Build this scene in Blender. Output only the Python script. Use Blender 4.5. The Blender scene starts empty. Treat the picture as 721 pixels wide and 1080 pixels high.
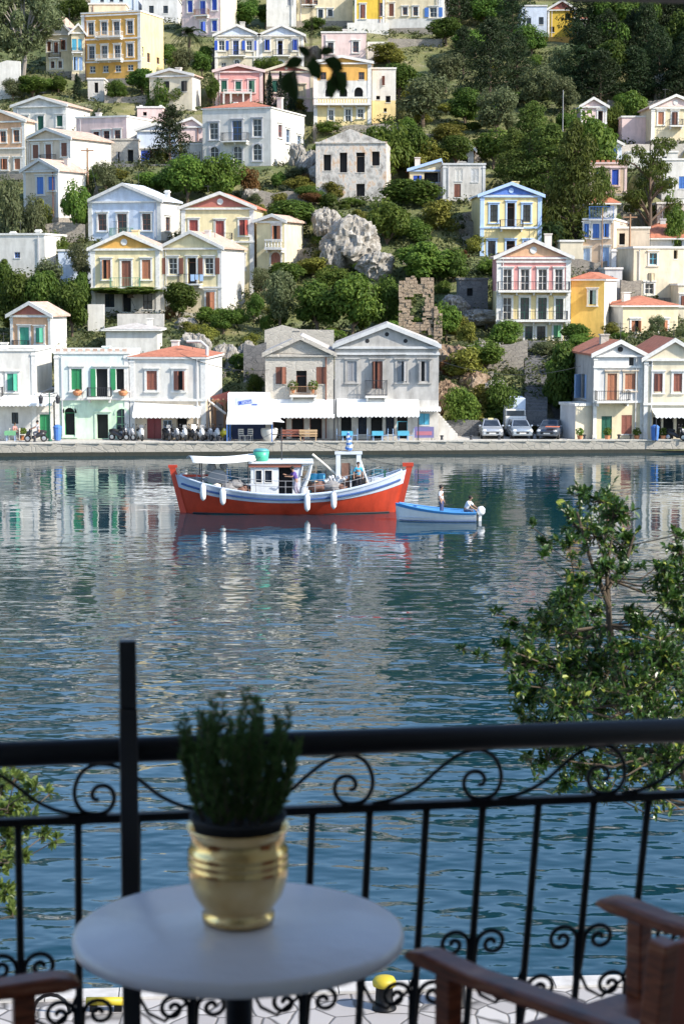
import bpy, math, random
import numpy as np
from mathutils import Vector, Matrix
R = math.radians
SC = bpy.context.scene
COL = SC.collection
# ------------------------------------------------------------------ camera model (photo is 721 x 1080)
F, CX, CY, CAMH = 2140.0, 360.5, 540.0, 13.0
PITCH = math.atan(240.0 / F)
CP, SP = math.cos(PITCH), math.sin(PITCH)

def pt(px, py, Y):
    """world point seen at photo pixel (px, py) at distance Y in front of the camera"""
    x, u = (px - CX) / F, (CY - py) / F
    k = Y / (CP + SP * u)
    return Vector((x * k, Y, CAMH + (CP * u - SP) * k))

def onz(px, py, z):
    x, u = (px - CX) / F, (CY - py) / F
    k = (z - CAMH) / (CP * u - SP)
    return Vector((x * k, (CP + SP * u) * k, z))

def proj(p):
    dy, dz = p[1], p[2] - CAMH
    d = dy * CP - dz * SP
    return CX + F * p[0] / d, CY - F * (dz * CP + dy * SP) / d

_PY = [-70, -40, 0, 40, 80, 130, 170, 210, 270, 330, 365, 400, 462, 480]
_YD = [380, 345, 312, 287, 268, 248, 236, 222, 208, 194, 181, 172, 159, 152]
def depth(py): return float(np.interp(py, _PY, _YD))

# ------------------------------------------------------------------ materials
def S(r, g, b):
    f = lambda c: (c / 255 / 12.92) if c / 255 <= .04045 else ((c / 255 + .055) / 1.055) ** 2.4
    return (f(r), f(g), f(b))

MATS = {}
def _new(name):
    m = bpy.data.materials.new(name); m.use_nodes = True
    nt = m.node_tree
    return m, nt, nt.nodes['Principled BSDF']

def _coords(nt, kind='Object', scale=(1, 1, 1)):
    tc = nt.nodes.new('ShaderNodeTexCoord'); mp = nt.nodes.new('ShaderNodeMapping')
    mp.inputs['Scale'].default_value = scale
    nt.links.new(tc.outputs[kind], mp.inputs['Vector'])
    return mp.outputs['Vector']

def _noise(nt, vec, scale, detail=4, rough=.6):
    n = nt.nodes.new('ShaderNodeTexNoise'); n.inputs['Scale'].default_value = scale
    n.inputs['Detail'].default_value = detail; n.inputs['Roughness'].default_value = rough
    nt.links.new(vec, n.inputs['Vector']); return n.outputs['Fac']

def _ramp(nt, fac, stops):
    r = nt.nodes.new('ShaderNodeValToRGB'); e = r.color_ramp.elements
    while len(e) < len(stops): e.new(.5)
    for k, (p, c) in enumerate(stops):
        e[k].position = p; e[k].color = (*c, 1)
    nt.links.new(fac, r.inputs['Fac']); return r.outputs['Color']

def _mixc(nt, fac, a, b, mode='MIX'):
    n = nt.nodes.new('ShaderNodeMix'); n.data_type = 'RGBA'; n.blend_type = mode
    for sock, v in ((n.inputs[0], fac), (n.inputs[6], a), (n.inputs[7], b)):
        if hasattr(v, 'links') or hasattr(v, 'is_linked'): nt.links.new(v, sock)
        else: sock.default_value = v if isinstance(v, float) else (*v, 1)
    return n.outputs[2]

def _bump(nt, bs, h, strength=.3, dist=.02):
    b = nt.nodes.new('ShaderNodeBump'); b.inputs['Strength'].default_value = strength
    b.inputs['Distance'].default_value = dist
    nt.links.new(h, b.inputs['Height']); nt.links.new(b.outputs['Normal'], bs.inputs['Normal'])

def mth0(nt, a, k):
    n = nt.nodes.new('ShaderNodeMath'); n.operation = 'MULTIPLY'; nt.links.new(a, n.inputs[0]); n.inputs[1].default_value = k
    return n.outputs[0]
def mul(c, k): return tuple(min(1, x * k) for x in c)

def plaster(name, c, dirt=.25, rough=.9):
    """painted render with blotches and rain streaks"""
    if name in MATS: return MATS[name]
    m, nt, bs = _new(name)
    v1 = _coords(nt, 'Object', (.5, .5, .12)); v2 = _coords(nt, 'Object', (1, 1, 1))
    streak = _noise(nt, v1, 3.2, 5, .7); blotch = _noise(nt, v2, .9, 6, .65); fine = _noise(nt, v2, 9, 3)
    a = _ramp(nt, streak, [(.32, mul(c, 1 - dirt)), (.58, c)])
    b = _ramp(nt, blotch, [(.3, mul((c[0] * .95, c[1] * .93, c[2] * .88), 1 - dirt * .6)), (.6, c)])
    mx = _mixc(nt, .5, a, b)
    wear = _ramp(nt, _noise(nt, _coords(nt, 'Object', (1, 1, .7)), 2.4, 8, .75), [(.63, (0, 0, 0)), (.70, (1, 1, 1))])      # bare patches
    nt.links.new(_mixc(nt, mth0(nt, wear, min(.8, dirt * 1.1)), mx, mul((c[0] * .9 + .03, c[1] * .85 + .03, c[2] * .75 + .04), .62)), bs.inputs['Base Color'])
    bs.inputs['Roughness'].default_value = rough
    _bump(nt, bs, fine, .25, .02)
    MATS[name] = m; return m

def paint(name, c, rough=.5, metal=0., var=.12):
    if name in MATS: return MATS[name]
    m, nt, bs = _new(name)
    n = _noise(nt, _coords(nt), 4, 4)
    nt.links.new(_ramp(nt, n, [(.3, mul(c, 1 - var)), (.65, c)]), bs.inputs['Base Color'])
    bs.inputs['Roughness'].default_value = rough; bs.inputs['Metallic'].default_value = metal
    MATS[name] = m; return m

def stone(name, c1, c2, scale=2.2, mortar=None, bump=.6):
    """rubble masonry"""
    if name in MATS: return MATS[name]
    m, nt, bs = _new(name)
    v = _coords(nt, 'Object', (1, 1, 1.5))
    vo = nt.nodes.new('ShaderNodeTexVoronoi'); vo.inputs['Scale'].default_value = scale
    nt.links.new(v, vo.inputs['Vector'])
    ve = nt.nodes.new('ShaderNodeTexVoronoi'); ve.feature = 'DISTANCE_TO_EDGE'; ve.inputs['Scale'].default_value = scale
    nt.links.new(v, ve.inputs['Vector'])
    sep = nt.nodes.new('ShaderNodeSeparateColor'); nt.links.new(vo.outputs['Color'], sep.inputs['Color'])
    cell = _mixc(nt, sep.outputs['Red'], c1, c2)
    big = _noise(nt, _coords(nt), .6, 6, .7)
    cell = _mixc(nt, big, cell, mul(c1, .62), 'MIX')
    edge = _ramp(nt, ve.outputs['Distance'], [(0, (0, 0, 0)), (.06, (1, 1, 1))])
    col = _mixc(nt, edge, mortar or mul(c2, .7), cell)
    nt.links.new(col, bs.inputs['Base Color'])
    bs.inputs['Roughness'].default_value = .95
    _bump(nt, bs, edge, bump, .04)
    MATS[name] = m; return m

def rooftile(name, c):
    if name in MATS: return MATS[name]
    m, nt, bs = _new(name)
    v = _coords(nt)
    w = nt.nodes.new('ShaderNodeTexWave'); w.inputs['Scale'].default_value = 1.3; w.bands_direction = 'Y'
    w.inputs['Distortion'].default_value = .4
    nt.links.new(v, w.inputs['Vector'])
    n = _noise(nt, v, 2.5, 6, .7)
    col = _ramp(nt, n, [(.3, mul(c, .62)), (.5, c), (.72, (min(1, c[0] * 1.25), c[1] * 1.4, c[2] * 1.5))])
    nt.links.new(col, bs.inputs['Base Color']); bs.inputs['Roughness'].default_value = .9
    _bump(nt, bs, w.outputs['Fac'], .6, .05)
    MATS[name] = m; return m

def glass(name='window_glass', c=(.015, .02, .028)):
    if name in MATS: return MATS[name]
    m, nt, bs = _new(name)
    n = _noise(nt, _coords(nt), 1.6, 3)
    nt.links.new(_ramp(nt, n, [(.35, c), (.7, mul(c, 2.4))]), bs.inputs['Base Color'])
    bs.inputs['Roughness'].default_value = .12
    MATS[name] = m; return m

def leafmat(name, dark, light, accent=None, trans=.35, rough=.55, scale=.5):
    if name in MATS: return MATS[name]
    m, nt, bs = _new(name)
    v = _coords(nt, 'Object')
    geo = nt.nodes.new('ShaderNodeNewGeometry')
    oi = nt.nodes.new('ShaderNodeObjectInfo')
    n = _noise(nt, v, 14 * scale, 3, .6)
    c1 = _mixc(nt, geo.outputs['Random Per Island'], dark, light)
    c2 = _mixc(nt, n, c1, mul(dark, .8))
    if accent:
        r = _ramp(nt, geo.outputs['Random Per Island'], [(.90, (0, 0, 0)), (.93, (1, 1, 1))])
        c2 = _mixc(nt, r, c2, accent)
    hs = nt.nodes.new('ShaderNodeHueSaturation')
    mr = nt.nodes.new('ShaderNodeMapRange'); mr.inputs[3].default_value = .485; mr.inputs[4].default_value = .52
    nt.links.new(oi.outputs['Random'], mr.inputs[0]); nt.links.new(mr.outputs[0], hs.inputs['Hue'])
    mv = nt.nodes.new('ShaderNodeMapRange'); mv.inputs[3].default_value = .75; mv.inputs[4].default_value = 1.3
    nt.links.new(oi.outputs['Random'], mv.inputs[0]); nt.links.new(mv.outputs[0], hs.inputs['Value'])
    nt.links.new(c2, hs.inputs['Color'])
    nt.links.new(hs.outputs['Color'], bs.inputs['Base Color'])
    bs.inputs['Roughness'].default_value = rough; bs.inputs['Specular IOR Level'].default_value = .5 if rough < .5 else .18
    tr = nt.nodes.new('ShaderNodeBsdfTranslucent'); nt.links.new(hs.outputs['Color'], tr.inputs['Color'])
    mx = nt.nodes.new('ShaderNodeMixShader'); mx.inputs[0].default_value = trans
    out = nt.nodes['Material Output']
    nt.links.new(bs.outputs[0], mx.inputs[1]); nt.links.new(tr.outputs[0], mx.inputs[2])
    nt.links.new(mx.outputs[0], out.inputs['Surface'])
    MATS[name] = m; return m

# ------------------------------------------------------------------ mesh building
class MB:
    def __init__(s): s.v, s.f, s.m = [], [], []
    def poly(s, pts, m=0):
        k = len(s.v); s.v += [tuple(p) for p in pts]; s.f.append(tuple(range(k, k + len(pts)))); s.m.append(m)
    def box(s, x0, x1, y0, y1, z0, z1, m=0, T=None):
        c = [(x0, y0, z0), (x1, y0, z0), (x1, y1, z0), (x0, y1, z0), (x0, y0, z1), (x1, y0, z1), (x1, y1, z1), (x0, y1, z1)]
        if T is not None: c = [tuple(T @ Vector(p)) for p in c]
        k = len(s.v); s.v += c
        for q in ((0, 3, 2, 1), (4, 5, 6, 7), (0, 1, 5, 4), (1, 2, 6, 5), (2, 3, 7, 6), (3, 0, 4, 7)):
            s.f.append(tuple(k + i for i in q)); s.m.append(m)
        return s
    def prism(s, pts, y0, y1, m=0):
        """polygon in (x, z) extruded along y; pts counter-clockwise seen from -y"""
        n = len(pts); k = len(s.v)
        s.v += [(x, y0, z) for x, z in pts] + [(x, y1, z) for x, z in pts]
        s.f.append(tuple(range(k, k + n))); s.m.append(m)
        s.f.append(tuple(range(k + 2 * n - 1, k + n - 1, -1))); s.m.append(m)
        for i in range(n):
            j = (i + 1) % n
            s.f.append((k + j, k + i, k + n + i, k + n + j)); s.m.append(m)
        return s
    def tube(s, pts, r, n=6, m=0, cap=True):
        pts = [Vector(p) for p in pts]; rs = r if isinstance(r, (list, tuple)) else [r] * len(pts)
        rings = []; up = None
        for i, p in enumerate(pts):
            d = (pts[min(i + 1, len(pts) - 1)] - pts[max(i - 1, 0)])
            d = d.normalized() if d.length > 1e-9 else Vector((0, 0, 1))
            if up is None:
                up = d.orthogonal().normalized()
            else:
                up = up - d * up.dot(d)
                up = up.normalized() if up.length > 1e-6 else d.orthogonal().normalized()
            w = d.cross(up); k = len(s.v)
            s.v += [tuple(p + (up * math.cos(a) + w * math.sin(a)) * rs[i]) for a in [2 * math.pi * q / n for q in range(n)]]
            rings.append(k)
        for a, b in zip(rings, rings[1:]):
            for q in range(n):
                s.f.append((a + q, a + (q + 1) % n, b + (q + 1) % n, b + q)); s.m.append(m)
        if cap:
            s.f.append(tuple(rings[0] + q for q in reversed(range(n)))); s.m.append(m)
            s.f.append(tuple(rings[-1] + q for q in range(n))); s.m.append(m)
        return s
    def lathe(s, prof, n=24, c=(0, 0, 0), m=0, T=None):
        k0 = len(s.v)
        for r, z in prof:
            for q in range(n):
                a = 2 * math.pi * q / n
                p = Vector((c[0] + r * math.cos(a), c[1] + r * math.sin(a), c[2] + z))
                s.v.append(tuple(T @ p if T is not None else p))
        for i in range(len(prof) - 1):
            for q in range(n):
                a, b = k0 + i * n, k0 + (i + 1) * n
                s.f.append((a + q, a + (q + 1) % n, b + (q + 1) % n, b + q)); s.m.append(m)
        s.f.append(tuple(k0 + q for q in reversed(range(n)))); s.m.append(m)
        k = k0 + (len(prof) - 1) * n
        s.f.append(tuple(k + q for q in range(n))); s.m.append(m)
        return s
    def ball(s, c, r, n=10, m=0, sz=(1, 1, 1)):
        k0 = len(s.v); h = n // 2
        for i in range(h + 1):
            t = math.pi * i / h
            for q in range(n):
                a = 2 * math.pi * q / n
                s.v.append((c[0] + r * sz[0] * math.sin(t) * math.cos(a), c[1] + r * sz[1] * math.sin(t) * math.sin(a), c[2] - r * sz[2] * math.cos(t)))
        for i in range(h):
            for q in range(n):
                a, b = k0 + i * n, k0 + (i + 1) * n
                s.f.append((a + q, a + (q + 1) % n, b + (q + 1) % n, b + q)); s.m.append(m)
        return s
    def build(s, name, mats, parent=None, smooth=False, loc=None, bevel=0):
        me = bpy.data.meshes.new(name); me.from_pydata(s.v, [], s.f)
        mats = mats if isinstance(mats, (list, tuple)) else [mats]
        for m in mats: me.materials.append(m)
        me.polygons.foreach_set('material_index', s.m)
        if smooth: me.polygons.foreach_set('use_smooth', [True] * len(s.f))
        me.update()
        o = bpy.data.objects.new(name, me); COL.objects.link(o)
        if parent is not None: o.parent = parent
        if loc is not None: o.location = loc
        if bevel:
            b = o.modifiers.new('Bevel', 'BEVEL'); b.width = bevel; b.segments = 2; b.limit_method = 'ANGLE'
        return o

def tag(o, label=None, cat=None, group=None, kind=None):
    if label: o['label'] = label
    if cat: o['category'] = cat
    if group: o['group'] = group
    if kind: o['kind'] = kind
    return o

def empty(name, loc, label=None, cat=None, group=None, rz=0.):
    o = bpy.data.objects.new(name, None); COL.objects.link(o)
    o.location = loc; o.rotation_euler = (0, 0, rz); o.empty_display_size = .2
    return tag(o, label, cat, group)

def copy_thing(root, loc, rz=0., label=None, group=None, scale=None):
    r = root.copy(); COL.objects.link(r); r.location = loc; r.rotation_euler = (0, 0, rz)
    if scale: r.scale = scale
    if label: r['label'] = label
    if group: r['group'] = group
    for ch in list(root.children):
        c = ch.copy(); COL.objects.link(c); c.parent = r
        for g in list(ch.children):
            d = g.copy(); COL.objects.link(d); d.parent = c
    return r

def skin_body(name, chains, mat, parent=None, sub=2):
    """chains: list of lists of (x, y, z, r); equal coordinates are one joint. One continuous surface."""
    idx, vs, rs, es = {}, [], [], set()
    for ch in chains:
        prev = None
        for x, y, z, r in ch:
            k = (round(x, 4), round(y, 4), round(z, 4))
            if k not in idx: idx[k] = len(vs); vs.append((x, y, z)); rs.append(r)
            if prev is not None and prev != idx[k]: es.add((prev, idx[k]))
            prev = idx[k]
    me = bpy.data.meshes.new(name); me.from_pydata(vs, list(es), [])
    o = bpy.data.objects.new(name, me); COL.objects.link(o)
    md = o.modifiers.new('Skin', 'SKIN'); md.use_smooth_shade = True
    if not me.skin_vertices: me.attributes  # layer is made by the modifier
    for i, sv in enumerate(me.skin_vertices[0].data):
        sv.radius = (rs[i], rs[i]); sv.use_root = (i == 0)
    s2 = o.modifiers.new('Sub', 'SUBSURF'); s2.levels = sub; s2.render_levels = sub
    bpy.context.view_layer.update()
    ev = o.evaluated_get(bpy.context.evaluated_depsgraph_get())
    nm = bpy.data.meshes.new_from_object(ev)
    o.modifiers.clear(); o.data = nm; nm.name = name
    nm.materials.clear(); nm.materials.append(mat)
    for p in nm.polygons: p.use_smooth = True
    if parent is not None: o.parent = parent
    return o
# ------------------------------------------------------------------ palette
P_ = dict(
    white=(.69, .665, .61), chalk=(.66, .65, .63), blueish=(.62, .69, .80), mint=(.60, .76, .58), paleMint=(.70, .76, .72),
    cream=(.73, .62, .41), palecream=(.70, .62, .46), yellow=(.78, .63, .32), lemon=(.78, .67, .40), ochre=(.72, .40, .10), mustard=(.70, .47, .06),
    peach=(.74, .44, .26), pink=(.70, .33, .30), beige=(.66, .55, .42), tan=(.62, .46, .32), maroon=(.33, .09, .09), palepink=(.76, .58, .54),
    greywhite=(.60, .60, .59), skyblue=(.42, .55, .78), royal=(.10, .20, .55), rust=(.55, .24, .10), brick=(.46, .16, .12), gold=(.74, .50, .14))
for k, c in P_.items(): plaster(k, c, .42 if k in ('white', 'chalk', 'palecream') else .40)
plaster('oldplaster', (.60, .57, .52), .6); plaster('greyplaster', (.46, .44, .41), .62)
m, nt, bs = _new('ruinplaster'); n1 = _noise(nt, _coords(nt, 'Object', (1, 1, .6)), 1.1, 7, .75)
nt.links.new(_ramp(nt, n1, [(.34, (.22, .20, .18)), (.44, (.40, .37, .33)), (.52, (.60, .57, .52)), (.60, (.58, .40, .26)), (.70, (.24, .21, .19))]), bs.inputs['Base Color']); bs.inputs['Roughness'].default_value = 1; _bump(nt, bs, n1, .6, .08); MATS['ruinplaster'] = m
stone('rubble', (.42, .37, .30), (.26, .23, .20), 2.6); stone('stonelight', (.60, .55, .47), (.44, .40, .34), 2.4, (.50, .46, .40))
stone('ruinstone', (.48, .36, .25), (.32, .24, .17), 2.2); stone('darkstone', (.24, .23, .22), (.14, .14, .14), 2.4)
stone('quaystone', (.46, .42, .36), (.28, .26, .22), .9)
rooftile('tile', (.42, .15, .085)); rooftile('tilepale', (.52, .36, .28)); rooftile('tilegrey', (.46, .42, .38)); rooftile('tileblue', (.58, .62, .68))
paint('trim', (.74, .72, .67), .7, 0, .25); paint('trimcream', (.76, .70, .58), .7); paint('trimgrey', (.50, .50, .52), .7); paint('trimblue', (.40, .54, .78), .7)
paint('brown', (.20, .075, .045)); paint('redbrown', (.28, .10, .065)); paint('orangebrown', (.40, .16, .08)); paint('red', (.33, .07, .055))
paint('green', (.03, .24, .09)); paint('teal', (.07, .36, .24)); paint('darkgreen', (.015, .10, .06)); paint('palegreen', (.16, .40, .20))
paint('blue', (.03, .09, .46)); paint('midblue', (.07, .19, .52)); paint('cyan', (.10, .42, .58)); paint('paleblue', (.33, .47, .68))
paint('iron', (.035, .035, .04), .45); paint('greenrail', (.10, .26, .17), .5); paint('dark', (.018, .018, .02), .8); paint('greypaint', (.30, .30, .31))
paint('wood', (.30, .17, .09), .6); paint('woodpale', (.52, .36, .20), .6); paint('canvas', (.82, .82, .80), .9, 0, .05); paint('maroonp', (.20, .025, .03), .4)
paint('greenwhite', (.40, .50, .44)); glass()
M = MATS
FOOT2 = []
FOOT = []       # (world corner list, z) for terraces
REG = []        # (short name, px, py) for the labels of the plants

def wallplane(mb, W, z0, z1, ops, T, zones, base=0):
    us = sorted({0., W} | {min(max(o[i], 0), W) for o in ops for i in (0, 1)})
    zs = sorted({z0, z1} | {o[i] for o in ops for i in (2, 3) if z0 < o[i] < z1} | {z for z, _ in zones if z0 < z < z1})
    for a, b in zip(us, us[1:]):
        for c, d in zip(zs, zs[1:]):
            um, zm = (a + b) / 2, (c + d) / 2
            if b - a < 1e-4 or d - c < 1e-4 or any(o[0] < um < o[1] and o[2] < zm < o[3] for o in ops): continue
            mi = base
            for z, k in zones:
                if zm < z: mi = k; break
            mb.poly([T @ Vector(p) for p in ((a, 0, c), (b, 0, c), (b, 0, d), (a, 0, d))], mi)
    for a, b, c, d, dep in ops:                     # jambs
        mi = base
        for z, k in zones:
            if (c + d) / 2 < z: mi = k; break
        for q in (((a, 0, c), (a, 0, d), (a, dep, d), (a, dep, c)), ((b, 0, d), (b, 0, c), (b, dep, c), (b, dep, d)),
                  ((a, 0, d), (b, 0, d), (b, dep, d), (a, dep, d)), ((b, 0, c), (a, 0, c), (a, dep, c), (b, dep, c))):
            mb.poly([T @ Vector(p) for p in q], mi)

_sr = random.Random(4)
def shutter_mesh(u0, u1, z0, z1, n, T, slats=True):
    mb = MB(); g = .03; um = (u0 + u1) / 2
    T0 = T
    for q_, (a, b) in enumerate(((u0 + .01, um - g / 2), (um + g / 2, u1 - .01))):
        T = T0
        if _sr.random() < .22:
            hx = a if q_ == 0 else b; an = _sr.uniform(.3, 1.9) * (-1 if q_ == 0 else 1)
            T = T0 @ Matrix.Translation((hx, -.07 - n, 0)) @ Matrix.Rotation(an, 4, 'Z') @ Matrix.Translation((-hx, 0, 0))
        mb.box(a, b, n, n + .05, z0 + .02, z1 - .01, 0, T)
        w = min(.07, (b - a) * .22)
        for c, d in ((a, a + w), (b - w, b)): mb.box(c, d, n - .025, n + .003, z0 + .02, z1 - .01, 0, T)
        for z in (z0 + .02, (z0 + z1) / 2 - w / 2, z1 - .01 - w): mb.box(a + w, b - w, n - .025, n + .003, z, z + w, 0, T)
        if slats:
            h = z1 - z0; k = max(4, int(h / .16))
            for i in range(k):
                z = z0 + .1 + (h - .2) * (i + .5) / k
                mb.box(a + w, b - w, n - .012, n + .002, z - .02, z + .02, 0, T)
    return mb

def window(root, u0, u1, z0, z1, style, mat, T, trim, fw=.17):
    door = 'd' in style or 'D' in style
    arch = 'a' in style
    mb = MB()
    if 'n' not in style:
        y0, y1 = -.06, .03
        mb.box(u0 - fw, u0 - .001, y0, y1, z0 - (0 if door else fw * .6), z1, 0, T)
        mb.box(u1 + .001, u1 + fw, y0, y1, z0 - (0 if door else fw * .6), z1, 0, T)
        if not arch:
            mb.box(u0 - fw, u1 + fw, y0, y1, z1 + .001, z1 + fw, 0, T)
            mb.box(u0 - fw * 1.5, u1 + fw * 1.5, y0 - .1, y1, z1 + fw + .001, z1 + fw + .1, 0, T)
        if not door: mb.box(u0 - fw * 1.3, u1 + fw * 1.3, y0 - .07, y1, z0 - fw * .6 - .1, z0 - fw * .6 - .001, 0, T)
    else:
        mb.box(u0 - .05, u1 + .05, -.05, .03, z0 - .09, z0 - .001, 0, T)
    if arch:                                        # arched head: spandrels and a trim ring
        um, r = (u0 + u1) / 2, (u1 - u0) / 2
        zc = z1 - r; N = 8
        arc = [(um + r * math.cos(math.pi * i / N), zc + r * math.sin(math.pi * i / N)) for i in range(N + 1)]
        for i in range(N):
            (a, b), (c, d) = arc[i], arc[i + 1]
            mb.poly([T @ Vector(p) for p in ((a, -.004, b), (a, -.004, z1 + .002), (c, -.004, z1 + .002), (c, -.004, d))], 0)
            k = (r + fw) / r
            q = [(a, b), (um + (a - um) * k, zc + (b - zc) * k), (um + (c - um) * k, zc + (d - zc) * k), (c, d)]
            for n0 in (-.06,): mb.poly([T @ Vector((x, n0, z)) for x, z in q], 0)
            mb.poly([T @ Vector(p) for p in ((q[1][0], -.06, q[1][1]), (q[1][0], .0, q[1][1]), (q[2][0], .0, q[2][1]), (q[2][0], -.06, q[2][1]))], 0)
    w = mb.build('door' if door else 'window', M[trim], root)
    dep = .16
    s0 = style.replace('n', '').replace('a', '').replace('d', '')[:1]
    if s0 == 's':
        shutter_mesh(u0, u1, z0, z1, .05, T).build('shutter', M[mat], w)
        b = MB().box(u0 - .01, u1 + .01, dep, dep + .03, z0 - .01, z1 + .01, 0, T).build('pane', M['dark'], w)
    elif s0 in 'gO':
        MB().box(u0 - .01, u1 + .01, dep, dep + .03, z0 - .01, z1 + .01, 0, T).build('pane', M['window_glass'], w)
        sb = MB(); um = (u0 + u1) / 2; t = .05
        for a, b in ((u0, u0 + t), (u1 - t, u1), (um - t / 2, um + t / 2)): sb.box(a, b, dep - .05, dep - .003, z0, z1, 0, T)
        k = 3 if z1 - z0 > 1.5 else 2
        for i in range(k + 1):
            z = z0 + (z1 - z0 - t) * i / k
            for a, b in ((u0 + t, um - t / 2), (um + t / 2, u1 - t)): sb.box(a, b, dep - .045, dep - .006, z, z + t, 0, T)
        sb.build('sash', M[trim if s0 == 'O' or mat is None else mat], w)
        if s0 == 'O':
            sh = MB(); lw = (u1 - u0) / 2
            for a, b in ((u0 - fw - lw - .02, u0 - fw - .02), (u1 + fw + .02, u1 + fw + .02 + lw)):
                sh.box(a, b, -.09, -.05, z0, z1, 0, T)
                for i in range(8): sh.box(a + .06, b - .06, -.10, -.089, z0 + (z1 - z0) * (i + .2) / 8, z0 + (z1 - z0) * (i + .75) / 8, 0, T)
            sh.build('shutter', M[mat], w)
    elif s0 == 'l':                                 # one shutter leaf ajar, dark sheet standing in for the unlit inside
        MB().box(u0 - .01, u1 + .01, .45, .48, z0 - .01, z1 + .01, 0, T).build('pane', M['dark'], w)
        MB().box(u0 - .42, u0 - .04, -.11, -.065, z0, z1, 0, T).build('shutter', M[mat], w)
    elif s0 == 'p':                                 # panelled leaf
        sh = shutter_mesh(u0, u1, z0, z1, .06, T, False); sh.build('leaf', M[mat], w)
        MB().box(u0 - .01, u1 + .01, dep, dep + .03, z0 - .01, z1 + .01, 0, T).build('pane', M['dark'], w)
    else:                                           # dark opening: a dark sheet stands in for the unlit room
        MB().box(u0 - .02, u1 + .02, .6, .63, z0 - .02, z1 + .02, 0, T).build('pane', M['dark'], w)
        if mat: 
            MB().box(u0, u1, .25, .3, z1 - .45, z1 - .4, 0, T).box(u0, u0 + .06, .25, .3, z0, z1 - .45, 0, T).box(u1 - .06, u1, .25, .3, z0, z1 - .45, 0, T).build('sash', M[mat], w)
    return w

def balcony(root, u0, u1, zf, zr, T, kind='iron', dep=.9, slab='trim'):
    mb = MB().box(u0, u1, -dep, .02, zf - .16, zf, 0, T)
    n = max(2, int((u1 - u0) / 1.4) + 1)
    for i in range(n):
        u = u0 + .15 + (u1 - u0 - .3) * i / (n - 1)
        mb.box(u - .07, u + .07, -dep * .7, .01, zf - .42, zf - .161, 0, T)
    b = mb.build('balcony', M[slab], root)
    rb = MB()
    if kind in ('iron', 'greenrail', 'paleblue', 'wood', 'trim', 'midblue'):
        t = .022
        for a in (zf + .08, zr): rb.box(u0, u1, -dep + .02, -dep + .02 + 2 * t, a - t, a + t, 0, T)
        for uu in (u0, u1 - 2 * t):
            for a in (zf + .08, zr): rb.box(uu, uu + 2 * t, -dep + .07, 0, a - t, a + t, 0, T)
            for i in range(5): rb.box(uu + .01, uu + .01 + t, -dep + .1 + i * dep * .2, -dep + .1 + i * dep * .2 + t, zf + .1, zr - t, 0, T)
        k = max(3, int((u1 - u0) / .15))
        for i in range(k + 1):
            u = u0 + .01 + (u1 - u0 - .04) * i / k
            rb.box(u, u + t, -dep + .03, -dep + .03 + t, zf, zr - t, 0, T)
        rb.build('railing', M[kind], b)
    else:                                           # stone balusters
        rb.box(u0, u1, -dep, -dep + .2, zr - .14, zr, 0, T).box(u0, u1, -dep + .01, -dep + .19, zf + .001, zf + .1, 0, T)
        k = max(3, int((u1 - u0) / .32))
        for i in range(k + 1):
            u = u0 + .1 + (u1 - u0 - .2) * i / k
            rb.lathe([(.05, 0), (.085, .12), (.05, .3), (.07, .4)], 6, (0, 0, 0), 0, T @ Matrix.Translation((u, -dep + .1, zf + .1)) @ Matrix.Diagonal((1, 1, (zr - zf - .24) / .4, 1)))
        rb.build('balustrade', M['trim'], b)
    return b

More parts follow.
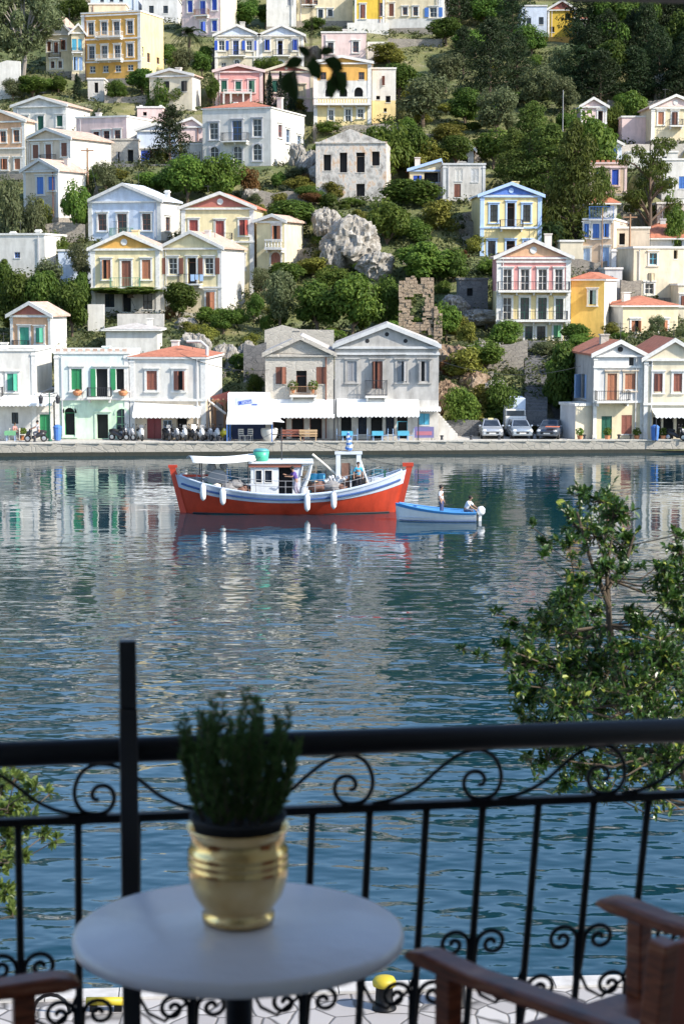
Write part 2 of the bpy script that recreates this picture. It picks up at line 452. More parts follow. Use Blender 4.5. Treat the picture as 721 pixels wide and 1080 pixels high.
def house(short, label, x0, x1, yb, ye, pk=None, xs=None, rot=0., D=None, Y=None, wall='white', trim='trim', side=None,
          rtype=None, roof='tile', ped=None, zones=(), win=(), bands=(), pil=True, bal=(), swin=(), found='rubble',
          chim=(), name='house', cat='house', flen=4.5, eave=.3, medal=False, cren=False):
    Y = Y or depth(yb)
    A = pt(x0, yb, Y); zb = A.z; r = R(rot)
    lo, hi = .5, 60.
    for _ in range(50):
        W = (lo + hi) / 2
        if proj((A.x + W * math.cos(r), A.y - W * math.sin(r), zb))[0] < x1: lo = W
        else: hi = W
    if D is None:
        D = 8.
        if xs is not None and abs(rot) > 1:
            corner = (A.x + W * math.cos(r), A.y - W * math.sin(r)) if xs > x1 else (A.x, A.y)
            lo, hi = .5, 22.
            for _ in range(40):
                D = (lo + hi) / 2
                q = proj((corner[0] + D * math.sin(r), corner[1] + D * math.cos(r), zb))[0]
                if (q < xs) == (xs > x1): lo = D
                else: hi = D
    Yc = A.y - W * math.sin(r) / 2
    Z = lambda py: pt(CX, py, Yc).z - zb
    zoff = pt(CX, yb, Yc).z - zb
    Z = lambda py, z0=zoff: pt(CX, py, Yc).z - zb - z0
    U = lambda px: (px - x0) / (x1 - x0) * W
    root = empty(name, A, label, cat, None, -r)
    REG.append((short, (x0 + x1) / 2, (yb + ye) / 2))
    I = Matrix.Identity(4)
    TR = Matrix(((0, -1, 0, W), (1, 0, 0, 0), (0, 0, 1, 0), (0, 0, 0, 1)))
    TL = Matrix(((0, 1, 0, 0), (-1, 0, 0, D), (0, 0, 1, 0), (0, 0, 0, 1)))
    ze = Z(ye); zp = Z(pk[1]) if pk else ze
    xp = U(pk[0]) if pk else W / 2
    rtype = rtype or ('gable' if pk else 'flat')
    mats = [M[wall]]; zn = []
    for py, k in sorted(zones, key=lambda t: -t[0]):
        mats.append(M[k]); zn.append((Z(py), len(mats) - 1))
    mats.append(M[side or wall]); si = len(mats) - 1
    wl = []
    for w in win:
        xc, a, b, wd, st = w[:5]
        u0, u1 = U(xc - wd / 2), U(xc + wd / 2)
        z0, z1 = Z(b), Z(a)
        if 'd' in st: z0 = max(z0, .02)
        wl.append((max(u0, .06), min(u1, W - .06), z0, min(z1, ze - .05), st, w[5] if len(w) > 5 else None, w[6] if len(w) > 6 else trim))
    sl = []
    rs = xs is None or xs > x1
    for w in swin:
        xc, a, b, wd, st = w[:5]
        t = (lambda p: (p - x1) / (xs - x1) * D) if rs else (lambda p: (p - xs) / (x0 - xs) * D)
        u0, u1 = t(xc - wd / 2), t(xc + wd / 2)
        sl.append((max(u0, .1), min(u1, D - .1), Z(b), min(Z(a), ze - .05), st, w[5] if len(w) > 5 else None, trim))
    mb = MB()
    wallplane(mb, W, 0, ze, [(a, b, c, d, .65) for a, b, c, d, *_ in wl], I, zn)
    szn = zn if side is None else []
    wallplane(mb, D, 0, ze, [(a, b, c, d, .65) for a, b, c, d, *_ in (sl if rs else [])], TR, szn, si)
    wallplane(mb, D, 0, ze, [(a, b, c, d, .65) for a, b, c, d, *_ in ([] if rs else sl)], TL, szn, si)
    mb.poly([(W, D, 0), (0, D, 0), (0, D, ze), (W, D, ze)], 0)
    if rtype in ('gable', 'ruingable'):
        mb.poly([(0, 0, ze), (W, 0, ze), (xp, 0, zp)], 0); mb.poly([(W, D, ze), (0, D, ze), (xp, D, zp)], 0)
    elif rtype == 'hip': mb.poly([(0, 0, ze), (W, 0, ze), (W, D, ze), (0, D, ze)], 0)
    else: mb.poly([(0, 0, ze - .3), (W, 0, ze - .3), (W, D, ze - .3), (0, D, ze - .3)], 0)
    mb.build('wall', mats, root)
    if flen: MB().box(-.04, W + .04, -.05, D, -flen, 0).build('foundation', M[found], root)
    if rtype == 'gable':
        ov, t = eave, .16
        sl1, sl2 = (zp - ze) / xp, (zp - ze) / (W - xp)
        ch = lambda o, lift, th: [(-o, ze - o * sl1 + lift), (xp, zp + lift), (W + o, ze - o * sl2 + lift), (W + o, ze - o * sl2 + lift + th), (xp, zp + lift + th), (-o, ze - o * sl1 + lift + th)]
        MB().prism(ch(ov, .01, t), -.22, D + .2).build('roof', M[roof], root)
        MB().prism(ch(ov + .04, -.12, t + .17), -.36, -.222).build('gable_trim', M[trim], root)
        MB().box(-.14, W + .14, -.2, .01, ze - .2, ze - .02).build('cornice', M[trim], root)
        if ped:
            k = .82
            pm = MB().prism([(xp - xp * k, ze + .06), (xp + (W - xp) * k, ze + .06), (xp, ze + .06 + (zp - ze) * k)], -.03, -.002)
            pm.build('pediment', M[ped], root)
        if medal:
            q = MB(); c = (xp, ze + (zp - ze) * .42); rr = min(.42, (zp - ze) * .22)
            q.prism([(c[0] + rr * math.cos(a), c[1] + rr * math.sin(a)) for a in [i * math.pi / 7 for i in range(14)]], -.09, -.031)
            q.build('medallion', M['dark' if medal == 'dark' else trim], root)
    elif rtype == 'hip':
        o = eave + .1; h = zp - ze; ins = min(W, D) * .48
        if W >= D: a, b = (ins, D / 2, zp), (W - ins, D / 2, zp)
        else: a, b = (W / 2, ins, zp), (W / 2, D - ins, zp)
        c = [(-o, -o, ze), (W + o, -o, ze), (W + o, D + o, ze), (-o, D + o, ze)]
        q = MB()
        if W >= D:
            q.poly([c[0], c[1], b, a]); q.poly([c[1], c[2], b]); q.poly([c[2], c[3], a, b]); q.poly([c[3], c[0], a])
        else:
            q.poly([c[0], c[1], a]); q.poly([c[1], c[2], b, a]); q.poly([c[2], c[3], b]); q.poly([c[3], c[0], a, b])
        q.build('roof', M[roof], root)
        MB().box(-o + .02, W + o - .02, -o + .02, D + o - .02, ze - .16, ze - .01).build('cornice', M[trim], root)
    elif rtype == 'flat':
        q = MB(); e = .1
        q.box(-e, W + e, -e, .28, ze - .1, ze + .1).box(-e, W + e, D - .28, D + e, ze - .1, ze + .1)
        q.box(-e, .28, .281, D - .281, ze - .1, ze + .1).box(W - .28, W + e, .281, D - .281, ze - .1, ze + .1)
        q.build('parapet', M[trim], root)
        if cren:
            q = MB(); n = int(W / .55)
            for i in range(n): q.box(W * (i + .2) / n, W * (i + .8) / n, -.05, .15, ze + .101, ze + .32)
            q.build('cresting', M[cren], root)
    if pil:
        pw = min(.42, W * .06)
        for a, b in ((-.03, pw), (W - pw, W + .03)):
            q = MB(); q.box(a, b, -.05, .004, 0, ze - .202)
            q.box(a - .04, b + .04, -.09, .003, 0.001, .35).box(a - .04, b + .04, -.09, .003, ze - .45, ze - .3)
            q.build('pilaster', M[trim], root)
    for py in bands:
        z = Z(py); MB().box(-.08, W + .08, -.13, .01, z - .09, z + .09).build('string_course', M[trim], root)
    for a, b, c, d, st, mt, tr in wl: window(root, a, b, c, d, st, mt, I, tr)
    for a, b, c, d, st, mt, tr in sl: window(root, a, b, c, d, st, mt, TR if rs else TL, tr)
    for bl in bal:
        xl, xr, yf, yr, kd = bl[:5]
        balcony(root, U(xl), U(xr), Z(yf), Z(yr), I, kd, bl[5] if len(bl) > 5 else .9)
    for xc, yt, wpx in chim:
        u = U(xc); w = wpx / (x1 - x0) * W / 2; zt = Z(yt)
        MB().box(u - w, u + w, D * .5 - w, D * .5 + w, ze - .5, zt).box(u - w - .08, u + w + .08, D * .5 - w - .08, D * .5 + w + .08, zt - .25, zt - .12).build('chimney', M['trim'], root)
    hr = random.Random(int(x0 * 13 + yb * 7))
    if W > 3.5 and rtype != 'ruingable':
        if hr.random() < .65:
            u = W - .62 if hr.random() < .5 else .55
            MB().tube([(u, -.09, .05), (u, -.09, ze - .35), (u, -.16, ze - .2)], .05, 6).build('drainpipe', M[hr.choice(['greywhite', 'trimgrey', 'brown'])], root)
        if hr.random() < .5:
            u, v_ = W * hr.uniform(.15, .85), D * hr.uniform(.3, .7); s_ = hr.uniform(.22, .34); zc = max(ze, zp) + hr.uniform(.2, .7)
            MB().box(u - s_, u + s_, v_ - s_, v_ + s_, ze - .4, zc).box(u - s_ - .07, u + s_ + .07, v_ - s_ - .07, v_ + s_ + .07, zc + .001, zc + .1).build('chimney', M[hr.choice([wall, 'white', 'stonelight'])], root)
        if hr.random() < .4:
            u, v_ = W * hr.uniform(.2, .8), D * .5; zt = max(ze, zp) + hr.uniform(1., 1.8)
            ar = MB().tube([(u, v_, ze), (u, v_, zt)], .022, 5)
            for k in range(4): ar.tube([(u - .4 + .06 * k, v_ - .3 + .2 * k, zt - .12), (u + .4 - .06 * k, v_ - .3 + .2 * k, zt - .12)], .012, 4)
            ar.tube([(u, v_ - .35, zt - .12), (u, v_ + .4, zt - .12)], .014, 4).build('aerial', M['iron'], root)
    mw = (Matrix.Translation(A) @ Matrix.Rotation(-r, 4, 'Z'))
    FOOT.append(([(mw @ Vector(p)) for p in ((0, 0, 0), (W, 0, 0), (W, D, 0), (0, D, 0))], zb))
    FOOT2.append(([(mw @ Vector(p)) for p in ((-.3, -6, 0), (W + .3, -6, 0), (W + .3, D, 0), (-.3, D, 0))], zb))
    return dict(root=root, W=W, D=D, Z=Z, U=U, ze=ze, T=mw, zb=zb, A=A)
H = house
# ---------------------------------------------------------------- quay row
H('white corner cafe', 'white flat-roofed quay building with teal shutters, cut off by the left picture edge', -34, 39, 463, 369, D=9, wall='white',
  win=[(14.5, 394, 412, 11, 's', 'teal'), (-4, 394, 412, 10, 's', 'teal'), (16.5, 435, 447, 7, 'gn', 'dark')], bands=[418], bal=[(-14, 5, 418, 408, 'iron')])
H('white terrace annex', 'low white annex with a green door and a dark roofed terrace above', 39.5, 57, 463, 416, D=9, wall='white',
  win=[(47.5, 437, 463, 10, 'pd', 'green', 'white')], pil=False)
H('mint green house', 'mint green two storey neoclassical house with tile cresting and bright green shutters', 59, 136.5, 463, 372, D=9, wall='paleMint', zones=[(421, 'mint')],
  win=[(82, 389, 411, 11, 's', 'green'), (108.5, 389, 418.5, 12, 'ld', 'green'), (129, 389, 411, 11, 'l', 'green'),
       (74, 430, 459, 11, 'oa', 'green', 'mint'), (108.5, 437, 463, 12, 'od', None, 'mint'), (129, 431, 456, 12, 'gan', 'palegreen', 'mint')],
  bands=[421], bal=[(94, 119, 418.5, 408.5, 'iron')], cren='tilepale')
H('white shuttered house', 'white quay house with two brown shutters over a wide cream awning', 138, 217, 463, 376, xs=222, rot=5, D=9, wall='white', zones=[(423, 'beige')],
  win=[(161, 391, 411, 11, 's', 'redbrown'), (189.5, 391, 411, 11, 's', 'redbrown'), (163, 441, 463, 15, 'pdn', 'maroonp'), (177, 443, 458, 9, 'gn', 'paleblue'), (192, 441, 463, 11, 'odn')],
  bands=[421.5], rtype='hip', pk=(178, 366), roof='tile', eave=.1)
H('rough stone house', 'rough stone gabled quay house with brown shutters and a plant-filled balcony', 280, 352, 463, 373.5, pk=(317, 356.5), D=10, wall='stonelight', trim='stonelight', roof='tilegrey', zones=[(421, 'oldplaster')],
  win=[(296.5, 387, 405, 11, 'sn', 'brown', 'stonelight'), (318, 391, 414, 11, 'odn', 'brown', 'stonelight'), (339, 387, 405, 11, 'sn', 'brown', 'stonelight'),
       (295, 436, 463, 14, 'odn', 'brown'), (314, 436, 463, 13, 'odn', 'brown'), (333, 436, 463, 13, 'odn', 'brown')], bal=[(306, 334, 416, 407, 'wood')], pil=False, eave=.2)
h = H('weathered grey house', 'big weathered grey gabled quay house with four shutters and three round attic holes', 353, 462, 463, 365, pk=(408, 343.5), xs=465, rot=1, D=10, wall='greyplaster', trim='greywhite', roof='tilegrey', zones=[(422, 'oldplaster')],
  win=[(371, 381, 402, 10, 's', 'greypaint', 'greyplaster'), (397.5, 381, 410, 11, 'sd', 'brown', 'greyplaster'), (423.5, 381, 402, 10, 's', 'greypaint', 'greyplaster'), (447, 381, 402, 10, 's', 'greypaint', 'greyplaster'),
       (365, 439, 463, 11, 'odn', 'dark'), (382, 439, 458, 9, 'gn', 'dark'), (397, 439, 463, 12, 'odn', 'dark'), (411, 439, 458, 9, 'gn', 'dark'), (424, 439, 463, 11, 'odn', 'cyan'), (447, 436, 448, 11, 'sn', 'cyan')],
  bands=[373], bal=[(385, 408, 417, 401, 'iron', .7)], pil=False, eave=.15)
q = MB()
for px, py in ((387, 359.5), (407.5, 352.5), (427, 359.5)):
    u, z = h['U'](px), h['Z'](py)
    q.prism([(u + .17 * math.cos(a), z + .17 * math.sin(a)) for a in [i * math.pi / 6 for i in range(12)]], -.012, -.002)
q.build('attic_vent', M['dark'], h['root'])
H('cream annex', 'plain cream annex wall with one side coloured grey for shade beside the parked cars', 606, 627, 463, 427, xs=590, rot=-22, wall='palecream', side='chalk', pil=False)  # grey of the side is shade put into its colour
H('white gabled tavern', 'white gabled quay house with orange-brown balcony doors over a yellow ground floor', 625, 677, 463, 374, pk=(652, 361), xs=613, rot=-5, D=9, wall='chalk', zones=[(423, 'cream')], side='greyplaster',  # grey side colour paints in the shade on the white wall
  win=[(644, 394, 422.5, 10, 'pd', 'orangebrown', 'beige'), (663, 394, 411, 11, 's', 'orangebrown', 'beige'), (664, 377, 386, 5, 'gn', 'dark'), (639, 439, 463, 11, 'pdn', 'darkgreen'), (660, 438, 458, 11, 'sn', 'redbrown')],
  swin=[(620, 397, 423, 2.4, 'pn', 'paleblue')], bands=[387, 424], bal=[(626, 661, 422.5, 412, 'iron')], medal='dark', ped=None, eave=.25)
H('cream gabled taverna', 'cream gabled quay house with closed red-brown shutters, cut by the right picture edge', 678, 741, 463, 378, pk=(709, 359), D=10, wall='palecream', roof='tile',
  win=[(692.5, 394, 413, 9, 's', 'redbrown'), (713, 394, 413, 9, 's', 'redbrown'), (684, 377, 385, 5, 'gn', 'trim'), (692, 440, 463, 9, 'odn', 'dark'), (704, 440, 463, 11, 'odn', 'dark'), (718, 440, 463, 11, 'odn', 'dark')], bands=[426], eave=.25)
# ---------------------------------------------------------------- second row
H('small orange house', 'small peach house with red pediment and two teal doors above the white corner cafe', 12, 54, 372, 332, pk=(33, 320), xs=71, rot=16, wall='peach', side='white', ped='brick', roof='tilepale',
  win=[(26.5, 345, 368, 10, 'sd', 'teal'), (42.5, 345.5, 361, 8, 's', 'teal')], bal=[(15, 32, 368, 359, 'iron', .5)])
H('white garden wall house', 'low white outbuilding with a grey corrugated lean-to roof behind the mint house', 112, 166, 372, 347, D=5, Y=178, wall='white', pil=False, rtype='hip', pk=(139, 341), roof='tilegrey')
H('yellow balcony house', 'yellow house with ochre pediment, brown shutters and a vine-covered green balcony', 97, 169, 330, 262, pk=(132, 246), xs=172, rot=4, D=8, wall='lemon', ped='ochre', medal=True, zones=[(305, 'oldplaster')], roof='tilepale',
  win=[(113, 274, 294, 9, 's', 'orangebrown'), (134, 275, 303, 10, 'pd', 'brown'), (155, 274, 294, 9, 's', 'orangebrown'), (116, 310, 324, 10, 'gn', 'dark'), (134, 310, 329, 9, 'odn'), (156, 310, 326, 10, 'gn', 'dark')],
  bands=[304], bal=[(118, 149, 303, 293, 'greenrail')])
H('yellow twin house', 'pale yellow gabled house with laundry on an iron balcony beside the ochre-pediment house', 170, 234, 330, 261, pk=(202, 245), xs=242, rot=12, D=8.5, wall='lemon', side='white', ped='lemon', roof='tilepale', zones=[(303, 'cream')],
  win=[(183, 272, 289, 9, 'O', 'brown'), (203, 272, 299, 9, 'od', 'brown'), (221, 272, 289, 9, 'O', 'brown'), (222, 308, 326, 9, 's', 'orangebrown')], bands=[303], bal=[(190, 214, 299, 289, 'iron')])
H('pale blue house', 'pale blue gabled house with three red-brown shuttered windows', 94, 170, 254, 212, pk=(131, 195), xs=190, rot=15, wall='blueish', side='white', roof='tileblue', Y=214,
  win=[(108.5, 226, 243, 9, 'g', 'redbrown'), (129.5, 226, 249, 10, 'gd', 'redbrown'), (155, 226, 243, 9, 'g', 'redbrown')], swin=[(177, 229, 243, 5, 'g', 'brown')], bal=[(119, 141, 249, 241, 'greenrail')], chim=[(167, 200, 4)])
H('red pediment house', 'yellow house with a terracotta pediment and red windows, white trim', 192, 268, 312, 219, pk=(233, 204), xs=274, rot=6, D=7, Y=206, wall='lemon', ped='brick', medal=True, roof='tile',
  win=[(205, 232, 246, 9, 's', 'red'), (232.5, 233, 252, 9, 'pd', 'red'), (257.5, 232, 248, 9, 's', 'red'), (254, 269, 284, 8, 'g', 'red')], bands=[255], bal=[(222, 246, 253, 246, 'iron')])
H('yellow side wing', 'narrow yellow wing with a white balustrade balcony and a brown arched window', 271, 300, 312, 233, pk=(288, 227.5), xs=316, rot=17, Y=205, wall='lemon', side='palecream', roof='tilepale', ped='tan', D=6,
  win=[(292, 238, 253, 8, 's', 'orangebrown'), (291, 266, 279, 10, 'sa', 'redbrown')], bal=[(283, 301, 262, 252.5, 'stone', 1.2)], pil=False)
H('big white mansion', 'large white house with grey stone window frames, iron balcony and red tiled roof', 214, 286, 176, 114, xs=321, rot=17, wall='white', rtype='hip', pk=(258, 104), roof='tile', Y=236, eave=.05,
  win=[(226, 130, 147, 9, 'g', 'trim', 'trimgrey'), (250.5, 128, 149, 10, 'gd', 'midblue', 'trimgrey'), (271.5, 127, 145, 9, 'g', 'trim', 'trimgrey'), (226.5, 155, 167, 9, 'ga', 'trim', 'trimgrey'), (251, 155, 174, 9, 'gad', 'trim', 'trimgrey'), (271.5, 153, 170, 9, 'ga', 'trim', 'trimgrey')],
  swin=[(295, 131, 144, 4, 'g', 'red'), (303, 134, 148, 4, 'g', 'paleblue'), (315, 138, 148, 4, 'g', 'paleblue')], bal=[(236, 263, 149.5, 141, 'iron')], pil=False, chim=[(230, 103, 4)])
H('white mansion wing', 'single storey white wing on the left of the large white house', 193, 213.5, 176, 152, Y=238, wall='white', rot=17, D=6, pil=False, win=[(206, 160, 172, 10, 'sn', 'white')])
h = H('ruined stone house', 'roofless ruined stone house with empty windows and crumbling plaster', 333, 407, 212, 151, pk=(369, 136), xs=412, rot=5, Y=224, D=8, wall='ruinplaster', trim='ruinplaster', rtype='ruingable', name='ruined_house',
  win=[(380, 161, 182, 9, 'on', 'ruinstone'), (396, 160, 175, 8, 'on'), (345, 163, 180, 8, 'on'), (362, 161, 182, 8, 'on'), (380, 194, 207, 9, 'on'), (350, 194, 207, 9, 'on')], pil=False, bands=[150.5])
H('yellow and blue house', 'yellow house with bright blue pediment and pale blue trim', 506, 570, 270, 206, pk=(538, 194), xs=504, rot=-3, D=8, wall='yellow', trim='trimblue', ped='royal', medal=True, roof='tileblue',
  win=[(520, 216, 234, 8, 'g', 'dark'), (538, 214, 240, 8, 'od', 'brown'), (554.5, 216, 234, 8, 'g', 'dark'), (518, 254, 270, 8, 'g', 'dark'), (538, 254, 270, 9, 'od', 'brown'), (556, 254, 268, 8, 'g', 'dark')], bands=[240], bal=[(526, 550, 240, 232, 'iron')])
H('grey villa', 'grey weathered house with blank white panels left of the blue-pediment house', 467, 511, 212, 173, D=7, wall='oldplaster', trim='greywhite', pil=True, Y=222,
  win=[(482, 194, 208, 7, 'pdn', 'brown'), (483, 178, 191, 8, 'sn', 'white'), (500, 178, 192, 8, 'sn', 'greywhite')])
H('grey villa hut', 'small grey rooftop hut with one dark opening behind the grey weathered house', 481, 499, 173, 157, Y=234, D=5, wall='greywhite', pk=(494, 152), win=[(490, 165, 171, 6, 'on')], pil=False)
H('yellow blue outhouse', 'small low yellow gabled outhouse with a blue shutter among the bushes', 432, 468, 195, 179, pk=(465, 169), Y=229, D=5, wall='cream', trim='trimblue', win=[(440, 185, 190, 9, 'sn', 'blue'), (456, 182, 192, 18, 'on')], pil=False)
H('three storey pink house', 'three storey pink and yellow house with balconies right across its front', 523, 600, 364, 271, pk=(561, 254), xs=602, rot=1, D=7.5, Y=186, wall='pink', zones=[(307, 'yellow'), (338, 'lemon')], ped='peach', medal=True, roof='tilepale',
  win=[(534, 284, 306, 9, 'gd', 'trim'), (552.5, 284, 306, 9, 'gd', 'trim'), (571, 284, 306, 9, 'gd', 'trim'), (588, 284, 306, 8, 'gd', 'trim'), (534, 314, 337, 9, 'gd', 'trim'), (552.5, 314, 337, 9, 'gd', 'darkgreen'), (571, 314, 337, 9, 'gd', 'darkgreen'), (589, 315, 337, 8, 'gd', 'darkgreen'),
       (535, 345, 358, 8, 's', 'greenwhite'), (557, 344, 364, 8, 'gd', 'darkgreen'), (570, 344, 364, 9, 'gd', 'dark'), (587, 343, 357, 8, 's', 'palegreen')], bands=[276, 307, 338], bal=[(524, 599, 306.5, 297, 'iron'), (526, 597, 337.5, 328, 'iron')])
H('ochre block', 'deep ochre house with a red tiled lean-to roof and one grey-green shutter', 601, 636, 362, 294, xs=649, rot=14, Y=189, wall='gold', side='white', rtype='hip', pk=(618, 286.5), roof='tile',
  win=[(623.5, 306, 321, 8, 's', 'greenwhite')], pil=False, eave=.1)
H('cream cottage', 'single storey cream cottage with red tiled roof and two orange shutters', 656, 714, 354, 322, xs=643, rot=-12, Y=189, D=6, wall='cream', side='chalk', rtype='hip', pk=(684, 312), roof='tile', eave=.15,  # greyer side colour stands in for shade on the cream wall
  win=[(669, 338, 350, 8, 's', 'orangebrown'), (699, 338, 350, 8, 's', 'orangebrown')], pil=False)
H('cream upper house', 'tall plain cream house with one bright blue window, cut by the right picture edge', 667, 745, 314, 261, xs=660, rot=-7, D=7, Y=200, wall='palecream', win=[(687.5, 267, 279, 8, 'g', 'cyan', 'trimcream'), (711, 264, 273, 4, 'on'), (684, 299, 310, 9, 'g', 'trim'), (686, 288, 297, 7, 'sn', 'cream')], pil=False)
H('red hipped house', 'white house under a wide red hipped roof behind the tall cream house', 664, 741, 275, 251, Y=212, D=9, wall='greywhite', rtype='hip', pk=(703, 233), roof='tile', win=[(674, 256, 262, 8, 'gn', 'dark'), (714, 254, 260, 8, 'gn', 'dark')], pil=False)
H('blue shutter house', 'tan house with three tall blue shutters and a blue-railed roof terrace', 614, 646, 284, 231, xs=661, rot=14, Y=207, wall='tan', side='beige', win=[(617.5, 236, 250, 5, 's', 'midblue'), (627.5, 236, 251, 7, 's', 'midblue'), (638, 236, 250, 6, 's', 'midblue'), (618, 262, 280, 7, 's', 'paleblue'), (638, 261, 281, 7, 's', 'paleblue')],
  swin=[(654, 241, 258, 6, 'on')], bal=[(620, 646, 231, 218, 'midblue', .3)], pil=False)
H('red roof terrace room', 'small roof-top room with an orange-red tile roof over the blue-railed terrace', 622, 650, 231, 214, Y=214, D=5, wall='chalk', rtype='hip', pk=(636, 203), roof='tile', win=[(641, 213, 219, 4, 'on')], pil=False)
H('salmon house', 'salmon house with two royal blue shutters behind the tall pine', 621, 660, 204, 172, xs=662, rot=3, D=7, Y=226, wall='tan', trim='palepink', win=[(632, 180, 197, 8, 'sa', 'blue'), (648, 179, 195, 7, 's', 'blue')], bands=[176], cren='tile')
H('cream hilltop house', 'cream gabled house with rose pediment and orange-brown shutters near the top right edge', 686, 742, 148, 113, pk=(711, 101), xs=684, rot=-4, D=8, Y=243, wall='cream', ped='palepink', medal=True, roof='tilepale',
  win=[(696, 118, 131, 6, 's', 'orangebrown'), (710.5, 118, 132, 6, 'sd', 'brown'), (727, 118, 131, 6, 's', 'orangebrown')], bal=[(704, 718, 132.5, 126, 'iron')])
H('pale walled yard', 'low pale pink yard building with a bluish top left of the rose-pediment house', 655, 685, 152, 123, Y=246, D=5, wall='palepink', pil=False)
H('little pediment house', 'tiny grey-pink gabled house with one dark door among the pines', 612, 639, 132, 112, pk=(625, 104), D=5, wall='palepink', win=[(632.5, 117, 130, 5, 'od', None)], roof='tileblue', pil=True)
H('white side house', 'white house with two navy shutters beside the tall pine at right', 697, 742, 210, 168, Y=226, D=7, wall='white', win=[(703, 189, 198, 6, 'sn', 'midblue'), (718, 186, 199, 6, 'sn', 'midblue')], zones=[(200, 'oldplaster')], pil=False)
# ---------------------------------------------------------------- upper left
H('white pediment house', 'white gabled house with dark green shutters and a tiny attic window', 15, 70, 140, 112, pk=(43, 103), xs=81, rot=14, D=8, Y=247, wall='white', roof='tilepale', win=[(27, 123, 134, 6, 's', 'darkgreen'), (43.5, 123, 138, 6, 'sd', 'darkgreen'), (63.5, 123, 134, 6, 's', 'darkgreen')])
H('peach edge house', 'peach gabled house with orange-brown windows at the left picture edge', -22, 27, 182, 128, pk=(3, 118), xs=38, rot=16, wall='peach', side='palecream', ped='peach', roof='tilepale', zones=[(158, 'beige')],
  win=[(4.5, 139, 150, 6, 'g', 'orangebrown'), (18.5, 138, 150, 6, 'g', 'orangebrown'), (5, 168, 179, 7, 's', 'orangebrown'), (19, 168, 179, 6, 's', 'orangebrown')], bands=[157])
H('beige gabled house', 'beige gabled house with three brown shuttered windows and a long white side', 28, 75, 185, 147, pk=(51, 137), xs=118, rot=27, wall='beige', side='white', roof='tilepale',
  win=[(38.5, 153, 167, 6, 's', 'brown'), (52, 153, 169, 6, 'sd', 'brown'), (68.5, 152, 166, 6, 's', 'brown')], bal=[(44, 60, 170, 164, 'iron', .5)])
H('blue double door house', 'grey gabled house with two tall bright blue shutters and a white side wall', 26, 62, 230, 180, pk=(44, 169), xs=91, rot=26, Y=221, wall='beige', side='white', trim='greywhite', zones=[(206, 'stonelight')], ped='greywhite', roof='tilepale', win=[(43.5, 187, 205, 7, 's', 'midblue'), (55.5, 187, 201, 7, 's', 'midblue')])
H('long flat house', 'long flat pale house with three red-brown windows and a bright white end', 81, 134, 155, 124, xs=160, rot=20, Y=243, wall='palepink', side='white', win=[(102, 139.5, 147, 6, 'g', 'redbrown'), (113, 139, 147, 6, 'g', 'redbrown'), (124.5, 138.5, 148, 6, 'g', 'redbrown')], pil=False)
H('rubble wall house', 'roughly plastered brown stone house between the flat pale house and the blue door house', 118, 146, 178, 147, Y=236, D=7, wall='stonelight', trim='stonelight', win=[(125, 160, 172, 5, 'sn', 'greypaint'), (138, 158, 172, 6, 'on')], pil=False)
H('blue door house', 'pale blue house with a royal blue double door beside a dark tree', 145, 184, 176, 137, pk=(165, 131), Y=238, D=7, wall='blueish', trim='trim', win=[(154.5, 158.5, 174, 11, 's', 'blue'), (170, 160, 174, 7, 's', 'blue')], roof='tilegrey', pil=False)
H('cream ridge house', 'cream house with a dark shutter and white side wall above the big white house', 158, 203, 117, 80, pk=(180, 74), xs=212, rot=12, Y=255, wall='palecream', side='white', roof='tilepale', win=[(194.5, 86, 97, 6, 'sn', 'dark'), (176, 86, 96, 6, 'sn', 'dark')], pil=False)
H('ochre mansion', 'three storey ochre mansion with white pilasters and rows of four windows', 87, 149, 84, 14, xs=173, rot=18, Y=266, wall='ochre', side='yellow', zones=[(65, 'ochre')],
  win=[(97, 24, 37, 6, 'g', 'greypaint'), (111, 24, 37, 6, 'g', 'greypaint'), (124, 24, 38, 6, 'g', 'greypaint'), (138, 24, 37, 6, 'g', 'greypaint'), (97.5, 49, 62, 6, 'g', 'greypaint'), (111, 49, 62, 6, 'g', 'greypaint'), (124.5, 49, 62, 6, 'g', 'greypaint'), (138, 48, 61, 6, 'g', 'greypaint'),
       (98, 70, 77, 6, 'gn', 'trim'), (112, 70, 77, 6, 'gn', 'trim'), (125, 70, 77, 6, 'gn', 'trim'), (138, 70, 76, 6, 'gn', 'trim')],
  swin=[(151, 51, 62, 2, 'gn', 'trim'), (157, 56, 66, 3, 'gn', 'brown'), (167, 58, 65, 3, 'gn', 'brown')], bands=[17, 42, 66], bal=[(104, 131, 40, 35, 'trim', 1.), (104, 131, 64, 59, 'trim', 1.)])
h = H('mansion attic', 'white curved attic storey on the roof of the ochre mansion', 94, 133, 14, 4, Y=270, D=4, wall='palecream', pil=False, flen=0)
H('cream terrace house', 'pale cream house with brown shutters and white gable left of the ochre mansion', 49, 77, 76, 36, pk=(60, 17), xs=88, rot=16, Y=268, wall='cream', ped='white', roof='tilepale', win=[(52.5, 44, 54, 4, 's', 'brown'), (60, 45, 56, 4, 's', 'brown'), (68, 43, 53, 4, 's', 'brown'), (56, 65, 72, 4, 'g', 'brown'), (64, 65, 72, 4, 'g', 'brown')], bal=[(53, 65, 61, 56, 'iron', .5)], pil=False)
H('light blue door house', 'small cream house with pale blue shutters squeezed against the ochre mansion', 76, 90, 78, 34, pk=(84, 26), Y=265.5, D=6, wall='cream', win=[(79, 41, 53, 5, 'sn', 'cyan'), (85, 41, 53, 4, 'sn', 'cyan'), (80, 60, 74, 5, 'sdn', 'paleblue'), (85.5, 60, 74, 4, 'sdn', 'paleblue')], bal=[(76.5, 88, 55, 51, 'iron', .5)], roof='tileblue', pil=False)
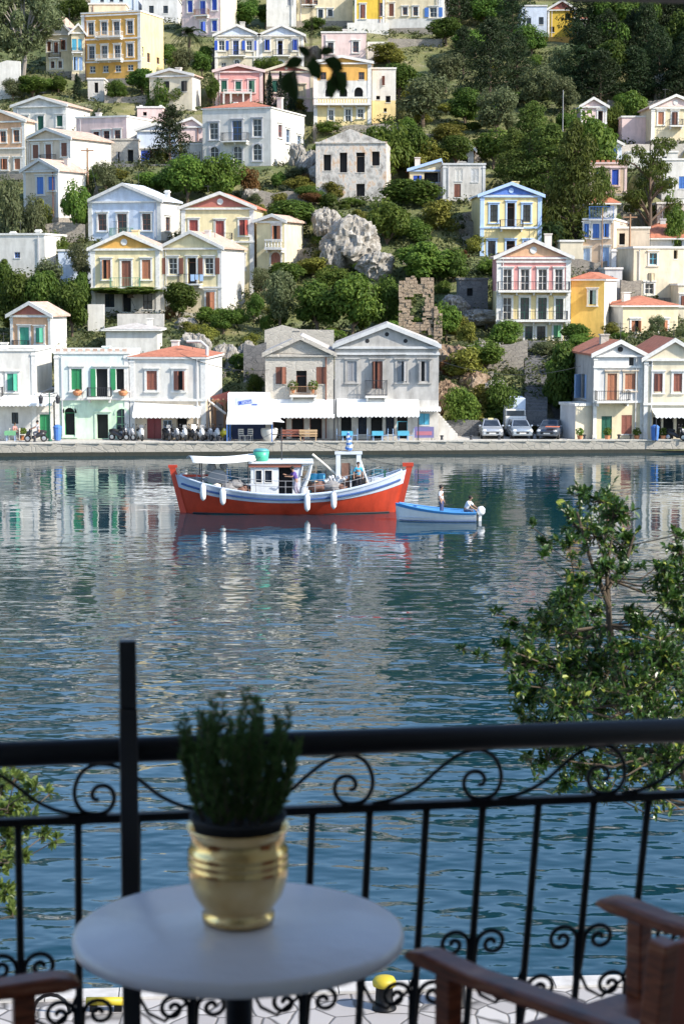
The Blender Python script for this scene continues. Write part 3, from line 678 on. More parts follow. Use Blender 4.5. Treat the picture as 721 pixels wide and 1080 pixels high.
H('crumbling white pillar house', 'roofless little white tower with one opening below the ochre mansion', 93, 110, 107, 83, Y=258, D=4, wall='oldplaster', win=[(102, 87, 98, 4, 'on')], pil=False)
H('pink chimney house', 'small pale pink parapet building above the long flat house', 145, 172, 128, 113, Y=250, D=5, wall='palepink', win=[(153, 118, 122, 4, 'on')], pil=False, chim=[(147, 109, 3), (168, 109, 3)])
H('beige blue house', 'beige two storey house with bright blue shutters at the top edge', 192, 233, 38, -6, xs=250, rot=18, Y=287, wall='palepink', side='palecream', win=[(201, 1, 13, 5, 's', 'blue'), (214.5, 2, 16, 5, 'sd', 'blue'), (226.5, 0, 12, 5, 's', 'blue'), (214.5, 24, 34, 5, 's', 'blue'), (226.5, 23, 34, 5, 's', 'blue')], bal=[(206, 221, 17, 11, 'redbrown' if False else 'wood', .6)], pil=False)
for nm, lb, a, b, pkx, ws in (
    ('left white gabled twin', 'left half of the white twin house with pale blue pediments and a blue balcony door', 227, 273, 250, [(234, 43, 53, 6, 'O', 'blue'), (249, 43, 58, 6, 'gd', 'blue'), (263, 43, 53, 6, 'O', 'blue'), (236, 66, 73, 5, 'gn', 'trim'), (250, 63, 74, 5, 'gan', 'trim')]),
    ('right white gabled twin', 'right half of the white twin house with pale blue pediments and a dark balcony door', 274, 320, 297, [(282, 42, 53, 5, 's', 'blue'), (295.5, 43, 58, 5, 'od', 'blue'), (311, 42, 53, 5, 's', 'blue'), (296, 64, 72, 6, 'gan', 'trim'), (311, 65, 72, 5, 'gn', 'trim')])):
    H(nm, lb, a, b, 76, 37, pk=(pkx, 27), Y=273, D=8, wall='palecream', ped='blueish', roof='tileblue', win=ws, bands=[60], bal=[(pkx - 9, pkx + 9, 58.5, 53, 'iron', .7)])
h = H('pink house', 'rose pink house with green shutters, brick-red pediment and a white timber balcony', 227, 277, 114, 75, pk=(251, 69), Y=257, D=6, wall='pink', ped='brick', trim='palepink', roof='tile', win=[(236.5, 85, 97, 6, 's', 'darkgreen'), (251.5, 86, 96, 6, 'sd', 'darkgreen'), (265.5, 85, 97, 6, 's', 'darkgreen')], bal=[(236, 266, 98, 95, 'trim', 1.)])
for px in (236.5, 244, 257, 265):
    u = h['U'](px); MB().box(u - .1, u + .1, -.98, -.8, h['Z'](111), h['Z'](99.3)).build('balcony_post', M['trim'], h['root'])
H('second pink house', 'faded pink house with a round gable medallion half hidden by a cypress', 280, 330, 118, 75, pk=(302, 68), Y=258, D=6, wall='palepink', ped='brick', medal=True, trim='palecream', win=[(316, 109, 116, 6, 's', 'dark'), (318, 90, 102, 7, 's', 'cream'), (290, 85, 97, 6, 's', 'darkgreen')], bands=[104])
H('cream top house', 'long pale yellow house at the top edge with a small red balcony', 313, 372, 22, -8, Y=293, D=8, wall='cream', win=[(326, -6, 7, 7, 's', 'brown'), (338, 10, 19, 5, 'g', 'dark'), (348, 10, 17, 5, 'g', 'dark'), (331, 0, 5, 8, 'gn', 'redbrown')], bal=[(318, 333, 5, 0, 'wood', .7)], pil=False)
H('white top house', 'bright white building with an arched opening beside the pale yellow top house', 281, 312, 28, -4, Y=291, D=8, wall='white', win=[(306, -2, 6, 6, 'sn', 'greypaint')], pil=False)
H('plain cream house', 'plain cream flat-roofed house with two brown windows above the ochre pediment house', 339, 386, 66, 34, Y=274, D=8, wall='palepink', win=[(348.5, 45, 56, 6, 'g', 'brown'), (375, 44, 55, 6, 'g', 'brown')], pil=False)
H('arcade house', 'ochre pediment house with a white arcaded loggia and a pale yellow lower floor', 331, 391, 134, 66, pk=(360, 60), Y=249, D=7, wall='ochre', zones=[(85, 'white'), (104, 'yellow')], trim='trim', roof='tilegrey',
  win=[(341, 76, 84, 6, 'gn', 'brown'), (362, 76, 87, 6, 'gdn', 'brown'), (381, 76, 84, 6, 'gn', 'brown'), (347, 93, 102, 8, 'oan', None), (362, 93, 102, 8, 'oan', None), (378, 92, 102, 9, 'oan', None), (349, 116, 127, 5, 'g', 'trim'), (367, 115, 128, 6, 'gd', 'trim'), (380, 115, 124, 6, 'g', 'trim')], bal=[(331, 391, 110, 103, 'stone', .8)])
H('narrow white house', 'narrow white house with a yellow band right of the arcaded house', 392, 417, 130, 72, Y=252, D=7, wall='white', zones=[(92, 'white'), (106, 'yellow')], win=[(398.5, 101, 105, 4, 'on'), (409, 101, 108, 5, 'on'), (406, 114, 118, 3, 'on'), (404, 80, 90, 3, 'sn', 'brown')], pil=False)
H('ochre top house', 'ochre and white house with two dark doors at the top edge', 374, 405, 28, -10, Y=290, D=8, wall='mustard', win=[(382.5, 5, 19, 5, 's', 'redbrown'), (402, 3, 17, 5, 'gn', 'brown')], zones=[(20, 'white')])
H('cream twin top house', 'wide cream house with a blue shuttered window and a white end at the top edge', 406, 465, 30, -8, xs=475, rot=9, Y=291, wall='cream', side='white', win=[(412.5, 4, 17, 5, 's', 'brown'), (427, 8, 16, 5, 'g', 'brown'), (438, 8, 17, 5, 'g', 'brown'), (457, 9, 19, 8, 'O', 'midblue')], zones=[(20, 'white')])
H('mustard villa', 'bright mustard villa with red-trimmed pediment on the wooded ridge', 577, 606, 44, 10, pk=(592, 1), rot=4, Y=290, D=7, wall='mustard', trim='trim', ped='brick', win=[(582, 28, 34, 4, 'on'), (598, 14, 20, 6, 'on')], pil=True)
H('maroon villa', 'maroon house with pale blue windows joined to the mustard villa', 607, 650, 40, 20, Y=288, D=7, wall='maroon', win=[(613, 26, 34, 5, 'g', 'paleblue'), (623, 26, 35, 5, 'g', 'paleblue'), (635, 27, 34, 5, 'g', 'paleblue'), (645, 27, 34, 3, 'g', 'paleblue')], zones=[(36, 'ochre')], rtype='hip', pk=(628, 14), roof='tile')
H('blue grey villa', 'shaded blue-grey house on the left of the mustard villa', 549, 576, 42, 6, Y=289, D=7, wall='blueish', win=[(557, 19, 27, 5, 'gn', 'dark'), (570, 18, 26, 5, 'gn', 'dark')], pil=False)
H('white chapel house', 'blocky white house with one tiny blue window at the left edge', -10, 48, 292, 247, xs=56, rot=10, Y=206, wall='white', D=7, win=[(19, 266, 272, 6, 'gn', 'midblue')], pil=False, chim=[(30, 241, 5), (3, 243, 5)])
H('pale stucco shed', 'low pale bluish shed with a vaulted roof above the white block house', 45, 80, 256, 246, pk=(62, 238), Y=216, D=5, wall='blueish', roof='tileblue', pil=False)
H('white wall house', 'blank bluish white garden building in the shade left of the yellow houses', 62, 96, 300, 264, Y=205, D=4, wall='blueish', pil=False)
H('pink roof house', 'half hidden small house with a pale red roof between dark trees at the left', 180, 214, 150, 133, pk=(203, 125), Y=246, D=5, wall='palepink', roof='tile', pil=False)
H('far white house', 'far white house on the ridge left of the beige blue-shutter house', 150, 188, 28, -2, Y=300, D=7, wall='chalk', win=[(160, 6, 14, 5, 'gn', 'dark'), (175, 6, 14, 5, 'gn', 'dark')], pil=False)
H('slate roof house', 'far blue-grey house with a row of windows behind the ochre mansion', 96, 146, 12, -10, Y=300, D=7, wall='blueish', win=[(108, -6, 2, 4, 'gn', 'dark'), (118, -6, 2, 4, 'gn', 'dark'), (128, -6, 2, 4, 'gn', 'dark')], pil=False)
H('white spire house', 'slim white house with a pointed chimney between the ochre block and the cream cottage', 637, 655, 330, 283, Y=200, D=6, wall='chalk', win=[(643, 291, 303, 5, 'sn', 'paleblue')], pil=False, chim=[(650, 262, 5)])
H('plastered courtyard house', 'plain cream courtyard house with a ragged wall behind the three storey pink house', 590, 614, 290, 254, Y=206, D=6, wall='palecream', pil=False)
H('right edge white block', 'white flat block with a small red window cut by the right picture edge', 714, 745, 340, 300, Y=196, D=5, wall='palecream', win=[(719, 312, 322, 4, 's', 'redbrown')], pil=False)

H('beige stepped house', 'plain beige stepped house with one dark doorway right of the three tall blue shutters', 647, 684, 284, 240, xs=690, rot=6, Y=209, D=6, wall='beige', win=[(655, 246, 258, 6, 'on'), (672, 262, 276, 7, 'sn', 'brown')], pil=False)
H('white terrace block', 'long low white block below the rose-pediment house at the right', 662, 714, 178, 160, Y=238, D=6, wall='white', win=[(676, 165, 173, 5, 'gn', 'trim'), (700, 165, 173, 5, 'gn', 'trim')], pil=False)
H('stone end house', 'pale stone house with two small windows under the white house with navy shutters', 692, 741, 242, 214, Y=219, D=6, wall='stonelight', win=[(704, 222, 232, 6, 'gn', 'trim'), (718, 222, 232, 6, 'gn', 'trim')], pil=False)
H('blue gabled cottage', 'small pale blue gabled cottage among the bushes left of the pale pink yard', 632, 655, 168, 152, pk=(643, 146), Y=238, D=5, wall='blueish', ped='blueish', roof='tile', win=[(638, 156, 166, 4, 's', 'midblue'), (648, 156, 166, 4, 's', 'midblue')], pil=False)
H('cream ridge cottage', 'small cream cottage with two brown shutters just above the rose-pediment house', 690, 720, 98, 82, pk=(705, 76), Y=258, D=5, wall='palecream', ped='cream', roof='tile', win=[(698, 86, 95, 4, 's', 'brown'), (712, 86, 95, 4, 's', 'brown')], pil=False)
# ------------------------------------------------------------------ terrain
from mathutils import noise as MN
rng = random.Random(7)
_yd = np.array(_YD[::-1], float); _pyd = np.array(_PY[::-1], float)

def ground(X, Y):
    py = float(np.interp(Y, _yd, _pyd))
    y2 = min(max(Y, 152), 380)
    z = pt(CX, py, y2).z
    if Y > 380: z += (Y - 380) * .12
    if Y < 163: z = min(z, .2 + (Y - 157) * .2)
    if Y > 280:                                      # a dip in the ridge where the sky shows at upper left
        d = abs(X - (-43)) / 9.
        if d < 1.6:
            cap = pt(CX, 6, y2).z; k = 1 - min(1, max(0, d - .6))
            z = z * (1 - k) + min(z, cap) * k
    n = MN.noise((X * .05, Y * .05, 3)) * 1.6 + MN.noise((X * .2, Y * .2, 9)) * .5
    return z + n * min(1, max(0, (Y - 164) / 14))

def _inside(poly, x, y, mrg):
    n = len(poly); dmin = 1e9; ins = True
    for i in range(n):
        a, b = poly[i], poly[(i + 1) % n]
        ex, ey = b.x - a.x, b.y - a.y; L = math.hypot(ex, ey)
        d = ((x - a.x) * ey - (y - a.y) * ex) / L     # + outside (ccw)
        if d > 0: ins = False
        dmin = min(dmin, -d)
    return dmin > -mrg

_bb = [(min(p.x for p in c) - 2, max(p.x for p in c) + 2, min(p.y for p in c) - 2, max(p.y for p in c) + 2, c, z) for c, z in FOOT]
FOOT.append(([Vector((pt(468, 462, 159).x, 157, 0)), Vector((pt(606, 462, 159).x, 157, 0)), Vector((pt(606, 462, 159).x, 166.5, 0)), Vector((pt(468, 462, 159).x, 166.5, 0))], .5))
_bb.append((min(p.x for p in FOOT[-1][0]) - 2, max(p.x for p in FOOT[-1][0]) + 2, 155, 169, FOOT[-1][0], .5))
def foot_z(x, y, mrg=1.0):
    zz = None
    for a, b, c, d, poly, z in _bb:
        if a < x < b and c < y < d and _inside(poly, x, y, mrg): zz = z if zz is None else min(zz, z)
    return zz
_b2 = [(min(p.x for p in c) - 2, max(p.x for p in c) + 2, min(p.y for p in c) - 2, max(p.y for p in c) + 2, c, z) for c, z in FOOT2]
def land(x, y):
    z = foot_z(x, y); g = ground(x, y)
    for a, b, c, d, poly, zz in _b2:
        if a < x < b and c < y < d and _inside(poly, x, y, .8): z = zz if z is None else min(z, zz)
    return g if z is None else min(g, z - .06)

xs_ = np.concatenate([np.arange(-420, -100, 20), np.arange(-100, 100.1, 1.0), np.arange(120, 421, 20)])
ys_ = np.concatenate([np.arange(157, 330, 1.0), np.arange(330, 470, 5.0)])
mb = MB(); nx = len(xs_)
for y in ys_:
    for x in xs_: mb.v.append((x, y, land(x, y)))
for j in range(len(ys_) - 1):
    for i in range(nx - 1):
        a = j * nx + i; mb.f.append((a, a + 1, a + nx + 1, a + nx)); mb.m.append(0)
m, nt, bs = _new('hillside')
v = _coords(nt)
n1 = _noise(nt, v, .11, 6, .65); n2 = _noise(nt, v, .7, 6, .7); n3 = _noise(nt, v, 3.2, 4, .7)
grass = _ramp(nt, n1, [(.34, (.06, .09, .02)), (.46, (.13, .15, .04)), (.56, (.24, .21, .07)), (.68, (.32, .27, .15))])
spk = _ramp(nt, n2, [(.38, (.05, .075, .025)), (.54, (.11, .125, .05)), (.70, (.30, .27, .21))])
c = _mixc(nt, .5, grass, spk)
geo = nt.nodes.new('ShaderNodeNewGeometry'); sx = nt.nodes.new('ShaderNodeSeparateXYZ'); nt.links.new(geo.outputs['Normal'], sx.inputs[0])
steep = _ramp(nt, sx.outputs['Z'], [(.55, (1, 1, 1)), (.78, (0, 0, 0))])
rockc = _ramp(nt, n3, [(.3, (.11, .09, .07)), (.55, (.26, .22, .17)), (.7, (.42, .38, .32))])
nt.links.new(_mixc(nt, steep, c, rockc), bs.inputs['Base Color']); bs.inputs['Roughness'].default_value = 1
_bump(nt, bs, n3, .8, .25)
tag(mb.build('terrain', m, smooth=True), kind='structure')
tag(MB().box(-6000, 6000, -3000, 9000, -9, -8.9).build('seabed', paint('seabed_mud', (.05, .08, .08), .9)), kind='structure')

# ------------------------------------------------------------------ water
m, nt, bs = _new('harbour_water')
bs.inputs['Base Color'].default_value = (.003, .030, .044, 1); bs.inputs['Roughness'].default_value = .04
bs.inputs['IOR'].default_value = 1.33
va = _coords(nt, 'Object', (.6, 1., 1)); vb = _coords(nt, 'Object', (.75, 1, 1))
swell = _noise(nt, va, .34, 1, .4); chop = _noise(nt, vb, 1.05, 1.6, .45); rip = _noise(nt, vb, 4.5, 2, .5)
calm = _noise(nt, _coords(nt, 'Object', (.25, 1, 1)), .05, 3, .55)
def mth(op, a, b):
    n = nt.nodes.new('ShaderNodeMath'); n.operation = op
    for s, x in zip(n.inputs, (a, b)):
        if hasattr(x, 'is_linked'): nt.links.new(x, s)
        else: s.default_value = x
    return n.outputs[0]
hsum = mth('ADD', mth('MULTIPLY', swell, .13), mth('ADD', mth('MULTIPLY', chop, .125), mth('MULTIPLY', rip, .003)))
amp = nt.nodes.new('ShaderNodeMapRange'); amp.inputs[1].default_value = .35; amp.inputs[2].default_value = .65; amp.inputs[3].default_value = .35; amp.inputs[4].default_value = 1.4
nt.links.new(calm, amp.inputs[0])
b = nt.nodes.new('ShaderNodeBump'); b.inputs['Distance'].default_value = 1.0; b.inputs['Strength'].default_value = .8
sx = nt.nodes.new('ShaderNodeSeparateXYZ'); nt.links.new(_coords(nt), sx.inputs[0])
shel = nt.nodes.new('ShaderNodeMapRange'); shel.inputs[1].default_value = 42; shel.inputs[2].default_value = 110; shel.inputs[3].default_value = 1.15; shel.inputs[4].default_value = .25   # calmer in the lee of the far shore
nt.links.new(sx.outputs['Y'], shel.inputs[0])
nt.links.new(mth('MULTIPLY', mth('MULTIPLY', hsum, amp.outputs[0]), shel.outputs[0]), b.inputs['Height']); nt.links.new(b.outputs['Normal'], bs.inputs['Normal'])
WATER = m
mb = MB(); mb.poly([(-6000, -3000, 0), (6000, -3000, 0), (6000, 9000, 0), (-6000, 9000, 0)])
tag(mb.build('water', m), kind='structure')

# ------------------------------------------------------------------ far quay
def quay_y(x): return 155.2 + (x + 26) / 52 * 3.6 - 1.6
mb = MB(); N = 140
for i in range(N):
    x0, x1 = -300 + 600 * i / N, -300 + 600 * (i + 1) / N
    y0, y1 = quay_y(x0), quay_y(x1)
    mb.poly([(x0, y0, -3), (x1, y1, -3), (x1, y1, .95), (x0, y0, .95)], 0)
    mb.poly([(x0, y0, .95), (x1, y1, .95), (x1, 176, .95), (x0, 176, .95)], 1)
stone('quayface', (.50, .46, .39), (.38, .35, .29), 1.7, (.30, .28, .24), .5)
paint('paving', (.52, .49, .44), .95, 0, .3)
tag(mb.build('quay', [M['quayface'], M['paving']]), kind='structure')
mb = MB()
rr = random.Random(3); x = -120.
while x < 120:
    L = rr.uniform(.9, 2.2); h = rr.uniform(.16, .24)
    y0 = quay_y(x + L / 2)
    mb.box(x, x + L - .03, y0 - .07, y0 + .45, .951, .951 + h * .5); x += L
paint('coping', (.56, .53, .46), .95, 0, .35)
tag(mb.build('quay_coping', M['coping']), kind='structure')
mb = MB()
for i in range(N):
    x0, x1 = -300 + 600 * i / N, -300 + 600 * (i + 1) / N
    h0, h1 = .30 + .16 * MN.noise((x0 * .7, 0, 0)), .30 + .16 * MN.noise((x1 * .7, 0, 0))
    mb.poly([(x0, quay_y(x0) - .03, -.5), (x1, quay_y(x1) - .03, -.5), (x1, quay_y(x1) - .03, h1), (x0, quay_y(x0) - .03, h0)])
tag(mb.build('quay_waterline', paint('algae', (.035, .035, .022), .6, 0, .4)), kind='structure')

# ------------------------------------------------------------------ walls of the terraces
def terrace_wall(label, x0, x1, yt, yb, Y, mat, th=.6, name='retaining_wall', step=0):
    a, b, c = pt(x0, yb, Y), pt(x1, yb, Y), pt(x0, yt, Y)
    r = random.Random(int(x0 * 7 + yt)); mb = MB(); W = b.x - a.x; Hh = c.z - a.z
    n = max(2, int(W / 1.2)); prof = [(0, -2.5), (W, -2.5)]
    prof += [(W * (n - i) / n, Hh + (r.uniform(-1, 1) * step)) for i in range(n + 1)]
    mb.prism(prof, 0, th)
    o = mb.build(name, M[mat], loc=(a.x, a.y, a.z)); tag(o, label, 'wall', None, 'thing'); return o
TW = terrace_wall
TW('dark rubble wall topped flat, under the pale blue house with the royal blue doors', 121, 184, 173, 196, 231, 'darkstone', step=.1)
TW('grey stone retaining wall under the large white house', 252, 290, 173, 196, 234.5, 'rubble')
TW('pale stone terrace wall under the yellow twin house and its rail', 184, 276, 331, 346, 192.5, 'stonelight', step=.2)
TW('dark dry-stone wall below the single storey cream cottage', 655, 741, 355, 372, 183, 'darkstone', step=.12)
TW('curved pale stone wall below the wide cream house on the ridge', 409, 466, 41, 55, 283, 'rubble', step=.1)
TW('white rendered wall beside the plain cream house', 387, 410, 44, 56, 276, 'white')
TW('low grey dry-stone wall behind the silver car on the quay', 468, 506, 444, 464, 162, 'darkstone', step=.12)
TW('white gate pier wall at the foot of the yellow balcony house', 93, 110, 321, 347, 187, 'white')
TW('white parapet wall with grey render below the vine-covered balcony', 124, 173, 331, 347, 186, 'oldplaster')
TW('bleached rubble wall in the gorse below the ruined stone house', 427, 462, 213, 226, 219, 'rubble', step=.3)
TW('tumbled rubble wall above the parking bay', 505, 556, 360, 372, 178, 'rubble', step=.4)
TW('stone wall beside the dark gully steps and the leafy tree', 577, 612, 400, 462, 168, 'darkstone', step=.2)
TW('rough stone gable remnant between the rock face and the rough stone house', 257, 281, 366, 416, 171, 'darkstone', step=.5)
TW('grey stone wall remnant rising behind the rough stone house', 279, 352, 346, 362, 176, 'stonelight', step=.25)
TW('white garden wall beside the walled pink yard near the right edge', 650, 721, 152, 166, 240, 'stonelight', step=.1)
TW('white wall with flat top left of the narrow slim white house', 654, 676, 296, 306, 199, 'rubble', step=.1)
TW('pale rendered wall below the maroon villa', 568, 652, 39, 52, 284, 'ochre')
TW('whitewashed garden wall behind the ridge bushes left of the wide cream house', 366, 410, 24, 33, 288, 'white')
TW('white wall among the trees at the left above the peach edge house', -6, 22, 66, 100, 259, 'white', step=.4)

for x0, x1, py, lb in ((436, 502, 242, 'dry-stone terrace wall among the gorse left of the blue-pediment house'), (298, 346, 268, 'dry-stone terrace wall at the left foot of the limestone crag'), (424, 480, 284, 'long dry-stone terrace wall above the ruined arch'), (262, 330, 196 + 14, 'low dry-stone wall on the scrub below the large white house'),
    (470, 530, 232 + 24, 'broken dry-stone wall left of the blue-trimmed yellow house'), (470, 520, 398, 'earth terrace wall on the dry slope above the silver car'), (500, 552, 384, 'upper earth terrace wall on the dry slope beside the gully'), (415, 480, 150, 'dry-stone terrace wall between the olive and the bushes'), (500, 560, 158, 'dry-stone terrace wall under the grey olives'),
    (212, 232, 60, 'dry-stone wall beside the palm on the upper slope'), (640, 700, 112, 'dry-stone wall left of the rose-pediment house'), (330, 420, 118 + 20, 'dry-stone wall along the path under the arcaded house'), (110, 190, 98 + 10, 'dry-stone wall below the ochre mansion'), (10, 90, 206 + 36, 'dry-stone wall among the olives at the left'), (575, 640, 268 + 14, 'dry-stone wall between the palm and the tan house')):
    TW(lb, x0, x1, py - 7, py, depth(py) - .4, 'rubble', .5, 'terrace_wall', .25)
# roofless arch ruin and stone hut
def ruin_arch():
    Y = 184; a = pt(420, 358, Y); s = lambda px: (px - 420) * Y / F; z = lambda py: pt(CX, py, Y).z - a.z
    root = empty('ruined_arch', a, 'brown ruined stone wall with a tall empty arched doorway on the slope', 'ruin')
    r = random.Random(5); mb = MB()
    def course(x0, x1, z0, z1, hole, top, bx=.42, bz=.3, y0=0.):
        zz = z0
        while zz < z1:
            bz = r.uniform(.16, .34); xx = x0 - r.uniform(0, .3)
            while xx < x1:
                bx = r.uniform(.2, .6)
                a, b2 = max(xx, x0) + .008, min(xx + bx, x1) - .008; m_ = (a + b2) / 2; zm = zz + bz / 2
                keep = b2 - a > .05 and not any(h0 < m_ < h1 and k0 < zm < k1 - max(0, abs(m_ - (h0 + h1) / 2) - .25) * .9 for h0, h1, k0, k1 in hole) and zm < top(m_) and r.random() > .02
                if keep: mb.box(a - r.uniform(0, .01), b2 - r.uniform(0, .02), y0 - r.uniform(0, .13), .75 + r.uniform(0, .1), zz + .004, zz + bz - .004 - r.uniform(0, .02))
                xx += bx
            zz += bz
    tp = lambda x: z(295) + .7 * MN.noise((x * 1.3, 4, 1)) + .1
    course(s(420), s(457), -1.5, z(286), [(s(434.5), s(446), z(343), z(311)), (s(444), s(451.5), z(359), z(347))], tp)
    mb.build('wall', M['ruinstone'], root)
    mb = MB(); course(s(457), s(466), -1.5, z(318), [], lambda x: z(322) - (x - s(457)) * .8 + .4 * MN.noise((x * 2, 1, 1)), y0=-.15)
    mb.build('buttress', M['ruinstone'], root)
    MB().box(s(422), s(455), .25, .5, -1.5, z(340)).build('core', M['ruinstone'], root)
ruin_arch()
h = H('stone hut', 'small dark rubble hut with one square hole for a window', 484, 514, 330, 294, Y=192, D=5, wall='darkstone', trim='darkstone', win=[(495, 304, 312, 6, 'on')], pil=False, name='stone_hut')
# gully steps
mb = MB()
for i in range(26):
    y = 164 + i * .75; zz = max(1.05, ground(pt(565, 400, y).x, y + .4) + .25)
    a = pt(553, 400, y).x; b2 = pt(577, 400, y).x
    mb.box(a, b2, y, y + .8, zz - 1.2, zz)
o = mb.build('stone_stair', M['darkstone']); tag(o, 'stone stairway coloured dark for shade, climbing the gully behind the parked cars', 'stairs')  # dark stone colour stands in for the shade in the gully

# ------------------------------------------------------------------ rocks
m, nt, bs = _new('limestone')
v = _coords(nt); n1 = _noise(nt, _coords(nt, 'Object', (1.4, 1.4, .5)), 1.6, 7, .75); n2 = _noise(nt, v, 5, 5, .7)
c1 = _ramp(nt, n1, [(.36, (.11, .095, .075)), (.50, (.31, .28, .235)), (.64, (.50, .47, .42))])
nt.links.new(_mixc(nt, .3, c1, _ramp(nt, n2, [(.4, (.2, .17, .13)), (.6, (.5, .48, .45))])), bs.inputs['Base Color'])
bs.inputs['Roughness'].default_value = 1; _bump(nt, bs, n1, .9, .4); MATS['limestone'] = m
m, nt, bs = _new('redrock'); n1 = _noise(nt, _coords(nt), 1.3, 7, .75)
nt.links.new(_ramp(nt, n1, [(.34, (.09, .06, .04)), (.5, (.28, .19, .12)), (.66, (.42, .33, .24))]), bs.inputs['Base Color']); bs.inputs['Roughness'].default_value = 1
_bump(nt, bs, n1, .9, .4); MATS['redrock'] = m

def rock_mesh(seed, n=56):
    mb = MB(); r = random.Random(seed); off = Vector((r.uniform(0, 90), r.uniform(0, 90), r.uniform(0, 90)))
    mb.ball((0, 0, 0), 1, n)
    for i, p in enumerate(mb.v):
        p = Vector(p); q = p * 1.4 + off
        d = 1 + .38 * MN.noise(q) + .34 * (.5 - abs(MN.noise(Vector((q.x * 2.3, q.y * 2.3, q.z * 1.1))))) - .08 + .20 * (.4 - abs(MN.noise(Vector((q.x * 4.5, q.y * 4.5, q.z * 2))))) + .08 * MN.noise(q * 9)
        mb.v[i] = tuple(p * d)
    return mb
_rk = {}
def rock(px, py, wpx, hpx, Y, label, mat='limestone', group=None):
    seed = int(px * 3 + py) % 6
    o = rock_mesh(seed).build('rock_outcrop', M[mat]) if (seed, mat) not in _rk else _rk[(seed, mat)].copy()
    if (seed, mat) not in _rk: _rk[(seed, mat)] = o
    else: COL.objects.link(o)
    k = Y / F; o.location = pt(px, py, Y); o.scale = (wpx * k / 2, wpx * k / 2.2, hpx * k / 2)
    o.rotation_euler = (0, 0, rng.uniform(0, 6))
    tag(o, label, 'rock', group)
for px, py, w, h_, Y, lb in (
    (371, 257, 62, 46, 205, 'tall jagged grey-white limestone crag below the ruined stone house'),
    (346, 238, 32, 34, 210, 'white limestone boulder left of the tall crag'),
    (396, 280, 36, 26, 202, 'low white limestone ledge at the right foot of the tall crag'),
    (350, 272, 26, 30, 203.5, 'narrow limestone rock at the left foot of the tall crag'),
    (327, 176, 26, 30, 231, 'bright white rock face beside the large white house'),
    (314, 166, 18, 26, 234, 'white rock at the corner of the large white house'),
    (345, 184, 36, 24, 228, 'flat pale boulder in front of the ruined stone house'),
    (328, 212, 24, 16, 222, 'small white rock above the dark bushes right of the yellow houses'),
    (266, 207, 20, 14, 223, 'grey rock behind the terracotta pediment house'),
    (206, 370, 34, 34, 178, 'pale cliff face behind the white shuttered house'),
    (238, 392, 36, 46, 173.5, 'bulging pale limestone cliff between the shuttered house and the stone house'),
    (263, 380, 26, 36, 176, 'shadowed limestone cliff left of the rough stone house'),
    (230, 405, 40, 34, 173, 'dark cliff foot behind the wooden pergola'),
    (262, 412, 40, 30, 172, 'rock base behind the white kiosk'),
    (505, 335, 40, 14, 189, 'long pale ledge under the rubble hut'),
    (480, 322, 28, 20, 190, 'pinkish boulder left of the rubble hut'),
    (508, 372, 34, 18, 177, 'white boulder on the dry slope above the parked cars'),
    (522, 412, 26, 20, 168, 'bluish white rock above the white van box'),
    (196, 345, 24, 18, 188, 'white boulder under the terrace of the yellow twin house')): rock(px, py, w, h_, Y, lb)
for px, py, w, h_, Y, lb in ((478, 388, 44, 44, 175, 'red-brown earth bank right of the weathered grey house'), (500, 410, 36, 30, 171, 'brown crumbling bank behind the silver car'), (470, 420, 30, 30, 169, 'earthy rock at the corner of the weathered grey house')):
    rock(px, py, w, h_, Y, lb, 'redrock')

# ------------------------------------------------------------------ plants
leafmat('leaf_broad', (.06, .11, .018), (.20, .27, .05), trans=.48); leafmat('leaf_olive', (.10, .125, .05), (.27, .29, .15), trans=.42)
leafmat('leaf_fir', (.020, .038, .014), (.07, .098, .034)); leafmat('leaf_pine', (.07, .10, .020), (.20, .24, .05), trans=.45); leafmat('leaf_cypress', (.010, .024, .010), (.028, .050, .020), trans=.15)
leafmat('leaf_gorse', (.13, .14, .022), (.34, .31, .06)); leafmat('leaf_rust', (.12, .055, .022), (.30, .15, .05))
leafmat('leaf_palm', (.035, .060, .020), (.10, .14, .05)); leafmat('leaf_bright', (.085, .15, .024), (.25, .32, .055), trans=.45)
paint('bark', (.14, .10, .07), .95, 0, .4); paint('barkpale', (.34, .30, .26), .95, 0, .4)

def leaves(cent, rad, n, size, r, mb, asp=.6, up=.25):
    """n small rhombic leaf clumps in the ellipsoid shell cent/rad"""
    for _ in range(n):
        d = Vector((r.gauss(0, 1), r.gauss(0, 1), r.gauss(0, 1))).normalized()
        t = r.uniform(.25, 1) ** .45
        p = Vector((cent[0] + d.x * rad[0] * t, cent[1] + d.y * rad[1] * t, cent[2] + d.z * rad[2] * t))
        nrm = (d + Vector((r.gauss(0, .42), r.gauss(0, .42), r.gauss(0, .42) + up + .2))).normalized()
        a = nrm.orthogonal().normalized(); a.rotate(Matrix.Rotation(r.uniform(0, 6.28), 3, nrm)); b2 = nrm.cross(a)
        s = size * r.uniform(.6, 1.3)
        a = a * s; b2 = b2 * s * asp; k = nrm * s * .25
        mb.poly([p - a, p - b2 + k, p + a, p + b2 + k])

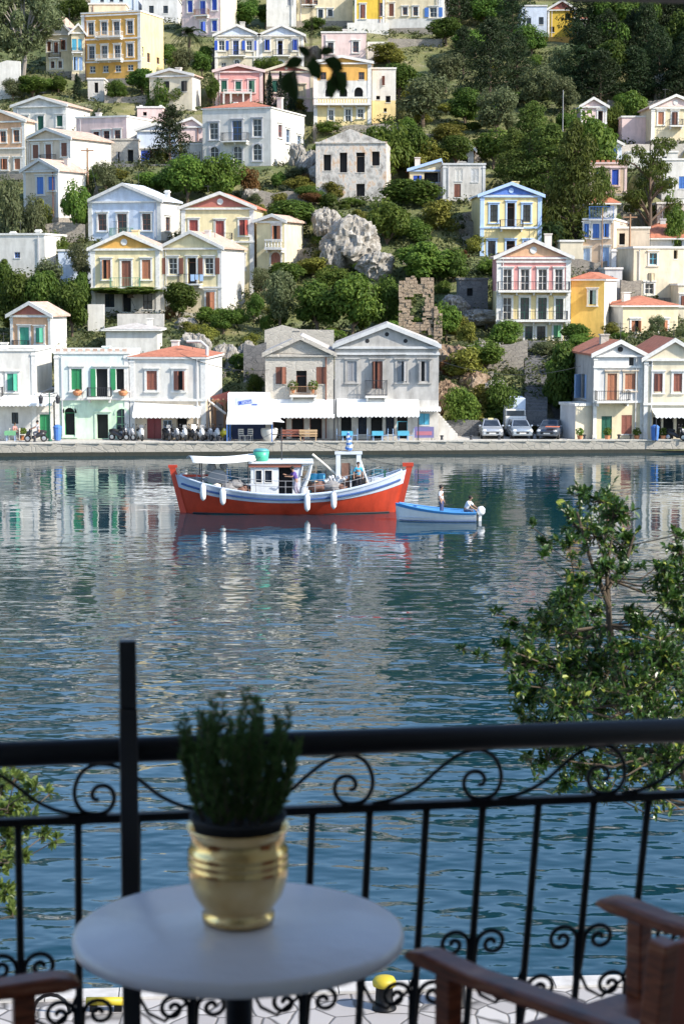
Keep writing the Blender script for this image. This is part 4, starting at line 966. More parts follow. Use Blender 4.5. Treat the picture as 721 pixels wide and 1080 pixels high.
def make_proto(kind, seed):
    r = random.Random(seed * 31 + len(kind)); mb = MB(); tk = MB()
    if kind in ('broad', 'olive', 'bright', 'gorse', 'rust'):
        bush = kind in ('gorse', 'rust')
        z0, hh = (.10, .9) if bush else (.16, .84)
        limbs = []
        for i in range(15 if not bush else 9):
            a = r.uniform(0, 6.28); u = r.uniform(-.8, 1.); rr = math.sqrt(max(0, 1 - u * u)) * r.uniform(.45, .8)
            c = Vector((rr * math.cos(a) * .42, rr * math.sin(a) * .42, z0 + hh * (.48 + u * .33)))
            q = r.uniform(.13, .24)
            n = 230 if kind != 'olive' else 170
            leaves(c, (q, q, q * .8), n, .034 if kind != 'olive' else .028, r, mb)
            limbs.append(c)
        leaves((0, 0, z0 + hh * .45), (.30, .30, hh * .33), 500, .036, r, mb)
        tk.tube([(0, 0, -.1), (.01, .0, .12), (-.01, .02, .3), (.0, .0, .5)], [.035, .03, .024, .012], 7)
        for c in limbs[:7]: tk.tube([(0, .01, .2), c * .5 + Vector((0, 0, .12)), c], [.016, .010, .004], 5)
    elif kind in ('pine', 'fir'):
        for i in range(26):
            t = (i + r.random()) / 26; a = i * 2.4 + r.uniform(-.4, .4)
            z = .16 + .80 * t; L = .46 * (1 - t) ** .6 * r.uniform(.6, 1.1) + .04
            c = Vector((math.cos(a) * L * .72, math.sin(a) * L * .72, z + r.uniform(-.02, .05)))
            leaves(c, (L * .5 + .06, L * .5 + .06, .06 + .04 * r.random()), 230 if kind == 'pine' else 150, .027, r, mb, .4, .6)
            tk.tube([(0, 0, z - .05), c], [.010, .003], 4)
        tk.tube([(0, 0, -.1), (.01, 0, .4), (0, .01, .95)], [.028, .02, .004], 7)
    elif kind == 'umbrella':
        for i in range(22):
            a = i * 2.4; t = r.random(); L = r.uniform(.12, .42); z = r.uniform(.42, .93) - L * .12
            c = Vector((math.cos(a) * L, math.sin(a) * L, z))
            leaves(c, (.13, .13, .045), 170, .024, r, mb, .35, .6)
            tk.tube([(0, 0, z - .14), c * .6 + Vector((0, 0, z * .4 - .03)), c], [.012, .008, .003], 5)
        tk.tube([(0, 0, -.1), (.02, 0, .3), (0, .01, .9)], [.036, .028, .006], 8)
    elif kind == 'cypress':
        for i in range(16):
            t = i / 15; w = .30 * math.sin(math.pi * min(1, .12 + t * .86)) ** .7
            leaves((r.uniform(-.05, .05), r.uniform(-.05, .05), .06 + .9 * t), (w, w, .09), 170, .036, r, mb, .4, 1.)
        tk.tube([(0, 0, -.1), (0, 0, .9)], [.03, .005], 6)
    elif kind == 'palm':
        for i in range(30):
            a = i * 2.4; el = r.uniform(-.5, 1.2); pts = []
            for k in range(7):
                s = k / 6; rad = .48 * s * math.cos(el * (1 - .3 * s)); z = .62 + .42 * s * math.sin(el) - .30 * s * s
                pts.append(Vector((math.cos(a) * rad, math.sin(a) * rad, z)))
            for k in range(1, 7):
                d = (pts[k] - pts[k - 1]).normalized(); sd = d.cross(Vector((0, 0, 1))).normalized()
                for q in (0, .33, .66):
                    p = pts[k - 1].lerp(pts[k], q); w = .11 * (1.1 - k / 7)
                    for sg in (-1, 1):
                        tip = p + sd * sg * w + d * .07 - Vector((0, 0, .035))
                        mb.poly([p, p + d * .012, tip, p - d * .012])
        tk.tube([(0, 0, -.1), (.01, 0, .3), (0, 0, .63)], [.045, .035, .04], 8)
    elif kind == 'euc':
        for i in range(30):
            a = r.uniform(0, 6.28); u = r.uniform(-.9, 1); rr = math.sqrt(1 - u * u) * r.uniform(.35, .95)
            c = Vector((rr * math.cos(a) * .46, rr * math.sin(a) * .46, .62 + u * .34)); q = r.uniform(.07, .12)
            leaves(c, (q * 1.15, q * 1.15, q * 1.2), 260, .026, r, mb, .45, -.2)
            tk.tube([(0, 0, .25), c * .5 + Vector((0, 0, .2)), c], [.014, .009, .003], 5)
        tk.tube([(0, 0, -.1), (-.03, 0, .08), (.02, 0, .22), (.0, 0, .4)], [.035, .032, .026, .016], 8)
    lm = {'broad': 'leaf_broad', 'olive': 'leaf_olive', 'bright': 'leaf_bright', 'gorse': 'leaf_gorse', 'rust': 'leaf_rust', 'pine': 'leaf_pine', 'fir': 'leaf_fir', 'umbrella': 'leaf_pine', 'cypress': 'leaf_cypress', 'palm': 'leaf_palm', 'euc': 'leaf_olive'}[kind]
    return mb, tk, lm
_proto = {}
NM = {'broad': ('leafy_tree', 'dense dark green tree', 'tree'), 'olive': ('olive_tree', 'grey-green olive tree', 'tree'), 'bright': ('leafy_bush', 'fresh green bush', 'bush'), 'gorse': ('gorse_bush', 'yellow-green gorse bush', 'bush'),
      'rust': ('dry_bush', 'rust-brown dry bush', 'bush'), 'pine': ('pine_tree', 'mid-green pine', 'tree'), 'fir': ('fir_tree', 'dark conical fir', 'tree'), 'umbrella': ('pine_tree', 'flat-layered dark pine with bare trunk', 'tree'), 'cypress': ('cypress_tree', 'slim dark cypress', 'tree'),
      'palm': ('palm_tree', 'feathery palm', 'tree'), 'euc': ('eucalyptus_tree', 'tall loose grey-green eucalyptus with a pale crooked trunk', 'tree')}
PLANTS = []
def plant(kind, px, pyb, w, h_, Y=None, label=None, hang=False):
    seed = int(px * 5 + pyb * 3) % (4 if kind in ('broad', 'pine', 'bright', 'fir') else 2)
    Y = Y or depth(pyb); p = pt(px, pyb, Y); zt = pt(px, pyb - h_, Y).z
    g = land(p.x, p.y); base = p.z if hang else min(p.z, g) - .1
    k = Y / F
    sc = (w * k * 1.08, w * k * 1.08, (zt - base) * 1.05)
    nm, ph, cat = NM[kind]; rz = rng.uniform(0, 6.28)
    if (kind, seed) not in _proto:
        mb, tk, lm = make_proto(kind, seed)
        root = empty(nm, (p.x, p.y, base), None, cat, None, rz)
        mb.build('crown', M[lm], root); tk.build('trunk', M['barkpale' if kind == 'euc' else 'bark'], root)
        _proto[(kind, seed)] = root
    else: root = copy_thing(_proto[(kind, seed)], (p.x, p.y, base), rz)
    root.scale = sc
    PLANTS.append((root, kind, px, pyb - h_ / 2, label)); return root

PL = [('euc', 26, 88, 82, 108), ('broad', 80, 26, 38, 28), ('broad', 35, 104, 42, 26), ('broad', 62, 100, 24, 20), ('cypress', 82, 106, 18, 26), ('olive', 14, 106, 26, 24), ('broad', 150, 100, 40, 28), ('broad', 168, 112, 34, 34), ('broad', 124, 108, 26, 24),
 ('olive', 192, 80, 30, 30), ('palm', 200, 60, 40, 42), ('broad', 178, 72, 24, 26), ('broad', 213, 78, 26, 26), ('broad', 258, 32, 40, 30), ('broad', 280, 30, 30, 26), ('bright', 304, 24, 16, 16), ('broad', 330, 34, 26, 16), ('cypress', 284, 124, 18, 44), ('cypress', 297, 126, 24, 46), ('cypress', 308, 122, 16, 38), ('bright', 276, 76, 20, 16),
 ('broad', 216, 66, 18, 18), ('broad', 225, 112, 16, 30), ('bright', 186, 112, 30, 20), ('fir', 180, 178, 48, 62), ('olive', 112, 206, 32, 36), ('bright', 160, 206, 44, 24), ('bright', 82, 242, 32, 52), ('olive', 14, 248, 44, 62), ('olive', 38, 248, 32, 42), ('broad', 100, 196, 18, 22), ('gorse', 46, 232, 24, 26),
 ('broad', 16, 348, 52, 62), ('broad', 48, 350, 44, 66), ('broad', 76, 352, 42, 56), ('broad', 6, 318, 34, 40), ('olive', 52, 312, 36, 40), ('broad', 88, 330, 24, 44), ('olive', 84, 290, 30, 34), ('bright', 62, 262, 26, 18), ('broad', 189, 339, 46, 42), ('bright', 138, 313, 92, 11, 192.6, None, True),
 ('bright', 198, 216, 52, 52), ('bright', 233, 214, 50, 52), ('broad', 180, 212, 28, 36), ('rust', 263, 206, 28, 30), ('broad', 293, 198, 18, 18), ('gorse', 315, 204, 34, 18), ('gorse', 296, 222, 30, 20), ('broad', 306, 252, 66, 42), ('rust', 322, 192, 20, 12), ('gorse', 276, 240, 20, 26), ('gorse', 352, 206, 26, 16), ('broad', 338, 168, 18, 18), ('bright', 345, 142, 30, 14),
 ('olive', 295, 348, 46, 62), ('broad', 334, 350, 60, 54), ('bright', 372, 354, 62, 64), ('broad', 406, 350, 42, 58), ('gorse', 330, 294, 56, 24), ('olive', 276, 312, 28, 30), ('broad', 300, 306, 44, 30), ('bright', 352, 312, 40, 32), ('broad', 268, 336, 20, 26),
 ('bright', 408, 268, 50, 60), ('broad', 440, 264, 42, 34), ('gorse', 462, 252, 54, 44), ('bright', 445, 304, 64, 50), ('broad', 478, 302, 40, 40), ('broad', 432, 226, 66, 38), ('bright', 404, 184, 60, 58), ('broad', 430, 176, 46, 46), ('gorse', 455, 178, 40, 30), ('olive', 446, 134, 66, 56), ('olive', 470, 92, 44, 36), ('broad', 420, 98, 40, 32), ('gorse', 410, 66, 50, 22), ('fir', 516, 114, 64, 88), ('fir', 488, 78, 40, 46), ('olive', 524, 146, 52, 54), ('broad', 490, 134, 40, 40), ('gorse', 470, 152, 50, 24),
 ('olive', 592, 94, 38, 48), ('olive', 566, 118, 44, 48), ('olive', 594, 122, 42, 42), ('pine', 577, 210, 74, 76), ('bright', 620, 176, 62, 60), ('pine', 604, 256, 76, 118), ('pine', 542, 206, 52, 66), ('pine', 634, 240, 40, 58), ('pine', 560, 160, 50, 50), ('bright', 520, 176, 50, 40), ('bright', 560, 232, 30, 26), ('umbrella', 684, 228, 66, 88), ('bright', 668, 122, 42, 24), ('bright', 646, 126, 26, 18), ('palm', 577, 266, 44, 50), ('broad', 480, 178, 36, 36), ('gorse', 500, 270, 26, 24), ('bright', 516, 296, 34, 24),
 ('gorse', 490, 404, 56, 40), ('bright', 486, 444, 46, 34), ('bright', 512, 388, 50, 30), ('bright', 534, 364, 40, 26), ('rust', 476, 402, 28, 30), ('bright', 470, 354, 34, 36), ('gorse', 502, 434, 52, 32), ('broad', 594, 424, 58, 64), ('bright', 612, 378, 46, 22), ('gorse', 492, 362, 30, 24), ('broad', 524, 436, 44, 36), ('gorse', 480, 352, 26, 22),
 ('bright', 712, 250, 24, 32), ('bright', 704, 220, 20, 20), ('bright', 652, 360, 20, 10), ('gorse', 217, 370, 28, 28), ('gorse', 232, 396, 26, 22), ('broad', 236, 352, 36, 26), ('gorse', 264, 372, 22, 22), ('gorse', 340, 276, 26, 14), ('gorse', 390, 266, 20, 16), ('bright', 338, 262, 20, 16), ('gorse', 374, 284, 30, 14), ('bright', 350, 256, 16, 12), ('gorse', 362, 280, 22, 10), ('bright', 222, 345, 40, 22), ('broad', 252, 398, 22, 26), ('bright', 226, 420, 22, 18), ('gorse', 200, 352, 24, 14), ('bright', 378, 288, 24, 18), ('gorse', 356, 284, 20, 14), ('bright', 364, 224, 18, 10), ('bright', 250, 345, 30, 20), ('broad', 268, 420, 20, 26), ('bright', 208, 405, 18, 20), ('broad', 440, 292, 30, 24), ('bright', 560, 340, 30, 26), ('gorse', 590, 350, 16, 14),
 ('bright', 500, 60, 50, 30), ('fir', 540, 50, 44, 56), ('broad', 470, 48, 40, 30), ('broad', 512, 28, 44, 34), ('broad', 490, 16, 40, 26), ('broad', 560, 60, 40, 34), ('fir', 545, 96, 44, 58)]
for a in PL: plant(*a)
r2 = random.Random(11)
for j, (yb, n, x0, x1) in enumerate(((22, 9, 470, 730), (52, 8, 610, 735), (84, 9, 600, 735), (108, 8, 606, 735), (-8, 9, 478, 735), (4, 3, 380, 470))):
    for i in range(n):
        px = x0 + (x1 - x0) * (i + r2.uniform(.2, .8)) / n
        if yb < 45 and 546 < px < 655 and yb > 0: continue
        plant('fir' if r2.random() < .7 else 'broad', px, yb + r2.uniform(-5, 5), r2.uniform(38, 60), r2.uniform(46, 76))

def name_plants():
    buckets = {}
    for root, kind, px, py, lb in PLANTS:
        s, hx, hy = min(REG, key=lambda t: (t[1] - px) ** 2 + ((t[2] - py) * 1.3) ** 2)
        dx, dy = px - hx, py - hy
        rel = ('right of' if dx > 0 else 'left of') if abs(dx) > abs(dy) * 1.1 else ('below' if dy > 0 else 'above')
        buckets.setdefault((NM[kind][1], rel, s), []).append((px, root))
    od = ['leftmost', 'second from left', 'third from left', 'fourth from left', 'fifth from left', 'sixth from left', 'seventh from left', 'eighth from left', 'ninth from left', 'tenth from left', 'eleventh from left', 'twelfth from left'] + [f'number {i} from left' for i in range(13, 40)]
    for (ph, rel, s), lst in buckets.items():
        lst.sort(key=lambda t: t[0])
        for i, (px, root) in enumerate(lst):
            if len(lst) == 1: root['label'] = f'{ph} just {rel} the {s}'
            else: root['label'] = f'{od[min(i, 36)]} {ph} of {len(lst)} {rel} the {s}'
r5 = random.Random(21); k_ = 0
while k_ < 150:
    px, py = r5.uniform(0, 721), r5.uniform(15, 430)
    Y = depth(py); p = pt(px, py, Y)
    if Y < 168 or foot_z(p.x, p.y, 2.2) is not None: continue
    kd = r5.choice(['bright', 'gorse', 'broad', 'gorse', 'bright', 'olive', 'rust'] if py > 120 else ['bright', 'broad', 'olive', 'gorse'])
    plant(kd, px, py, r5.uniform(14, 34), r5.uniform(9, 20)); k_ += 1
name_plants()
# undergrowth covering the slope
mb = MB(); r3 = random.Random(5); cnt = 0
while cnt < 5200:
    px, py = r3.uniform(-20, 741), r3.uniform(-20, 440)
    Y = depth(py) + r3.uniform(-3, 3); p = pt(px, py, Y)
    if foot_z(p.x, p.y, .5) is not None: continue
    z = land(p.x, p.y); s = r3.uniform(.35, 1.5)
    leaves((p.x, p.y, z + s * .3), (s, s, s * .5), 20, .19, r3, mb, .55, .4); cnt += 1
m = leafmat('leaf_scrub', (.04, .06, .02), (.17, .16, .06)).copy()
tag(mb.build('undergrowth', m), 'low grass and scrub covering the hillside between the houses', None, None, 'stuff')
QZ = .95
def qpt(px, Y): return Vector(((px - CX) / F * (Y * CP + (CAMH - QZ) * SP), Y, QZ))
KQ = 13.55    # pixels per metre at the quay

def awning(label, x0, x1, yt, yb, Y0, out, mat='canvas', posts=True, name='awning', ends=True):
    a = pt(x0, yt, Y0); b2 = pt(x1, yt, Y0); W = b2.x - a.x
    zb = pt(x0, yb - 3.2, Y0 - out).z - a.z
    root = empty(name, a, label, 'awning')
    mb = MB(); N = max(4, int(W / .6))
    for i in range(N):
        u0, u1 = W * i / N, W * (i + 1) / N
        prev = None
        for k in range(7):
            t = k / 6; y = -out * t; z = zb * t - .10 * math.sin(math.pi * t)
            if prev: mb.poly([(u0, prev[0], prev[1]), (u0, y, z), (u1, y, z), (u1, prev[0], prev[1])])
            prev = (y, z)
    s = mb.build('canvas_sheet', M[mat], root)
    md = s.modifiers.new('Solid', 'SOLIDIFY'); md.thickness = .02
    mb = MB()
    for i in range(N * 2):
        u0, u1 = W * i / N / 2, W * (i + 1) / N / 2; um = (u0 + u1) / 2
        mb.poly([(u0, -out - .01, zb), (u0, -out - .01, zb - .16), (um, -out - .02, zb - .27), (u1, -out - .01, zb - .16), (u1, -out - .01, zb)])
    v = mb.build('valance', M[mat], root)
    md = v.modifiers.new('Solid', 'SOLIDIFY'); md.thickness = .015
    fb = MB()
    fb.tube([(0, -out + .03, zb - .05), (W, -out + .03, zb - .05)], .025)
    if posts:
        n = max(2, int(W / 3.2) + 1)
        for i in range(n):
            u = .08 + (W - .16) * i / (n - 1); fb.tube([(u, -out + .06, zb - .06), (u, -out + .06, QZ - a.z)], .04)
    else:
        for u in (.1, W - .1): fb.tube([(u, -out + .05, zb - .06), (u, -.02, zb - .35)], .02)
    fb.build('frame', M['iron'], root)
    return root
awning('narrow white scalloped awning along the corner cafe', -34, 58, 418.5, 428.5, 158.6, 1.6, posts=False)
awning('wide cream awning with plain edge over the maroon door', 142, 213, 423, 441, 158.7, 1.9, posts=False)
awning('long white scalloped awning before the rough stone house', 286, 353, 421, 441, 158.6, 2.4)
awning('long white scalloped awning before the weathered grey house', 355, 441, 420.5, 440, 158.6, 2.4)
awning('small cream awning over the corner lean-to with a blue shutter', 442, 464, 429, 434, 158.6, 1.2, posts=False)
awning('white awning of the cream taverna at the right picture edge', 687, 741, 430.5, 441, 158.4, 1.8)

# white kiosk with blue posts, closed sign panel
def kiosk():
    Y = 157.0; a = qpt(241, Y); W = 46 / KQ; z = lambda py: pt(CX, py, Y).z - QZ
    root = empty('market_kiosk', a, 'white canvas kiosk with a blue lettered sign panel and blue posts', 'kiosk')
    for u in (.05, W - .1): MB().box(u, u + .12, 0, .12, 0, z(433)).build('post', M['midblue'], root)
    for u in (0, W - .1): MB().box(u, u + .1, 1.9, 2.0, 0, z(433)).build('post', M['midblue'], root)
    MB().box(.18, W - .12, 1.7, 1.78, 0, z(434)).build('back_panel', paint('navy', (.02, .035, .10), .6), root)
    MB().box(-.04, W - .2, -.05, 2.1, z(433) + .001, z(415)).build('fascia', M['canvas'], root)
    sg = MB().box(W * .18, W * .67, -.075, -.051, z(428), z(419.5)).build('sign_panel', paint('signlilac', (.62, .66, .80), .6), root)
    lt = MB(); c = Vector((W * .38, -.1, z(424)))
    Tm = Matrix.Translation(c) @ Matrix.Rotation(R(-8), 4, 'Y')
    for bx in ((-.52, .52, .10, .13), (-.52, .52, -.15, -.12), (-.52, -.49, -.12, .10), (.49, .52, -.12, .10)): lt.box(bx[0], bx[1], 0, .02, bx[2], bx[3], 0, Tm)
    lt.box(-.44, -.24, 0, .02, -.09, .07, 0, Tm)
    for i in range(5):
        x = -.16 + i * .125
        lt.box(x, x + .03, 0, .02, -.08, .06, 0, Tm); lt.box(x + .031, x + .09, 0, .02, (.03, -.08, .03, -.02, .03)[i], (.06, -.05, .06, .01, .06)[i], 0, Tm)
    for i in range(6): lt.box(W * .54 + i * .07, W * .54 + i * .07 + .045, -.1, -.08, z(427.2), z(426))
    lt.build('lettering', M['blue'], sg)
    aw = MB(); o = 2.0; zt, zb = z(432), z(442.5)
    aw.poly([(0, -.06, zt), (-.05, -o, zb), (W + .1, -o, zb), (W - .1, -.06, zt)]); aw.poly([(-.05, -o - .005, zb), (-.05, -o - .005, zb - .24), (W + .1, -o - .005, zb - .24), (W + .1, -o - .005, zb)])
    aw.poly([(W - .1, -.06, zt - .2), (W + .1, -o, zb - .01), (W + 1.0, -o * .8, zb - .1), (W + .3, -.06, zb + .05)])
    s = aw.build('awning', M['canvas'], root); md = s.modifiers.new('S', 'SOLIDIFY'); md.thickness = .02
    h_ = MB()
    for i in range(9): h_.box(.2 + i * .33, .26 + i * .33, -.085, -.056, z(433.2), z(432.2))
    h_.build('eyelet', M['greypaint'], root)
    for u in (.0, W + .04):
        MB().tube([(u, -o + .04, zb - .05), (u, -o + .04, 0)], .04).build('post', M['midblue'], root)
kiosk()
# timber pergola with red cloth left of the kiosk
def pergola():
    Y = 161; a = qpt(214, Y); W = 25 / KQ; z = lambda py: pt(CX, py, Y).z - QZ
    root = empty('timber_pergola', a, 'dark timber pergola with a slanting white beam beside the kiosk', 'pergola')
    fr = MB()
    for u in (.05, W * .5, W - .1):
        for y in (-1.6, .3): fr.box(u, u + .12, y, y + .12, 0, z(423))
    for y in (-1.6, .3): fr.box(-.1, W + .1, y - .02, y + .14, z(423) + .001, z(421))
    for i in range(5): fr.box(.05 + i * .4, .15 + i * .4, -1.9, .7, z(421) + .001, z(420))
    fr.build('frame', M['wood'], root)
    MB().box(0, W, 1.0, 1.1, 0, z(434)).build('back_wall', M['greypaint'], root)
    MB().tube([(W * .30, -1.75, z(421)), (W + .1, -1.8, z(435))], .10, 6).build('white_beam', M['trim'], root)
    c = MB(); c.poly([(W * .35, -.6, z(418)), (W + .35, -.4, z(412)), (W + .35, -.4, z(420)), (W * .9, -.5, z(428))]); s = c.build('cloth', paint('redcloth', (.42, .14, .11), .9), root)
    md = s.modifiers.new('S', 'SOLIDIFY'); md.thickness = .02
pergola()

# lamps, poles, drains
def lamp(px, label):
    Y = 156.6; a = qpt(px, Y); root = empty('street_lamp', a, label, 'lamp')
    zt = pt(CX, 415, Y).z - QZ
    MB().lathe([(.16, 0), (.16, .1), (.09, .2), (.07, .9), (.05, 1.0), (.045, zt), (.02, zt + .1)], 10).build('pole', M['darkgreen'], root)
    MB().tube([(-.66, 0, zt - .1), (-.55, 0, zt + .05), (0, 0, zt - .12), (.55, 0, zt + .05), (.66, 0, zt - .1)], .025).build('arm', M['iron'], root)
    for s in (-.66, .66):
        MB().lathe([(.05, -.75), (.14, -.70), (.19, -.32), (.22, -.30), (.10, -.14), (.03, -.06)], 8, (s, 0, zt - .04)).build('lantern', M['iron'], root)
lamp(53, 'dark street lamp with two hanging lanterns on the far quay')
def pole(px, yt, yb, Y, label, mat='wood', arm=True):
    a = pt(px, yb, Y); h_ = pt(px, yt, Y).z - a.z; root = empty('utility_pole', a, label, 'pole')
    MB().tube([(0, 0, -1), (0, 0, h_)], [.13, .09] if arm else [.06, .045], 8).build('post', M[mat], root)
    if arm: MB().box(-.7, .7, -.06, .06, h_ - .35, h_ - .22).build('crossarm', M[mat], root)
pole(93, 156, 214, 225, 'wooden utility pole standing above the pale blue house')
pole(593, 40 + 55, 130, 244, 'thin pale pole among the olive trees left of the little pediment house', 'greypaint', False)
pole(558, 120, 168, 240, 'thin grey pole left of the tall pines', 'greypaint', False)
pole(468, 8, 46, 284, 'white flagpole at the end of the wide cream ridge house', 'trim', False)
pole(352, 400, 463, 156.4, 'thin dark pole between the two stone quay houses', 'iron', False)
pole(634, 219, 285, 203, 'dark wooden pole in front of the blue shutter house', 'wood', False)
pole(663, 226, 290, 203, 'brown wooden pole beside the red hipped house', 'wood')
pole(586, 268, 300, 200, 'thin mast beside the courtyard house', 'greypaint', False)
o = MB().tube([(0, 0, 0), (0, 0, 7.2), (-.5, .2, 7.6), (-1.6, .3, 7.6)], .13, 8).build('flue_pipe', M['greywhite'], loc=qpt(219, 159.6)); tag(o, 'grey metal flue pipe climbing the corner of the white shuttered house', 'pipe')
def cable(p0, p1, sag, label):
    pts = [p0.lerp(p1, t / 12) - Vector((0, 0, sag * 4 * (t / 12) * (1 - t / 12))) for t in range(13)]
    tag(MB().tube(pts, .022, 4).build('overhead_cable', M['iron']), label, 'cable')
cable(pt(190, 373, 158), pt(284, 390, 158), .5, 'black cable strung from the shuttered house to the stone house')
cable(pt(284, 372, 158.4), pt(462, 373, 158.4), .15, 'black cable running along both stone gabled houses')
cable(pt(462, 380, 158.6), pt(612, 386, 158.4), .9, 'black cable crossing above the parked cars')
cable(pt(93, 158, 225), pt(150, 340, 186), 2.0, 'thin cable falling from the wooden utility pole past the yellow balcony house')

# planters on the mint house
def planter(px, label):
    a = pt(px, 417.5, 158.3); root = empty('flower_planter', a, label, 'planter')
    MB().lathe([(.12, 0), (.28, .06), (.36, .26), (.34, .38), (.30, .40)], 14).build('urn', paint('terracotta', (.58, .24, .11), .8), root)
    lb = MB(); leaves((0, 0, .45), (.2, .2, .08), 40, .07, random.Random(3), lb); lb.build('plant', M['leaf_rust'], root)
planter(82, 'orange clay planter on the string course under the closed green shutter'); planter(130, 'orange clay planter right of the mint house balcony')
for px, lb in ((309, 'bushy potted plant at the left end of the timber balcony'), (330, 'bushy potted plant at the right end of the timber balcony')):
    a = pt(px, 412, 158.2); root = empty('balcony_plant', a, lb, 'plant')
    MB().lathe([(.10, -.2), (.16, .1)], 10).build('pot', M['terracotta'], root)
    lb2 = MB(); leaves((0, 0, .4), (.42, .3, .42), 160, .10, random.Random(int(px)), lb2); lb2.build('foliage', M['leaf_bright'], root)
o = MB().box(0, .38, 0, .03, -.62, 0).box(.45, .75, 0, .03, -.5, 0).box(.85, 1.2, 0, .03, -.62, 0).build('laundry', M['paleblue'], loc=pt(201, 289.5, 192.3)); tag(o, 'pale blue and white laundry hung over the iron balcony of the yellow twin house', 'laundry')

# ---------------------------------------------------------------- vehicles
def car(label, px, Y, paintmat, group, rz=0., extra=None):
    root = empty('parked_car', qpt(px, Y), label, 'car', group, rz)
    st = [(-2.05, .42, .62, .72, 0), (-2.0, .30, .74, .80, 0), (-1.75, .24, .80, .86, 0), (-1.0, .22, .92, .88, 0), (1.2, .22, .96, .88, 0), (1.9, .26, .95, .84, 0), (2.02, .34, .86, .76, 0)]
    mb = MB(); rings = []
    for y, z0, z1, w, _ in st:
        k = len(mb.v)
        mb.v += [(-w * .92, y, z0), (-w, y, z0 + .18), (-w, y, z1 - .16), (-w * .88, y, z1), (0, y, z1 + .03), (w * .88, y, z1), (w, y, z1 - .16), (w, y, z0 + .18), (w * .92, y, z0)]
        rings.append(k)
    for a, b2 in zip(rings, rings[1:]):
        for q in range(9): mb.f.append((a + q, a + (q + 1) % 9, b2 + (q + 1) % 9, b2 + q)); mb.m.append(0)
    mb.f.append(tuple(rings[0] + q for q in range(9))); mb.m.append(0); mb.f.append(tuple(rings[-1] + q for q in reversed(range(9)))); mb.m.append(0)
    mb.build('body', M[paintmat], root, True, bevel=.03)
    cb = MB(); b0 = [(-.76, -1.0), (.76, -1.0), (.78, 1.85), (-.78, 1.85)]; t0 = [(-.58, -.25), (.58, -.25), (.60, 1.35), (-.60, 1.35)]
    k = 0
    cb.v = [(x, y, .93) for x, y in b0] + [(x, y, 1.42) for x, y in t0]
    cb.f = [(4, 5, 6, 7), (0, 1, 5, 4), (1, 2, 6, 5), (2, 3, 7, 6), (3, 0, 4, 7)]; cb.m = [0] * 5
    cb.build('cabin', M[paintmat], root, bevel=.05)
    def pane(i, j, k2, l, nm):
        V = [Vector(cb.v[q]) for q in (i, j, k2, l)]; c = sum(V, Vector()) / 4; n = (V[1] - V[0]).cross(V[3] - V[0]).normalized()
        g = MB(); g.poly([c + (p - c) * .86 + n * .012 for p in V]); g.build(nm, M['window_glass'], root)
    pane(0, 1, 5, 4, 'windscreen'); pane(1, 2, 6, 5, 'side_window'); pane(3, 0, 4, 7, 'side_window'); pane(2, 3, 7, 6, 'rear_window')
    for x in (-.80, .80):
        for y in (-1.35, 1.3):
            Tm = Matrix.Translation((x, y, .31)) @ Matrix.Rotation(R(90), 4, 'Y')
            w = MB().lathe([(.2, -.1), (.31, -.09), (.31, .09), (.2, .1)], 16, (0, 0, 0), 0, Tm).build('wheel', paint('tyre', (.02, .02, .02), .9), root)
            MB().lathe([(.05, -.115), (.2, -.105), (.2, .105), (.05, .115)], 12, (0, 0, 0), 0, Tm).build('rim', paint('rim', (.5, .5, .52), .3, .8), w)
        MB().ball((x * .78, -2.0, .68), .15, 10, 0, (1.2, .5, .7)).build('headlight', paint('lens', (.75, .75, .75), .1), root)
        MB().ball((x * 1.12, -.72, .98), .10, 8, 0, (1, .5, .8)).build('mirror', M[paintmat], root)
    MB().box(-.5, .5, -2.07, -2.0, .44, .58).build('grille', M['dark'], root)
    MB().box(-.26, .26, -2.085, -2.071, .42, .53).build('number_plate', M['trim'], root)
    if extra: extra(root)
    return root
paint('silver', (.52, .54, .57), .25, .5); paint('silverblue', (.40, .45, .50), .25, .5); paint('carbonblue', (.13, .15, .18), .25, .4)
def taxi(root): MB().box(-.2, .2, .1, .3, 1.425, 1.53).build('roof_sign', paint('taxiyellow', (.7, .6, .3), .4), root)
CG = 'cars parked along the quay'
car('silver car with a small yellow roof sign, nearest the weathered grey house', 517, 160.5, 'silver', CG, 0, taxi)
car('silver-blue car in front of the white van box', 547, 160.5, 'silverblue', CG, R(3))
def bonnet(root): MB().box(-.1, .95, -2.3, -1.6, .99, 1.03).build('bonnet_cover', paint('orangecloth', (.65, .17, .08), .8), root)
car('dark grey car with an orange cover on its bonnet by the cream annex', 580, 160.2, 'carbonblue', CG, R(-14), bonnet)
def van():
    root = empty('box_van', qpt(541, 164), 'pale box van parked behind the silver-blue car', 'van')
    MB().box(-.85, .9, -.6, 2.6, .7, 2.95).build('cargo_box', M['blueish'], root, bevel=.04)
    MB().box(-.84, .84, -2.2, -.61, .45, 1.6).box(-.80, .80, -1.9, -.62, 1.601, 2.1).build('cab', M['trim'], root, bevel=.08)
    MB().box(-.7, .7, -1.935, -1.901, 1.62, 2.03).build('windscreen', M['window_glass'], root)
    for x in (-.75, .75):
        for y in (-1.5, 1.8): MB().lathe([(.2, -.1), (.34, -.09), (.34, .09), (.2, .1)], 14, (0, 0, 0), 0, Matrix.Translation((x, y, .34)) @ Matrix.Rotation(R(90), 4, 'Y')).build('wheel', M['tyre'], root)
van()

